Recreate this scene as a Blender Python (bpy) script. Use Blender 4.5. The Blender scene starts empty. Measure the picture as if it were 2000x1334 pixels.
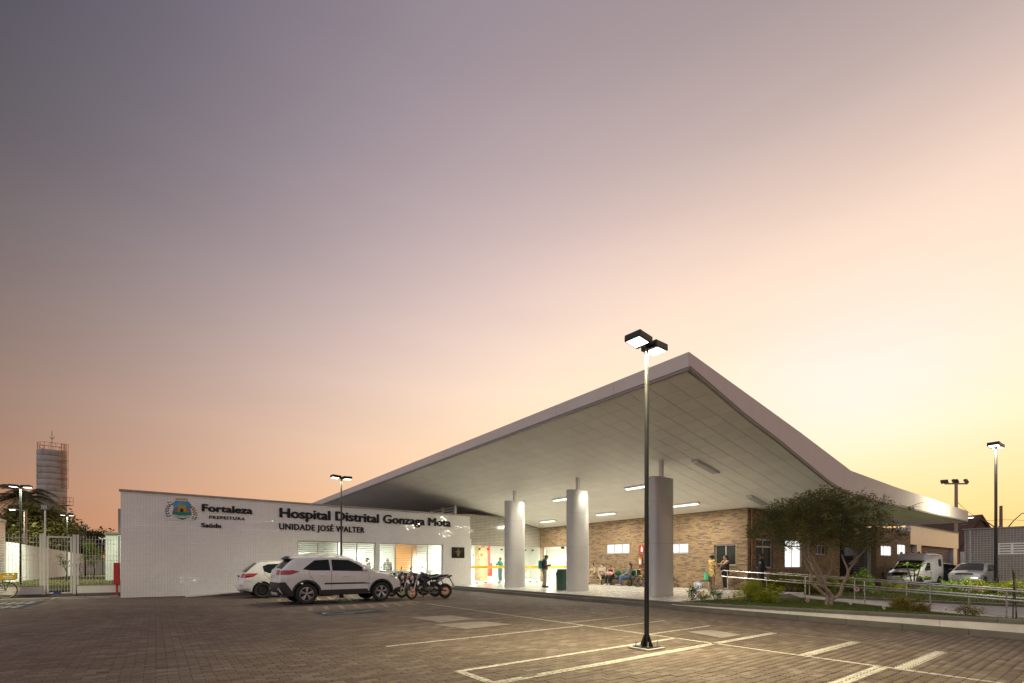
import bpy, bmesh, math, random
import numpy as np
from mathutils import Vector, Matrix
from mathutils.geometry import delaunay_2d_cdt
R = math.radians
random.seed(7); rng = np.random.default_rng(11)
sc = bpy.context.scene
COL = sc.collection

# ---------------------------------------------------------------- camera
EYE = 1.28                      # camera height above the parking lot
FOC, HOR, TH = 930.0, 1105.5, math.atan2(1242, 930)
CT, ST = math.cos(TH), math.sin(TH)
cam_d = bpy.data.cameras.new('camera')
cam = bpy.data.objects.new('camera', cam_d); COL.objects.link(cam)
cam.location = (0, 0, EYE)
cam.rotation_euler = (R(90), 0, TH - R(90))
cam_d.sensor_width = 36; cam_d.lens = FOC * 36 / 2000
cam_d.shift_y = (HOR - 667) / 2000
cam_d.clip_start = .05; cam_d.clip_end = 3000
sc.camera = cam

# ---------------------------------------------------------------- sky, sun, exposure
SUN_AZ, SUN_EL = R(17), R(1.5)   # dusk: the sun has just gone down behind the building
world = bpy.data.worlds.new('World'); sc.world = world; world.use_nodes = True
def s2l(c):
    return tuple(((v / 255 + .055) / 1.055) ** 2.4 if v > 10 else v / 255 / 12.92 for v in c[:3])
def build_sky():
    nt = world.node_tree; N = nt.nodes; L = nt.links; N.clear()
    def nd(t, **k):
        n = N.new(t)
        for a, b in k.items(): setattr(n, a, b)
        return n
    def mth(op, a, b=None, c=None):
        n = nd('ShaderNodeMath', operation=op)
        for i, v in enumerate((a, b, c)):
            if v is None: continue
            if isinstance(v, (int, float)): n.inputs[i].default_value = v
            else: L.new(v, n.inputs[i])
        return n.outputs[0]
    tc = nd('ShaderNodeTexCoord'); sep = nd('ShaderNodeSeparateXYZ'); L.new(tc.outputs['Generated'], sep.inputs[0])
    el = mth('MULTIPLY', mth('ARCSINE', sep.outputs[2]), 2 / math.pi)         # 0 horizon .. 1 zenith
    el = mth('MAXIMUM', el, 0)
    hx = mth('MULTIPLY', sep.outputs[0], math.cos(SUN_AZ)); hy = mth('MULTIPLY', sep.outputs[1], math.sin(SUN_AZ))
    hl = mth('SQRT', mth('ADD', mth('ADD', mth('MULTIPLY', sep.outputs[0], sep.outputs[0]), mth('MULTIPLY', sep.outputs[1], sep.outputs[1])), 1e-6))
    ca = mth('DIVIDE', mth('ADD', hx, hy), hl)                                # cosine of azimuth from the sun
    az = mth('DIVIDE', mth('ARCCOSINE', mth('MAXIMUM', mth('MINIMUM', ca, 1), -1)), math.pi)
    # colour of the dusk sky: log radiance as a smooth function of azimuth from the sunset (u) and elevation (v)
    adeg = mth('MINIMUM', mth('MULTIPLY', az, 180), 88); u2 = mth('POWER', mth('DIVIDE', adeg, 90), 2); u = mth('DIVIDE', adeg, 90)
    v = mth('DIVIDE', mth('MINIMUM', mth('MULTIPLY', el, 90), 60), 60); v2 = mth('MULTIPLY', v, v); v3 = mth('MULTIPLY', v2, v)
    def gauss(sa, e0, se):                                                    # soft glow above the sunset
        p = mth('POWER', mth('DIVIDE', adeg, sa), 2); q = mth('POWER', mth('DIVIDE', mth('SUBTRACT', mth('MULTIPLY', el, 90), e0), se), 2)
        return mth('EXPONENT', mth('MULTIPLY', mth('ADD', p, q), -1))
    terms = [None, v, v2, v3, u2, mth('MULTIPLY', u2, v), mth('MULTIPLY', u2, v2), mth('MULTIPLY', u2, u), mth('MULTIPLY', mth('MULTIPLY', u2, u), v), mth('MULTIPLY', u2, u2), mth('MULTIPLY', v3, v), mth('MULTIPLY', u2, v3), gauss(14, 15, 9), gauss(36, 31, 6.5)]
    acc = None
    for t, c in zip(terms, SKY_FIT):
        if t is None:
            acc = nd('ShaderNodeCombineXYZ').outputs[0]
            for i in range(3): acc.node.inputs[i].default_value = c[i]
            continue
        m = nd('ShaderNodeVectorMath', operation='MULTIPLY_ADD'); m.inputs[0].default_value = c
        for i in range(1): L.new(t, m.inputs[1])
        L.new(acc, m.inputs[2]); acc = m.outputs[0]
    sp = nd('ShaderNodeSeparateXYZ'); L.new(acc, sp.inputs[0]); cb = nd('ShaderNodeCombineXYZ')
    for i in range(3): L.new(mth('EXPONENT', sp.outputs[i]), cb.inputs[i])
    col = cb.outputs[0]
    def ramp(stops):
        r = nd('ShaderNodeValToRGB'); e = r.color_ramp.elements
        while len(e) < len(stops): e.new(.5)
        for k, (p, c) in zip(e, stops): k.position = p / 90; k.color = (*s2l(c), 1)
        L.new(el, r.inputs[0]); return r.outputs[0]
    def step(x, a, b):
        m = nd('ShaderNodeMapRange', interpolation_type='SMOOTHSTEP'); m.inputs[1].default_value = a; m.inputs[2].default_value = b
        L.new(x, m.inputs[0]); return m.outputs[0]
    def mix(f, a, b):
        m = nd('ShaderNodeMix', data_type='RGBA'); L.new(f, m.inputs[0]); L.new(a, m.inputs[6]); L.new(b, m.inputs[7]); return m.outputs[2]
    col = mix(step(az, 88 / 180, 130 / 180), col, ramp(SKY_ANTI)); zen = nd('ShaderNodeRGB').outputs[0]; zen.default_value = (*s2l(SKY_ZENITH), 1)
    col = mix(step(el, 52 / 90, 76 / 90), col, zen)
    # faint thin streaks of high haze
    mp = nd('ShaderNodeMapping'); mp.inputs['Scale'].default_value = (1.2, 1.2, 7); L.new(tc.outputs['Generated'], mp.inputs[0])
    nz = nd('ShaderNodeTexNoise'); nz.inputs['Scale'].default_value = 1.6; nz.inputs['Detail'].default_value = 3; L.new(mp.outputs[0], nz.inputs[0])
    k = nd('ShaderNodeMapRange'); k.inputs[1].default_value = .3; k.inputs[2].default_value = .7; k.inputs[3].default_value = .975; k.inputs[4].default_value = 1.025
    L.new(nz.outputs[0], k.inputs[0])
    vm = nd('ShaderNodeVectorMath', operation='SCALE'); L.new(col, vm.inputs[0]); L.new(k.outputs[0], vm.inputs[3])
    bg = nd('ShaderNodeBackground'); L.new(vm.outputs[0], bg.inputs[0]); bg.inputs[1].default_value = 1.0
    sky = nd('ShaderNodeTexSky', sky_type='NISHITA'); sky.sun_disc = False
    sky.sun_elevation = SUN_EL; sky.sun_rotation = R(90) - SUN_AZ
    b2 = nd('ShaderNodeBackground'); L.new(sky.outputs[0], b2.inputs[0]); b2.inputs[1].default_value = .008
    ad = nd('ShaderNodeAddShader'); L.new(bg.outputs[0], ad.inputs[0]); L.new(b2.outputs[0], ad.inputs[1])
    out = nd('ShaderNodeOutputWorld'); L.new(ad.outputs[0], out.inputs[0])
SKY_FIT = [(-.122, -.5884, -1.786), (2.4352, 4.0968, 7.6281), (-5.3924, -9.2811, -13.7251), (-.4184, 3.0334, 6.1248), (1.6983, .6201, 2.4736), (-2.9996, -1.5345, -4.3559), (.0593, .6485, 4.216),
           (-3.52, -2.7078, -4.268), (-.4847, -.9202, .1584), (1.0748, .896, 1.1731), (2.117, 1.2232, .3777), (3.2538, 2.17, -.0957), (-.15, .03, .40), (.14, .085, .06)]
SKY_ANTI = [(0, (206, 194, 197)), (16, (232, 220, 222)), (40, (202, 194, 202)), (90, (168, 163, 174))]   # the pale pink band opposite the sunset
SKY_ZENITH = (164, 158, 168)
build_sky()
sun_d = bpy.data.lights.new('sun', 'SUN'); sun_d.energy = .06; sun_d.angle = R(10); sun_d.color = (1, .72, .45)
sun = bpy.data.objects.new('sun', sun_d); COL.objects.link(sun)
sun.rotation_euler = Vector((-math.cos(SUN_AZ) * math.cos(SUN_EL), -math.sin(SUN_AZ) * math.cos(SUN_EL), -math.sin(SUN_EL))).to_track_quat('-Z', 'Y').to_euler()
sc.view_settings.view_transform = 'Standard'; sc.view_settings.look = 'None'
sc.view_settings.exposure = 0; sc.view_settings.gamma = 1; sc.view_settings.use_curve_mapping = False
sc.render.engine = 'CYCLES'
sc.cycles.max_bounces = 8; sc.cycles.transparent_max_bounces = 16
sc.cycles.use_adaptive_sampling = False; sc.cycles.sample_clamp_indirect = 3; sc.cycles.caustics_reflective = False; sc.cycles.caustics_refractive = False
sc.cycles.use_denoising = True

# ---------------------------------------------------------------- survey: photo pixel -> point of the place
def ray(x):
    t = (x - 1000) / FOC
    return CT + t * ST, ST - t * CT
def at(x, y, z=0):              # point at height z that the photo shows at pixel x, y
    d = FOC * (EYE - z) / (y - HOR); a, b = ray(x)
    return Vector((d * a, d * b, z))
def far(x, d, z=0):
    a, b = ray(x); return Vector((a * d, b * d, z))
def zat(y, d): return EYE + d * (HOR - y) / FOC

# ---------------------------------------------------------------- materials
MATS = {}
class NT:
    def __init__(s, name):
        s.m = bpy.data.materials.new(name); s.m.use_nodes = True
        s.t = s.m.node_tree; s.N = s.t.nodes; s.L = s.t.links
        s.p = s.N['Principled BSDF']; s.out = s.N['Material Output']
        MATS[name] = s.m
    def nd(s, t, **k):
        n = s.N.new(t)
        for a, b in k.items(): setattr(n, a, b)
        return n
    def put(s, sock, v):
        if isinstance(v, bpy.types.NodeSocket): s.L.new(v, sock)
        elif isinstance(v, (tuple, list)) and sock.type == 'RGBA' and len(v) == 3: sock.default_value = (*v, 1)
        else: sock.default_value = v
    def math(s, op, a, b=None, c=None, clamp=False):
        n = s.nd('ShaderNodeMath', operation=op, use_clamp=clamp)
        for i, v in enumerate((a, b, c)):
            if v is not None: s.put(n.inputs[i], v)
        return n.outputs[0]
    def mix(s, f, a, b, blend='MIX'):
        n = s.nd('ShaderNodeMix', data_type='RGBA', blend_type=blend)
        s.put(n.inputs[0], f); s.put(n.inputs[6], a); s.put(n.inputs[7], b); return n.outputs[2]
    def noise(s, scale, detail=3, vec=None, rough=.55, dim='3D'):
        n = s.nd('ShaderNodeTexNoise', noise_dimensions=dim); n.inputs['Scale'].default_value = scale
        n.inputs['Detail'].default_value = detail; n.inputs['Roughness'].default_value = rough
        s.L.new(vec if vec is not None else s.pos(), n.inputs['Vector']); return n.outputs[0]
    def rng(s, v, a, b, c, d):
        n = s.nd('ShaderNodeMapRange'); s.put(n.inputs[0], v)
        for i, q in enumerate((a, b, c, d)): n.inputs[i + 1].default_value = q
        return n.outputs[0]
    def obj(s):
        if not hasattr(s, '_o'): s._o = s.nd('ShaderNodeTexCoord').outputs['Object']
        return s._o
    def pos(s):
        if not hasattr(s, '_p'): s._p = s.nd('ShaderNodeNewGeometry').outputs['Position']
        return s._p
    def rand(s):                 # differs per object and per loose piece
        g = s.nd('ShaderNodeNewGeometry').outputs['Random Per Island']; o = s.nd('ShaderNodeObjectInfo').outputs['Random']
        return s.math('FRACT', s.math('ADD', g, s.math('MULTIPLY', o, 7.31)))
    def sep(s, v):
        n = s.nd('ShaderNodeSeparateXYZ'); s.L.new(v, n.inputs[0]); return n.outputs
    def bump(s, h, strength=.3, dist=.01):
        b = s.nd('ShaderNodeBump'); b.inputs['Strength'].default_value = strength; b.inputs['Distance'].default_value = dist
        s.L.new(h, b.inputs['Height']); s.L.new(b.outputs[0], s.p.inputs['Normal'])
    def ramp(s, f, stops, interp='LINEAR'):
        r = s.nd('ShaderNodeValToRGB'); e = r.color_ramp.elements; r.color_ramp.interpolation = interp
        while len(e) < len(stops): e.new(.5)
        for k, (p, c) in zip(e, stops): k.position = p; k.color = (*c, 1)
        s.put(r.inputs[0], f); return r.outputs[0]
def mat(name, col, rough=.6, metal=0., var=.12, scale=6., bump=0., bscale=60., spec=None, coat=0., rand=0., emit=0., ecol=None):
    if name in MATS: return MATS[name]
    s = NT(name); p = s.p
    c = col
    if var or rand:
        n = s.noise(scale, 4)
        k = s.rng(n, .3, .7, 1 - var, 1 + var)
        if rand: k = s.math('MULTIPLY', k, s.rng(s.rand(), 0, 1, 1 - rand, 1 + rand))
        v = s.nd('ShaderNodeVectorMath', operation='SCALE'); v.inputs[0].default_value = col; s.L.new(k, v.inputs[3]); c = v.outputs[0]
        s.put(p.inputs['Roughness'], s.rng(n, .3, .7, max(0, rough - .06), min(1, rough + .06)))
    else: p.inputs['Roughness'].default_value = rough
    s.put(p.inputs['Base Color'], c); p.inputs['Metallic'].default_value = metal
    if spec is not None: p.inputs['Specular IOR Level'].default_value = spec
    if coat: p.inputs['Coat Weight'].default_value = coat; p.inputs['Coat Roughness'].default_value = .03
    if bump: s.bump(s.noise(bscale, 4), bump, .01)
    if emit:
        p.inputs['Emission Color'].default_value = (*(ecol or col), 1); p.inputs['Emission Strength'].default_value = emit
    return s.m
def tile_mat(name, col, size, grout, axes='XZ', gw=.06, rough=.12, tilt=.012, var=.06, gr=.8):
    s = NT(name); o = s.sep(s.pos())
    u = o['XYZ'.index(axes[0])]; v = o['XYZ'.index(axes[1])]
    u = s.math('DIVIDE', u, size); v = s.math('DIVIDE', v, size)
    fu = s.math('FRACT', u); fv = s.math('FRACT', v)
    du = s.math('MINIMUM', fu, s.math('SUBTRACT', 1, fu)); dv = s.math('MINIMUM', fv, s.math('SUBTRACT', 1, fv))
    g = s.math('LESS_THAN', s.math('MINIMUM', du, dv), gw)
    cb = s.nd('ShaderNodeCombineXYZ'); s.L.new(s.math('FLOOR', u), cb.inputs[0]); s.L.new(s.math('FLOOR', v), cb.inputs[1])
    wn = s.nd('ShaderNodeTexWhiteNoise', noise_dimensions='3D'); s.L.new(cb.outputs[0], wn.inputs[0])
    k = s.math('MULTIPLY', s.rng(wn.outputs[0], 0, 1, 1 - var, 1 + var), s.rng(s.noise(.7, 4), .3, .7, .95, 1.04))
    vs = s.nd('ShaderNodeVectorMath', operation='SCALE'); vs.inputs[0].default_value = col; s.L.new(k, vs.inputs[3])
    s.put(s.p.inputs['Base Color'], s.mix(g, vs.outputs[0], grout))
    s.put(s.p.inputs['Roughness'], s.math('ADD', s.math('MULTIPLY', g, gr - rough), rough))
    sub = s.nd('ShaderNodeVectorMath', operation='SUBTRACT'); s.L.new(wn.outputs[1], sub.inputs[0]); sub.inputs[1].default_value = (.5, .5, .5)
    sca = s.nd('ShaderNodeVectorMath', operation='SCALE'); s.L.new(sub.outputs[0], sca.inputs[0]); sca.inputs[3].default_value = tilt * 2
    ad = s.nd('ShaderNodeVectorMath', operation='ADD'); s.L.new(sca.outputs[0], ad.inputs[0])
    b = s.nd('ShaderNodeBump'); b.inputs['Strength'].default_value = .5; b.inputs['Distance'].default_value = .004
    s.L.new(s.math('SUBTRACT', 1, g), b.inputs['Height'])
    s.L.new(b.outputs[0], ad.inputs[1])
    nm = s.nd('ShaderNodeVectorMath', operation='NORMALIZE'); s.L.new(ad.outputs[0], nm.inputs[0]); s.L.new(nm.outputs[0], s.p.inputs['Normal'])
    return s.m
def glass_mat(name, tint=(.95, 1, .97), refl=.9):
    s = NT(name); s.N.remove(s.p)
    t = s.nd('ShaderNodeBsdfTransparent'); t.inputs[0].default_value = (*tint, 1)
    g = s.nd('ShaderNodeBsdfGlossy'); g.inputs['Roughness'].default_value = .01; g.inputs[0].default_value = (refl, refl, refl, 1)
    f = s.nd('ShaderNodeFresnel'); f.inputs[0].default_value = 1.45
    fr = s.math('MULTIPLY', f.outputs[0], s.math('SUBTRACT', 1, s.nd('ShaderNodeNewGeometry').outputs['Backfacing']))
    m = s.nd('ShaderNodeMixShader'); s.L.new(fr, m.inputs[0]); s.L.new(t.outputs[0], m.inputs[1]); s.L.new(g.outputs[0], m.inputs[2])
    s.L.new(m.outputs[0], s.out.inputs[0]); return s.m
def leaf_mat(name, dark, light, rough=.55):
    s = NT(name); r = s.rand()
    n = s.noise(1.3, 2)
    c = s.mix(s.math('ADD', s.math('MULTIPLY', r, .7), s.rng(n, .35, .65, -.15, .45), clamp=True), dark, light)
    s.put(s.p.inputs['Base Color'], c); s.p.inputs['Roughness'].default_value = rough
    s.p.inputs['Specular IOR Level'].default_value = .3
    tr = s.nd('ShaderNodeBsdfTranslucent'); s.L.new(c, tr.inputs[0])
    m = s.nd('ShaderNodeMixShader'); m.inputs[0].default_value = .3
    s.L.new(s.p.outputs[0], m.inputs[1]); s.L.new(tr.outputs[0], m.inputs[2]); s.L.new(m.outputs[0], s.out.inputs[0])
    return s.m
def emit_mat(name, col, strength):
    s = NT(name); s.N.remove(s.p); e = s.nd('ShaderNodeEmission'); e.inputs[0].default_value = (*col, 1); e.inputs[1].default_value = strength
    s.L.new(e.outputs[0], s.out.inputs[0]); s.m.cycles.emission_sampling = 'NONE'; return s.m

# ---------------------------------------------------------------- mesh helpers
def tag(o, label=None, cat=None, group=None, kind=None):
    if label: o['label'] = label
    if cat: o['category'] = cat
    if group: o['group'] = group
    if kind: o['kind'] = kind
    return o
def empty(name, loc=(0, 0, 0), rz=0, label=None, cat=None, group=None):
    o = bpy.data.objects.new(name, None); COL.objects.link(o); o.location = loc; o.rotation_euler = (0, 0, rz); o.empty_display_size = .2
    return tag(o, label, cat, group)
def link(name, me, parent=None, loc=None):
    o = bpy.data.objects.new(name, me); COL.objects.link(o)
    if parent is not None: o.parent = parent
    if loc is not None: o.location = loc
    return o
def copy_tree(o, parent=None):
    c = o.copy(); COL.objects.link(c)
    if parent is not None: c.parent = parent
    for ch in [k for k in bpy.data.objects if k.parent == o]: copy_tree(ch, c)
    return c
def basis(d):
    d = Vector(d).normalized()
    a = Vector((0, 0, 1)) if abs(d.z) < .95 else Vector((1, 0, 0))
    u = d.cross(a).normalized(); return u, u.cross(d).normalized() * 1
class MB:
    def __init__(s): s.v = []; s.f = []; s.mi = []; s.cur = 0
    def add(s, vs, fs):
        n = len(s.v); s.v.extend([tuple(p) for p in vs])
        for f in fs: s.f.append([i + n for i in f]); s.mi.append(s.cur)
        return s
    def box(s, x0, y0, z0, x1, y1, z1):
        if x0 > x1: x0, x1 = x1, x0
        if y0 > y1: y0, y1 = y1, y0
        if z0 > z1: z0, z1 = z1, z0
        return s.add([(x0, y0, z0), (x1, y0, z0), (x1, y1, z0), (x0, y1, z0), (x0, y0, z1), (x1, y0, z1), (x1, y1, z1), (x0, y1, z1)],
                     [(3, 2, 1, 0), (4, 5, 6, 7), (0, 1, 5, 4), (1, 2, 6, 5), (2, 3, 7, 6), (3, 0, 4, 7)])
    def cbox(s, c, sz, M=None):
        x, y, z = sz[0] / 2, sz[1] / 2, sz[2] / 2
        vs = [Vector(q) for q in ((-x, -y, -z), (x, -y, -z), (x, y, -z), (-x, y, -z), (-x, -y, z), (x, -y, z), (x, y, z), (-x, y, z))]
        if M is not None: vs = [M @ q for q in vs]
        return s.add([q + Vector(c) for q in vs], [(3, 2, 1, 0), (4, 5, 6, 7), (0, 1, 5, 4), (1, 2, 6, 5), (2, 3, 7, 6), (3, 0, 4, 7)])
    def rbox(s, x0, y0, z0, x1, y1, z1, r=.02, seg=2):        # box with rounded edges
        bm = bmesh.new()
        vs = [bm.verts.new(p) for p in ((x0, y0, z0), (x1, y0, z0), (x1, y1, z0), (x0, y1, z0), (x0, y0, z1), (x1, y0, z1), (x1, y1, z1), (x0, y1, z1))]
        for f in ((3, 2, 1, 0), (4, 5, 6, 7), (0, 1, 5, 4), (1, 2, 6, 5), (2, 3, 7, 6), (3, 0, 4, 7)): bm.faces.new([vs[i] for i in f])
        bmesh.ops.bevel(bm, geom=list(bm.edges), offset=r, segments=seg, affect='EDGES', profile=.5)
        bm.verts.index_update()
        s.add([v.co[:] for v in bm.verts], [[v.index for v in f.verts] for f in bm.faces]); bm.free(); return s
    def prism(s, poly, a, b, axis='Y'):                        # polygon extruded along an axis
        def P(p, t): return {'Y': (p[0], t, p[1]), 'X': (t, p[0], p[1]), 'Z': (p[0], p[1], t)}[axis]
        n = len(poly)
        return s.add([P(p, a) for p in poly] + [P(p, b) for p in poly],
                     [tuple(range(n)), tuple(range(2 * n - 1, n - 1, -1))] + [(i, i + n, (i + 1) % n + n, (i + 1) % n) for i in range(n)])
    def tube(s, pts, r, n=8, cap=True, ell=1.0, up=None):
        pts = [Vector(p) for p in pts]; rs = r if isinstance(r, (list, tuple)) else [r] * len(pts)
        rings = []; u = None
        for i, p in enumerate(pts):
            d = (pts[min(i + 1, len(pts) - 1)] - pts[max(i - 1, 0)])
            if d.length < 1e-9: d = Vector((0, 0, 1))
            d.normalize()
            if u is None:
                if up is not None: u = (Vector(up) - d * d.dot(Vector(up))).normalized()
                else: u, _ = basis(d)
            else:
                u = (u - d * u.dot(d))
                u = u.normalized() if u.length > 1e-6 else basis(d)[0]
            w = d.cross(u)
            rings.append([p + (u * math.cos(2 * math.pi * k / n) + w * math.sin(2 * math.pi * k / n) * ell) * rs[i] for k in range(n)])
        vs = [q for rg in rings for q in rg]; fs = []
        for i in range(len(pts) - 1):
            for k in range(n): fs.append((i * n + k, i * n + (k + 1) % n, (i + 1) * n + (k + 1) % n, (i + 1) * n + k))
        if cap: fs += [tuple(range(n - 1, -1, -1)), tuple((len(pts) - 1) * n + k for k in range(n))]
        return s.add(vs, fs)
    def ring(s, c, r, t, axis=(0, 1, 0), n=24, m=8):           # torus
        u, w = basis(axis); ax = Vector(axis).normalized(); c = Vector(c); vs = []; fs = []
        for i in range(n):
            a = 2 * math.pi * i / n; e = u * math.cos(a) + w * math.sin(a)
            for k in range(m):
                b = 2 * math.pi * k / m; vs.append(c + e * (r + t * math.cos(b)) + ax * t * math.sin(b))
        for i in range(n):
            for k in range(m): fs.append((i * m + k, ((i + 1) % n) * m + k, ((i + 1) % n) * m + (k + 1) % m, i * m + (k + 1) % m))
        return s.add(vs, fs)
    def lathe(s, prof, c=(0, 0, 0), axis=(0, 0, 1), n=20, cap=True):   # profile: (radius, offset along axis)
        u, w = basis(axis); ax = Vector(axis).normalized(); c = Vector(c); vs = []; fs = []
        for r, h in prof:
            for k in range(n):
                a = 2 * math.pi * k / n; vs.append(c + ax * h + (u * math.cos(a) + w * math.sin(a)) * r)
        for i in range(len(prof) - 1):
            for k in range(n): fs.append((i * n + k, i * n + (k + 1) % n, (i + 1) * n + (k + 1) % n, (i + 1) * n + k))
        if cap: fs += [tuple(range(n - 1, -1, -1)), tuple((len(prof) - 1) * n + k for k in range(n))]
        return s.add(vs, fs)
    def ball(s, c, r, n=12, m=8, M=None):
        if isinstance(r, (int, float)): r = (r, r, r)
        vs = []; fs = []; c = Vector(c)
        for i in range(m + 1):
            t = math.pi * i / m
            for k in range(n):
                a = 2 * math.pi * k / n
                q = Vector((r[0] * math.sin(t) * math.cos(a), r[1] * math.sin(t) * math.sin(a), r[2] * math.cos(t)))
                if M is not None: q = M @ q
                vs.append(c + q)
        for i in range(m):
            for k in range(n): fs.append((i * n + k, (i + 1) * n + k, (i + 1) * n + (k + 1) % n, i * n + (k + 1) % n))
        return s.add(vs, fs)
    def quad(s, a, b, c, d): return s.add([a, b, c, d], [(0, 1, 2, 3)])
    def mesh(s, name, mats):
        me = bpy.data.meshes.new(name); me.from_pydata(s.v, [], s.f)
        for m in (mats if isinstance(mats, (list, tuple)) else [mats]): me.materials.append(m)
        if any(s.mi): me.polygons.foreach_set('material_index', s.mi)
        return me
    def build(s, name, mats, parent=None, smooth=False, clean=False, **k):
        me = s.mesh(name, mats)
        if smooth or clean:
            bm = bmesh.new(); bm.from_mesh(me); bmesh.ops.remove_doubles(bm, verts=bm.verts, dist=1e-5)
            bmesh.ops.recalc_face_normals(bm, faces=bm.faces); bm.to_mesh(me); bm.free()
        if smooth:
            me.polygons.foreach_set('use_smooth', [True] * len(me.polygons)); me.set_sharp_from_angle(angle=R(38))
        o = link(name, me, parent); tag(o, **k); return o
def np_mesh(name, verts, faces_n, mats):
    """verts (N,3), faces (F,k) arrays of one polygon size"""
    me = bpy.data.meshes.new(name); F, k = faces_n.shape
    me.vertices.add(len(verts)); me.vertices.foreach_set('co', np.ascontiguousarray(verts, np.float32).ravel())
    me.loops.add(F * k); me.loops.foreach_set('vertex_index', np.ascontiguousarray(faces_n, np.int32).ravel())
    me.polygons.add(F); me.polygons.foreach_set('loop_start', np.arange(0, F * k, k, dtype=np.int32))
    me.polygons.foreach_set('loop_total', np.full(F, k, np.int32))
    for m in (mats if isinstance(mats, (list, tuple)) else [mats]): me.materials.append(m)
    me.update(calc_edges=True); return me
def leaves_mesh(name, pts, size, m, aspect=.5, flat=.35, droop=0.0, up_bias=.35):
    """a small folded leaf at every point: two triangles each, random facing"""
    P = np.asarray(pts, float); n = len(P)
    d = rng.normal(size=(n, 3)); d[:, 2] = d[:, 2] * flat - droop; d /= np.linalg.norm(d, axis=1)[:, None]
    nrm = rng.normal(size=(n, 3)); nrm[:, 2] += up_bias * 2
    sd = np.cross(d, nrm); sd /= np.linalg.norm(sd, axis=1)[:, None] + 1e-9
    L = size * rng.uniform(.6, 1.25, n)[:, None]
    V = np.stack([P, P + d * L * .5 + sd * L * aspect * .5, P + d * L, P + d * L * .5 - sd * L * aspect * .5], 1).reshape(-1, 3)
    F = np.arange(n * 4).reshape(n, 4)
    return np_mesh(name, V, F, m)
def area(name, loc, size, power, col, rot=(0, 0, 0), parent=None, spread=180, sy=None):
    l = bpy.data.lights.new(name, 'AREA'); l.energy = power; l.color = col; l.size = size; l.spread = R(spread)
    if sy: l.shape = 'RECTANGLE'; l.size_y = sy
    o = bpy.data.objects.new(name, l); COL.objects.link(o); o.location = loc; o.rotation_euler = rot
    if parent is not None: o.parent = parent
    return o
# ================================================================ shared materials
WHITE = mat('white_paint', (.78, .77, .74), .55, var=.05)
WALLW = mat('white_render', (.70, .68, .64), .8, var=.1, scale=1.5, bump=.25, bscale=50)
CONC = mat('concrete', (.30, .28, .25), .85, var=.18, scale=3, bump=.3, bscale=40)
CONC_D = mat('kerb_concrete', (.125, .112, .092), .85, var=.2, scale=2.5, bump=.3, bscale=35, rand=.06)
COPING = mat('coping_stone', (.34, .31, .28), .6, var=.15, scale=4)
ALU = mat('aluminium', (.62, .61, .58), .35, .6, var=.04)
STEEL = mat('brushed_steel', (.62, .60, .57), .28, .95, var=.05)
BLACKM = mat('black_metal', (.018, .018, .018), .42, .3, var=.1)
DARK = mat('dark_plastic', (.02, .02, .021), .5, var=.1)
RUBBER = mat('rubber', (.016, .016, .016), .75, var=.15)
GLASS = glass_mat('clear_glass')
WTILE = tile_mat('white_wall_tile', (.84, .83, .80), .1, (.56, .54, .51), 'XZ', .035, .07, .013, .03)
GTILE = tile_mat('grey_wall_tile', (.24, .22, .185), .1, (.62, .59, .52), 'XZ', .07, .12, .01, .08)
GTILE_Y = tile_mat('grey_wall_tile_side', (.22, .195, .18), .15, (.46, .42, .38), 'YZ', .05, .2, .006, .1)
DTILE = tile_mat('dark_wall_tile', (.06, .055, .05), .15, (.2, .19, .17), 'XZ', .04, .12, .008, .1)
FASC = mat('fascia_metal', (.64, .57, .53), .62, .05, var=.05, scale=1.5)
TRIM = mat('fascia_trim', (.26, .245, .23), .5, .2, var=.06)
CEIL = mat('ceiling_panel_white', (.86, .845, .80), .5, var=.03, scale=2, rand=.035)
GAPD = mat('ceiling_backing', (.30, .285, .26), .7, var=0)
LAMP_ON = emit_mat('lit_diffuser', (1, .98, .9), 2.6)
LAMP_OFF = mat('unlit_diffuser', (.42, .40, .44), .4, var=.03)
WINLIT = emit_mat('lit_frosted_pane', (1, 1, .95), 1.3)
INTW = mat('interior_white', (.82, .81, .76), .6, var=.02)
ORANGE = mat('orange_panel', (.80, .36, .10), .5, var=.05)
YELLOW = mat('yellow_band', (.85, .52, .02), .5, var=.04)
BLACKL = mat('black_lettering', (.006, .006, .006), .65, var=0)

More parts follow.
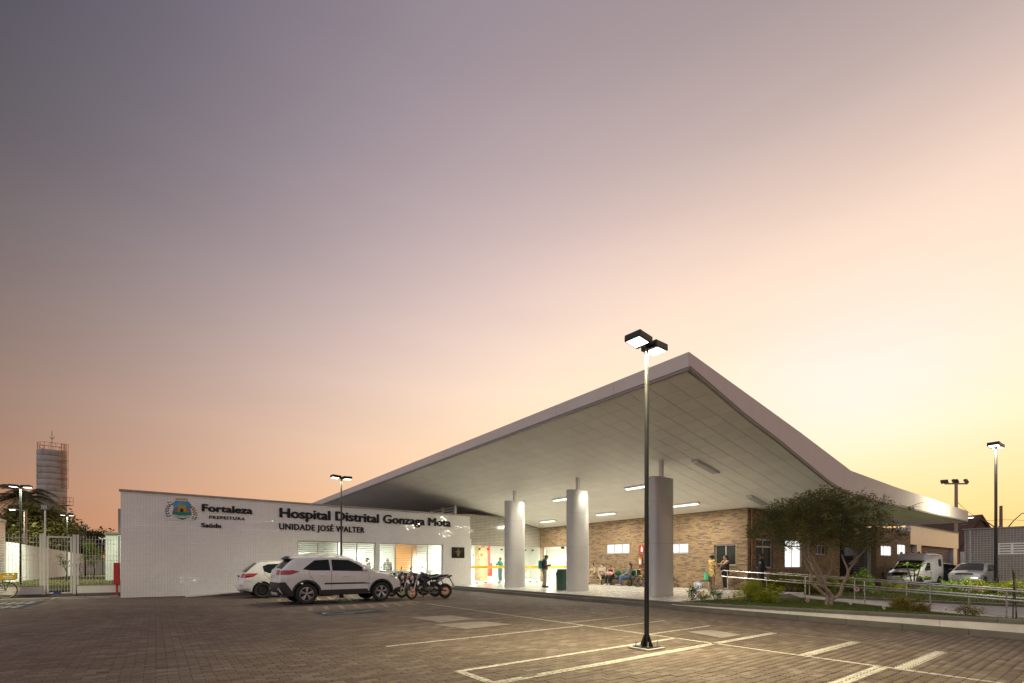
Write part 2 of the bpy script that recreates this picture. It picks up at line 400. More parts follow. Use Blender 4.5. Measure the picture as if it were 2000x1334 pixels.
def paver_mat():
    s = NT('concrete_paver')
    r = s.rand(); n = s.noise(.35, 4); f = s.noise(45, 4)
    c = s.ramp(r, [(0, (.094, .066, .052)), (.45, (.117, .084, .066)), (.8, (.133, .098, .078)), (1, (.165, .127, .104))])
    k = s.math('MULTIPLY', s.rng(n, .3, .7, .82, 1.16), s.rng(f, .25, .75, .78, 1.2))
    v = s.nd('ShaderNodeVectorMath', operation='SCALE'); s.L.new(c, v.inputs[0]); s.L.new(k, v.inputs[3])
    s.put(s.p.inputs['Base Color'], v.outputs[0]); s.p.inputs['Roughness'].default_value = .78
    s.p.inputs['Specular IOR Level'].default_value = .35
    s.bump(f, .35, .006); return s.m
PAVER = paver_mat()
def paver_far():
    s = NT('distant_pavers'); o = s.sep(s.pos())
    row = s.math('DIVIDE', o[1], .1125); rf = s.math('FLOOR', row)
    u = s.math('ADD', s.math('DIVIDE', o[0], .225), s.math('MULTIPLY', rf, .5)); uf = s.math('FLOOR', u)
    fr = s.math('FRACT', row); fu = s.math('FRACT', u)
    e = s.math('MINIMUM', s.math('MINIMUM', fr, s.math('SUBTRACT', 1, fr)), s.math('MULTIPLY', s.math('MINIMUM', fu, s.math('SUBTRACT', 1, fu)), 2))
    j = s.math('LESS_THAN', e, .035)
    cb = s.nd('ShaderNodeCombineXYZ'); s.L.new(rf, cb.inputs[0]); s.L.new(uf, cb.inputs[1])
    wn = s.nd('ShaderNodeTexWhiteNoise', noise_dimensions='3D'); s.L.new(cb.outputs[0], wn.inputs[0])
    c = s.ramp(wn.outputs[0], [(0, (.094, .066, .052)), (.45, (.117, .084, .066)), (.8, (.133, .098, .078)), (1, (.165, .127, .104))])
    k = s.rng(s.noise(.35, 4), .3, .7, .82, 1.16)
    v = s.nd('ShaderNodeVectorMath', operation='SCALE'); s.L.new(c, v.inputs[0]); s.L.new(k, v.inputs[3])
    s.put(s.p.inputs['Base Color'], s.mix(j, v.outputs[0], (.05, .04, .033))); s.p.inputs['Roughness'].default_value = .78
    s.p.inputs['Specular IOR Level'].default_value = .35
    s.bump(s.math('SUBTRACT', 1, j), .5, .006); return s.m
PAVER_F = paver_far()
JOINT = mat('joint_sand', (.055, .045, .036), .95, var=.2)
EARTH = mat('bare_earth', (.10, .085, .06), .95, var=.25, scale=.3)
SOIL = mat('planter_earth', (.075, .055, .035), .95, var=.3, scale=3, bump=.6, bscale=20)
LAWN = mat('mown_lawn', (.085, .10, .028), .9, var=.35, scale=2.5, bump=.7, bscale=30)
FLOOR = None
def floor_mat():
    s = NT('polished_platform_floor'); o = s.sep(s.pos())
    fx = s.math('FRACT', s.math('DIVIDE', o[0], 1.0)); fy = s.math('FRACT', s.math('DIVIDE', o[1], 1.0))
    e = s.math('MINIMUM', s.math('MINIMUM', fx, s.math('SUBTRACT', 1, fx)), s.math('MINIMUM', fy, s.math('SUBTRACT', 1, fy)))
    g = s.math('LESS_THAN', e, .004)
    n = s.noise(3, 4); k = s.rng(n, .3, .7, .92, 1.06)
    v = s.nd('ShaderNodeVectorMath', operation='SCALE'); v.inputs[0].default_value = (.68, .66, .61); s.L.new(k, v.inputs[3])
    st = s.math('LESS_THAN', s.math('ABSOLUTE', s.math('SUBTRACT', o[0], 18.3)), .035)      # thin reddish stripe set in the floor
    st2 = s.math('LESS_THAN', s.math('ABSOLUTE', s.math('SUBTRACT', o[0], 15.9)), .03)
    c = s.mix(g, v.outputs[0], (.28, .26, .23)); c = s.mix(s.math('MAXIMUM', st, st2), c, (.42, .17, .09))
    s.put(s.p.inputs['Base Color'], c); s.put(s.p.inputs['Roughness'], s.rng(s.noise(8, 3), .3, .7, .14, .3)); return s.m
FLOOR = floor_mat()
def paint_mat(name, col, wear=.5):
    s = NT(name); n = s.noise(22, 5, rough=.7); m = s.noise(1.3, 3)
    w = s.math('MULTIPLY', s.rng(s.math('ADD', n, s.math('MULTIPLY', m, .35)), .52, .82, 0, 1), wear, clamp=True)
    s.put(s.p.inputs['Base Color'], s.mix(w, col, (.12, .088, .07))); s.p.inputs['Roughness'].default_value = .8; s.p.inputs['Specular IOR Level'].default_value = .15
    return s.m
PAINT_W = paint_mat('white_road_paint', (.56, .52, .46), .75)
PAINT_WF = paint_mat('worn_white_road_paint', (.30, .25, .22), .9)
PAINT_B = paint_mat('blue_road_paint', (.022, .04, .075), .25)

# ================================================================ ground
def K(y): return 12.1 + (y - 1.3) * .0437            # face of the kerb along the platform and the planter
PL = .1125; PW = .225
def near_zone(x, y):
    d = x * CT + y * ST; l = abs(x * ST - y * CT)
    return 3.6 < d < 15.8 and l < 1.16 * d + 1.2 and x < K(y) - .02
def rect_sheet(name, rects, z, m, kind='structure', parent=None):
    b = MB()
    for x0, y0, x1, y1 in rects: b.quad((x0, y0, z), (x1, y0, z), (x1, y1, z), (x0, y1, z))
    return b.build(name, m, parent, kind=kind)
rect_sheet('ground', [(-1500, -1500, 12.95, 1500), (12.95, 11.3, 1500, 1500), (22.75, -1500, 1500, 11.3), (12.95, -1500, 22.75, -40)], -.05, EARTH)
def parking():
    b = MB(); lot = empty('parking_lot'); tag(lot, kind='structure')
    # sheet under and beyond the paving stones, in cells of half a metre
    near = MB(); farm = MB()
    xs = np.arange(-34, 13.2, .5)
    for y0 in np.arange(-44, 27, .5):
        run = None; cells = []
        for x0 in xs:
            inside = all(near_zone(x, y) for x in (x0, x0 + .5) for y in (y0, y0 + .5))
            x1 = min(x0 + .5, K(y0) + .1)
            if x1 <= x0: continue
            if y0 >= 23.5 and x0 > .8: continue
            if run and run[2] == inside: run[1] = x1
            else:
                run = [x0, x1, inside]; cells.append(run)
        for a, c, ins in cells:
            (near if ins else farm).quad((a, y0, -.009), (c, y0, -.009), (c, y0 + .5, -.009), (a, y0 + .5, -.009))
    near.build('joint_bed', JOINT, lot); farm.build('paving', PAVER_F, lot)
    # interlocking concrete stones, zigzag long sides, running bond
    sx = np.array([0, .14, .36, .64, .86, 1.0]); zz = np.array([0, .009, -.009, .009, -.009, 0])
    g = .0028; L = PW
    low = [(max(g, min(L - g, u * L)), w + g) for u, w in zip(sx, zz)]
    upp = [(max(g, min(L - g, u * L)), PL + w - g) for u, w in zip(sx, zz)]
    out = np.array(low + upp[::-1]); n = len(out); c = out.mean(0)
    top = c + (out - c) * np.array([.985, .965])
    cells = []
    for r in range(int(-14 / PL), int(23.4 / PL)):
        for k in range(int(-24 / PW), int(13.2 / PW)):
            x, y = k * PW + (r % 2) * PW / 2, r * PL
            if near_zone(x, y) and near_zone(x + PW, y + PL): cells.append((x, y))
    cells = np.array(cells); dd = cells[:, 0] * CT + cells[:, 1] * ST; ll = cells[:, 0] * ST - cells[:, 1] * CT
    seen = (np.abs(ll) < 1.07 * dd) & (dd > 5.2)
    order = np.argsort(np.where(seen, dd, 1e3)); first = order[:300]; rest = order[300:]
    tv = np.concatenate([np.c_[top, np.zeros(n)], np.c_[out, np.full(n, -.005)], np.c_[out, np.full(n, -.016)]])
    me = MB(); me.add(tv, [tuple(range(n))] + [(n + i, n + (i + 1) % n, (i + 1) % n, i) for i in range(n)] + [(2 * n + i, 2 * n + (i + 1) % n, n + (i + 1) % n, n + i) for i in range(n)])
    m1 = me.mesh('paver', PAVER)
    for i in first:
        o = link('paver', m1, lot, (cells[i][0], cells[i][1], rng.normal(0, .0012))); o.rotation_euler = (rng.normal(0, .006), rng.normal(0, .004), 0)
    # the rest: one mesh
    N = len(rest); V = np.tile(tv, (N, 1, 1)); V[:, :, :2] += cells[rest][:, None, :]
    V[:, :, 2] += rng.normal(0, .0012, N)[:, None] + (tv[None, :, 0] - c[0]) * rng.normal(0, .004, N)[:, None] + (tv[None, :, 1] - c[1]) * rng.normal(0, .006, N)[:, None]
    tris = []
    h = n // 2
    quads = [(i, i + 1, n - 2 - i, n - 1 - i) for i in range(h - 1)]
    quads += [(n + i, n + (i + 1) % n, (i + 1) % n, i) for i in range(n)]
    Q = np.array(quads); F = (Q[None] + (np.arange(N) * len(tv))[:, None, None]).reshape(-1, 4)
    o = link('paving_stones', np_mesh('paving_stones', V.reshape(-1, 3), F, PAVER), lot); o['kind'] = 'stuff'
    return lot, cells, top
LOT, CELLS, PTOP = parking()
def clip(poly, rect):
    for i in range(len(rect)):
        a = rect[i]; b = rect[(i + 1) % len(rect)]; out = []
        def side(p): return (b[0] - a[0]) * (p[1] - a[1]) - (b[1] - a[1]) * (p[0] - a[0])
        for j in range(len(poly)):
            p, q = poly[j], poly[(j + 1) % len(poly)]; sp, sq = side(p), side(q)
            if sp >= 0: out.append(p)
            if (sp >= 0) != (sq >= 0):
                t = sp / (sp - sq); out.append((p[0] + (q[0] - p[0]) * t, p[1] + (q[1] - p[1]) * t))
        poly = out
        if len(poly) < 3: return None
    return poly
def paint(name, shapes, m, z=.0035):
    """painted marking: lies on the tops of the paving stones, so the joints stay open"""
    b = MB()
    for s in shapes:
        ar = sum(s[i][0] * s[(i + 1) % len(s)][1] - s[(i + 1) % len(s)][0] * s[i][1] for i in range(len(s)))
        if ar < 0: s = s[::-1]
        cx = np.array([p[0] for p in s]); cy = np.array([p[1] for p in s])
        nearby = [c for c in CELLS if cx.min() - .25 < c[0] < cx.max() and cy.min() - .14 < c[1] < cy.max()]
        full = all(near_zone(p[0], p[1]) for p in s)
        if full:
            for c in nearby:
                q = clip([(p[0] + c[0], p[1] + c[1]) for p in PTOP], s)
                if q: b.add([(p[0], p[1], z) for p in q], [tuple(range(len(q)))])
        else: b.add([(p[0], p[1], z) for p in s], [tuple(range(len(s)))])
    return b.build(name, m, None, kind='structure')
def bar(x0, y0, x1, y1, w):
    d = Vector((x1 - x0, y1 - y0)); d.normalize(); p = Vector((-d.y, d.x)) * w / 2
    # long lines are cut in lengths so that near and far stretches are treated apart
    n = max(1, int(math.hypot(x1 - x0, y1 - y0) / .9)); out = []
    for i in range(n):
        a = Vector((x0, y0)).lerp(Vector((x1, y1)), i / n); c = Vector((x0, y0)).lerp(Vector((x1, y1)), (i + 1) / n)
        out.append([(a.x - p.x, a.y - p.y), (c.x - p.x, c.y - p.y), (c.x + p.x, c.y + p.y), (a.x + p.x, a.y + p.y)])
    return out
def markings():
    FX, BX = 7.38, 9.55
    for y in (11.92, 9.52, 7.25): paint('stall_line', bar(2.92, y, FX, y, .085), PAINT_WF if y > 8 else PAINT_W)
    paint('stall_line', bar(2.9, 5.02, FX, 5.02, .1), PAINT_W)
    paint('stall_line', bar(2.9, 4.28, BX, 4.28, .13), PAINT_W)
    paint('stall_line', bar(2.95, 4.33, 2.95, 4.97, .11), PAINT_W, )
    paint('stall_line', bar(FX, .2, FX, 16.4, .085), PAINT_W)
    paint('stall_line', bar(9.86, 17.0, 9.42, .8, .075), PAINT_WF)
    for i, y in enumerate((15.6, 14.45, 13.3, 12.2, 11.1, 10.05, 8.95, 7.85, 6.75, 5.6)):
        paint('motorcycle_bay_line', bar(FX + .05, y, 9.6, y + .02, .07), PAINT_WF if y > 8 else PAINT_W)
    for y in (2.95, 1.85, .75): paint('motorcycle_bay_line', bar(FX + .05, y, 9.48, y, .15), PAINT_W)
    paint('stall_line', bar(5.2, 2.02, FX, 2.02, .14), PAINT_W)
    # hatched access aisles
    for ya, yb in ((18.62, 20.35), (14.3, 15.75)):
        paint('aisle_outline', bar(3.0, ya, FX, ya, .06) + bar(3.4, yb, FX, yb, .06) + bar(2.95, (ya + yb) / 2, 3.4, yb, .06) + bar(2.95, (ya + yb) / 2, 3.3, ya, .1), PAINT_WF)
        paint('aisle_stripe', [q for k in range(9) for q in bar(3.55 + k * .46, ya + .03, 3.25 + k * .46 + .62, yb - .03, .13)], PAINT_WF)
    # blue boxes with the wheelchair symbol
    for y0 in (12.62, 17.05, 20.95):
        paint('accessible_bay_mark', [[(3.45, y0), (5.2, y0), (5.2, y0 + 1.25), (3.45, y0 + 1.25)]], PAINT_B, .003)
        cx, cy = 4.02, y0 + .6
        arc = [(cx + .42 * math.cos(a), cy + .36 * math.sin(a)) for a in np.linspace(.9, 5.6, 22)]
        b = []
        for p, q in zip(arc, arc[1:]): b += bar(*p, *q, .06)
        b += bar(cx + .1, cy, cx + .62, cy - .05, .07) + bar(cx + .62, cy - .05, cx + .95, cy + .18, .07) + bar(cx + .95, cy + .18, cx + 1.05, cy + .12, .07)
        m = MB()
        for s in b: m.add([(p[0], p[1], .0075) for p in s], [(0, 1, 2, 3)])
        m.build('wheelchair_symbol', PAINT_W, None, kind='structure')
    # two blue boxes with worn white writing by the fence
    for x0, y0, x1, y1 in ((-4.45, 20.3, -3.2, 22.2), (-4.45, 22.3, -3.2, 24.2)):
        paint('blue_bay_mark', [[(x0, y0), (x1, y0), (x1, y1), (x0, y1)]], PAINT_B, .003)
        m = MB()
        for k in range(5):
            for i in range(4):
                a = x0 + .2 + i * .23; c = y0 + .35 + k * .26
                m.quad((a, c, .007), (a + .14 + .05 * ((i + k) % 2), c, .007), (a + .14 + .05 * ((i * k) % 2), c + .16, .007), (a, c + .17, .007))
        m.build('worn_bay_marking', PAINT_W, None, kind='structure')
    paint('stall_line', bar(-5.5, 18.9, -3.0, 18.9, .06), PAINT_WF)
    # concrete patches and covers let into the paving
    for i, q in enumerate((((800, 1206), (880, 1202), (930, 1209), (860, 1216)), ((845, 1220), (945, 1214), (1000, 1220), (912, 1229)), ((1340, 1234), (1390, 1231), (1450, 1240), (1410, 1247)))):
        p = [at(*k) for k in q]; b = MB(); b.add([(v.x, v.y, .006) for v in p], [(3, 2, 1, 0)]); b.build('concrete_cover', mat('patch_concrete', (.23, .19, .165), .85, var=.25, scale=4, bump=.3), LOT, clean=True)
    b = MB()
    for i in range(5): b.box(-6.5 + i * 1.05, 26.2, -.008, -5.48 + i * 1.05, 26.7, .012)
    b.box(-3.1, 25.1, -.008, -1.5, 25.3, .012); b.box(-3.25, 25.1, -.008, -3.13, 26.0, .012)
    b.build('gutter_slab', mat('gutter_concrete', (.33, .31, .27), .85, var=.15, scale=3, bump=.3), LOT)
markings()

# ---------------------------------------------------------------- kerbs, platform, pavement, planter
FZ = .18                                             # platform floor level
def capz(y): return .205 + max(0, 8.5 - y) * .0185   # top of the planter wall
kerb = tag(empty('kerb'), kind='structure')
def kerb_run(y0, y1, dx0, dx1, z0f, z1f, m, name, step=1.0):
    n = max(1, round((y1 - y0) / step))
    for i in range(n):
        a = y0 + (y1 - y0) * i / n + .004; c = y0 + (y1 - y0) * (i + 1) / n - .004
        b = MB(); z = [(z0f(a), z1f(a)), (z0f(c), z1f(c))]
        vs = []
        for y, (lo, hi) in ((a, z[0]), (c, z[1])):
            f0, f1 = K(y) + dx0, K(y) + dx1
            vs += [(f0, y, lo), (f1, y, lo), (f1, y, hi), (f0 + .015, y, hi), (f0, y, hi - .015)]
        b.add(vs, [(0, 1, 2, 3, 4), (9, 8, 7, 6, 5), (0, 4, 9, 5), (4, 3, 8, 9), (3, 2, 7, 8), (2, 1, 6, 7)])
        b.build(name, m, kerb)
kerb_run(-9, 23.0, 0, .24, lambda y: -.05, lambda y: .11, CONC_D, 'kerb_stone')
kerb_run(8.6, 23.0, .2, .34, lambda y: .112, lambda y: FZ + .004, CONC_D, 'kerb_stone', 2.0)
pw = tag(empty('planter_wall'), 'low white planter wall with grey coping and cracked render beside the parking lot', 'planter wall')
wall_bits = [8.6, 5.2, 2.42, -1.5, -5, -9]
for a, c in zip(wall_bits, wall_bits[1:]):
    b = MB(); y1, y0 = a - .004, c + .004
    vs = []
    for y in (y0, y1):
        f = K(y) + .03; vs += [(f, y, .09), (f + .15, y, .09), (f + .15, y, capz(y) - .065), (f, y, capz(y) - .065)]
    b.add(vs, [(0, 1, 2, 3), (7, 6, 5, 4), (0, 3, 7, 4), (3, 2, 6, 7), (2, 1, 5, 6)]); b.build('wall_face', mat('planter_render', (.64, .60, .54), .85, var=.14, scale=2, bump=.4, bscale=40), pw, clean=True)
for i in range(18):
    y1 = 8.62 - i + -.004; y0 = y1 - .992; b = MB(); vs = []
    for y in (y0, y1):
        f = K(y); vs += [(f, y, capz(y) - .063), (f + .2, y, capz(y) - .063), (f + .2, y, capz(y)), (f + .012, y, capz(y)), (f, y, capz(y) - .012)]
    b.add(vs, [(0, 1, 2, 3, 4), (9, 8, 7, 6, 5), (0, 4, 9, 5), (4, 3, 8, 9), (3, 2, 7, 8), (2, 1, 6, 7), (1, 0, 5, 6)]); b.build('coping', CONC_D, pw, clean=True)
b = MB(); b.prism([(K(8.6) + .3, 8.6), (21.64, 8.6), (21.64, 25.58), (13.0, 25.58), (12.7, 24.9), (K(23) + .3, 23.3)], -.04, FZ, 'Z'); b.build('platform_floor', FLOOR, None, kind='structure', clean=True)
b = MB()   # pavement along the sign wall, with a ramped end
b.prism([(1.0, -.03), (2.95, -.03), (2.95, .115), (1.0, .004)], 23.62, 24.7, 'Y'); b.prism([(2.95, -.03), (12.98, -.03), (12.98, FZ - .003), (4.2, .135), (2.95, .115)], 23.62, 24.7, 'Y')
b.build('pavement', mat('pavement_concrete', (.46, .43, .39), .8, var=.12, scale=2, bump=.2), None, kind='structure', clean=True)
for i in range(10):
    a, c = 2.95 + i, 3.945 + i
    z0, z1 = (.118 + min(1, i / 2) * .02, .118 + min(1, (i + 1) / 2) * .02)
    b = MB(); b.prism([(a, -.04), (c, -.04), (c, z1 + .02), (a, z0 + .02)], 23.44, 23.617, 'Y'); b.build('kerb_stone', CONC_D, kerb, clean=True)
b = MB(); b.prism([(1.0, -.03), (2.945, -.03), (2.945, .135), (1.0, .004)], 23.44, 23.617, 'Y'); b.build('kerb_stone', CONC_D, kerb, clean=True)
def rampz(y): return .16 - .062 * (11.3 - y) if y < 11.3 else FZ
def bedz(x, y):
    f = min(1, max(0, (x - K(y) - .2) / (20.3 - K(y) - .2)))
    hi = capz(y) - .03; lo = rampz(y) + .03 if y < 8.6 else .16
    return hi * (1 - f) + lo * f
def bed_mesh(name, xa, xb, ya, yb, zf, m, nx=14, ny=30, kind='structure'):
    b = MB(); vs = []
    for j in range(ny + 1):
        y = ya + (yb - ya) * j / ny
        for i in range(nx + 1):
            x0 = xa(y) if callable(xa) else xa; x = x0 + (xb - x0) * i / nx
            vs.append((x, y, zf(x, y) + .015 * math.sin(x * 3.1 + y * 2.3) * math.sin(y * 1.7)))
    b.add(vs, [(j * (nx + 1) + i, j * (nx + 1) + i + 1, (j + 1) * (nx + 1) + i + 1, (j + 1) * (nx + 1) + i) for j in range(ny) for i in range(nx)])
    return b.build(name, m, None, smooth=True, kind=kind)
bed_mesh('planter_soil', lambda y: K(y) + .17, 20.35, -9, 8.6, bedz, SOIL)
b = MB(); vs = []
for y in (-9, 8.6, 11.3): vs += [(20.35, y, rampz(y) - .1), (22.7, y, rampz(y) - .1), (22.7, y, rampz(y)), (20.35, y, rampz(y))]
b.add(vs, [(3, 2, 6, 7), (7, 6, 10, 11), (0, 3, 7, 4), (4, 7, 11, 8)]); b.build('ramp_path', mat('ramp_concrete', (.42, .39, .35), .8, var=.12, scale=2, bump=.2), None, kind='structure', clean=True)
kb = MB()
for i in range(16):
    y0, y1 = 7.9 - i * 1.0, 8.88 - i * 1.0; vs = []
    for y in (y0, y1): vs += [(20.28, y, rampz(y) - .1), (20.42, y, rampz(y) - .1), (20.42, y, rampz(y) + .07), (20.28, y, rampz(y) + .07)]
    b = MB(); b.add(vs, [(0, 1, 2, 3), (7, 6, 5, 4), (0, 3, 7, 4), (3, 2, 6, 7), (2, 1, 5, 6)]); b.build('kerb_stone', CONC_D, kerb, clean=True)
rw = tag(empty('retaining_wall'), 'white retaining wall with grey coping along the far side of the ramp', 'retaining wall')
for i in range(5):
    y1 = 10.6 - i * 4.0; y0 = y1 - 3.992
    b = MB(); b.box(22.72, y0, -1.2, 22.9, y1, -.06); b.build('wall_face', mat('ramp_wall_render', (.58, .55, .5), .85, var=.14, scale=2, bump=.3), rw)
    b = MB(); b.box(22.69, y0, -.058, 22.93, y1, .012); b.build('coping', CONC_D, rw)
bed_mesh('garden_lawn', 22.93, 33.0, -9, 10.9, lambda x, y: -.01 + .03 * math.sin(x * .7), LAWN, 10, 20)
rect_sheet('driveway', [(33.02, -16, 43.5, 10.9), (43.5, 7.45, 62, 10.9)], -.004, PAVER_F)
bed_mesh('back_lawn', -60, -1.25, 27.62, 78, lambda x, y: .24, LAWN, 10, 10)
# ================================================================ hospital building
HB = empty('hospital_building', (0, 0, 0), 0, 'white tiled and brick hospital with a tall sloping white canopy roof', 'hospital')
def part(b, name, m, parent=HB, **k): return b.build(name, m, parent, **k)
WY, WX0, WX1, WT = 24.7, -1.12, 15.4, 4.30
# --- tiled sign wall with a long window opening
b = MB()
b.box(WX0, WY, 0, 5.51, WY + .3, 2.93); b.box(13.48, WY, 0, WX1, WY + .3, 2.93)
b.box(5.51, WY, 0, 13.48, WY + .3, .74); b.box(5.51, WY, 2.52, 13.48, WY + .3, 2.93); b.box(9.42, WY, .74, 9.62, WY + .3, 2.52)
b.box(WX0, WY + .04, 2.93, WX1 - .07, WY + .3, WT)
part(b, 'tiled_wall', WTILE)
b = MB(); b.box(WX0, WY + .3, 0, WX0 + .3, 41, WT); b.box(WX1 - .3, WY + .302, .18, WX1 - .06, 36, WT); part(b, 'side_wall', WALLW)
for i in range(9):
    a = WX0 - .05 + i * 1.84; b = MB(); b.box(a, WY - .03, WT, min(a + 1.834, WX1), WY + .36, WT + .07); part(b, 'coping', COPING)
b = MB(); b.box(WX0 + .3, WY + .3, 4.0, WX1 - .3, 41, 4.1); part(b, 'flat_roof', CONC)
# --- windows of the sign wall: frame, panes and horizontal bars
bar_me = {}
for x0, x1 in ((5.51, 9.42), (9.62, 13.48)):
    w = empty('window', (0, 0, 0)); w.parent = HB
    f = MB(); z0, z1, y = .74, 2.52, WY + .12
    f.box(x0, y, z0, x0 + .05, y + .08, z1); f.box(x1 - .05, y, z0, x1, y + .08, z1); f.box(x0 + .05, y, z0, x1 - .05, y + .08, z0 + .05); f.box(x0 + .05, y, z1 - .05, x1 - .05, y + .08, z1)
    n = 4; dx = (x1 - x0) / n
    for k in range(1, n): f.box(x0 + k * dx - .025, y, z0 + .05, x0 + k * dx + .025, y + .08, z1 - .05)
    f.build('frame', ALU, w)
    for k in range(n):
        p = MB(); p.box(x0 + k * dx + .03, y + .035, z0 + .05, x0 + (k + 1) * dx - .03, y + .043, z1 - .05); p.build('pane', GLASS, w)
    for k in range(17):
        z = .83 + k * .098; s = MB(); s.cbox(((x0 + x1) / 2, WY + .06, z), (x1 - x0 - .03, .05, .022), Matrix.Rotation(R(18), 3, 'X')); s.build('slat', ALU, w)
    s = MB(); s.box(x0, WY + .005, .70, x1, WY + .28, .738); s.build('sill', COPING, w)
# --- room behind the windows
RX0, RX1, RY0, RY1 = 4.6, 14.4, WY + .3, 30.2
b = MB(); b.box(RX0, RY1, .1, RX1, RY1 + .1, 3.2); b.box(RX0 - .1, RY0, .1, RX0, RY1, 3.2); b.box(RX1, RY0, .1, RX1 + .1, RY1, 3.2); b.box(RX0, RY0, 2.95, RX1, RY1, 3.05); part(b, 'interior_wall', INTW)
b = MB(); b.box(RX0, RY0, .0, RX1, RY1, .12); part(b, 'interior_floor', mat('interior_floor', (.6, .58, .54), .3, var=.04))
b = MB(); b.box(12.75, RY1 - .06, .12, 14.3, RY1 - .01, 2.9); part(b, 'feature_wall', ORANGE)
b = MB(); b.box(8.2, 27.4, .12, 8.34, RY1, 2.9); part(b, 'interior_wall', INTW)
b = MB(); b.box(6.2, 29.2, .12, 7.2, 30.1, 2.1); b.box(9.0, 28.6, .12, 9.6, 29.4, 1.9); part(b, 'cabinet', mat('grey_cabinet', (.45, .44, .41), .5))
b = MB(); b.rbox(10.0, 26.2, .95, 13.6, 26.8, 1.0, .01); b.box(10.1, 26.3, .12, 13.5, 26.7, .95); part(b, 'reception_desk', mat('desk_white', (.6, .58, .55), .4))
for i, (x, y) in enumerate(((6.2, 27), (8.9, 26.6), (11.2, 28.2), (13.2, 27))):
    b = MB(); b.box(x - .6, y - .15, 2.9, x + .6, y + .15, 2.948); o = part(b, 'ceiling_lamp', LAMP_ON); area('room_light', (x, y, 2.85), 1.0, 150, (1, .99, .9), sy=.4)
# --- glazed entrance hall
GY = 25.6
def soff(x): return 6.03 - .182 * (x - 10.25) if x < 21.6 else 3.96
b = MB(); b.prism([(15.34, 2.58), (21.63, 2.58), (21.63, 3.93), (18.75, soff(18.75) - .03), (18.6, 4.5), (15.34, 4.5)], GY, GY + .25, 'Y'); part(b, 'tiled_band', GTILE, clean=True)
b = MB(); b.box(15.34, GY - .02, 4.5, 18.5, GY + .27, 4.54); part(b, 'coping', COPING)
joints = [15.42, 16.55, 17.22, 18.3, 19.35, 20.3, 20.95, 21.58]
for i, (a, c) in enumerate(zip(joints, joints[1:])):
    g = empty('glass_door'); g.parent = HB
    p = MB(); p.box(a + .012, GY + .1, FZ + .01, c - .012, GY + .112, 2.57); p.build('pane', GLASS, g)
    p = MB(); p.box(a + .012, GY + .092, 1.13, c - .012, GY + .0985, 1.29); p.build('warning_band', YELLOW, g)
    if i in (1, 2, 5):
        hx = c - .1 if i == 1 else a + .1
        p = MB(); p.tube([(hx, GY + .04, .85), (hx, GY + .04, 1.5)], .015); p.tube([(hx, GY + .1, .95), (hx, GY + .04, .95)], .01); p.tube([(hx, GY + .1, 1.4), (hx, GY + .04, 1.4)], .01); p.build('handle', STEEL, g, smooth=True)
    p = MB(); p.box(a + .02, GY + .085, 2.32, a + .16, GY + .125, 2.42); p.box(c - .22, GY + .085, FZ, c - .02, GY + .125, FZ + .06); p.build('hinge_patch', DARK, g)
for x, z, s in ((16.1, 1.88, .14), (16.7, 1.9, .2), (16.58, 1.62, .1), (17.02, 1.64, .1)):
    p = MB(); p.box(x, GY + .088, z, x + s * .8, GY + .097, z + s); part(p, 'notice', mat('yellow_notice', (.8, .5, .08), .6, var=.05))
# hall interior
b = MB()
b.box(15.3, 34.0, FZ, 27.6, 34.1, 3.1); b.box(27.5, 19.6, FZ, 27.6, 34.0, 3.1); b.box(21.95, 19.5, FZ, 27.6, 19.6, 3.1); b.box(15.4, 30.2, FZ, 18.2, 34.0, 3.1)
part(b, 'interior_wall', INTW)
b = MB(); b.box(15.36, GY + .26, 3.0, 21.63, 34.1, 3.08); b.box(21.95, 19.5, 3.0, 27.6, 34.1, 3.08); part(b, 'interior_ceiling', INTW)
b = MB(); b.box(15.36, GY + .0, FZ - .1, 21.641, 34.0, FZ - .002); b.box(21.642, 19.6, FZ - .1, 27.5, 34.0, FZ - .002); part(b, 'interior_floor', mat('hall_floor', (.7, .68, .63), .2, var=.03))
b = MB(); b.prism([(29.6 + .0, 0), (29.6, 0)], 0, 0) if False else None
def disc_panel(y0, y1, z0, z1, yc, zc, r, x):                      # orange wall graphic with a round white cut-out edge
    pts = [(y0, z0), (y0, z1)]
    pts += [(yc + r * math.cos(a), zc + r * math.sin(a)) for a in np.linspace(R(70), R(-70), 12)]
    return [(max(min(p[0], y1), y0), max(min(p[1], z1), z0)) for p in pts]
for y0, y1 in ((24.2, 26.6), (21.3, 23.6)):
    b = MB(); P = disc_panel(y0, y1, FZ + .1, 2.8, y0 + .3, 1.5, 1.75, 0); b.prism(P, 27.42, 27.48, 'X'); part(b, 'wall_graphic', ORANGE, clean=True)
b = MB(); b.box(26.9, 21.0, FZ, 27.4, 22.6, 2.3); part(b, 'cabinet', mat('orange_door', (.72, .30, .09), .5, var=.05))
b = MB(); b.box(19.05, 29.4, FZ, 19.75, 30.1, 3.0); part(b, 'interior_pillar', mat('pillar_brick', (.35, .24, .13), .8, var=.35, scale=9))
b = MB(); b.box(19.76, 29.4, 1.2, 20.0, 29.5, 3.0); b.box(20.05, 30.6, .5, 21.0, 30.7, 1.5); part(b, 'red_panel', mat('red_panel', (.62, .05, .04), .5))
for x, y in ((17.6, 28.2), (20.4, 27.4), (24.3, 23.4), (24.6, 28.5), (20.0, 31.8)):
    b = MB(); b.box(x - .6, y - .3, 2.93, x + .6, y + .3, 2.995); part(b, 'ceiling_lamp', LAMP_ON); area('hall_light', (x, y, 2.9), 1.1, 330, (1, .98, .88), sy=.5)
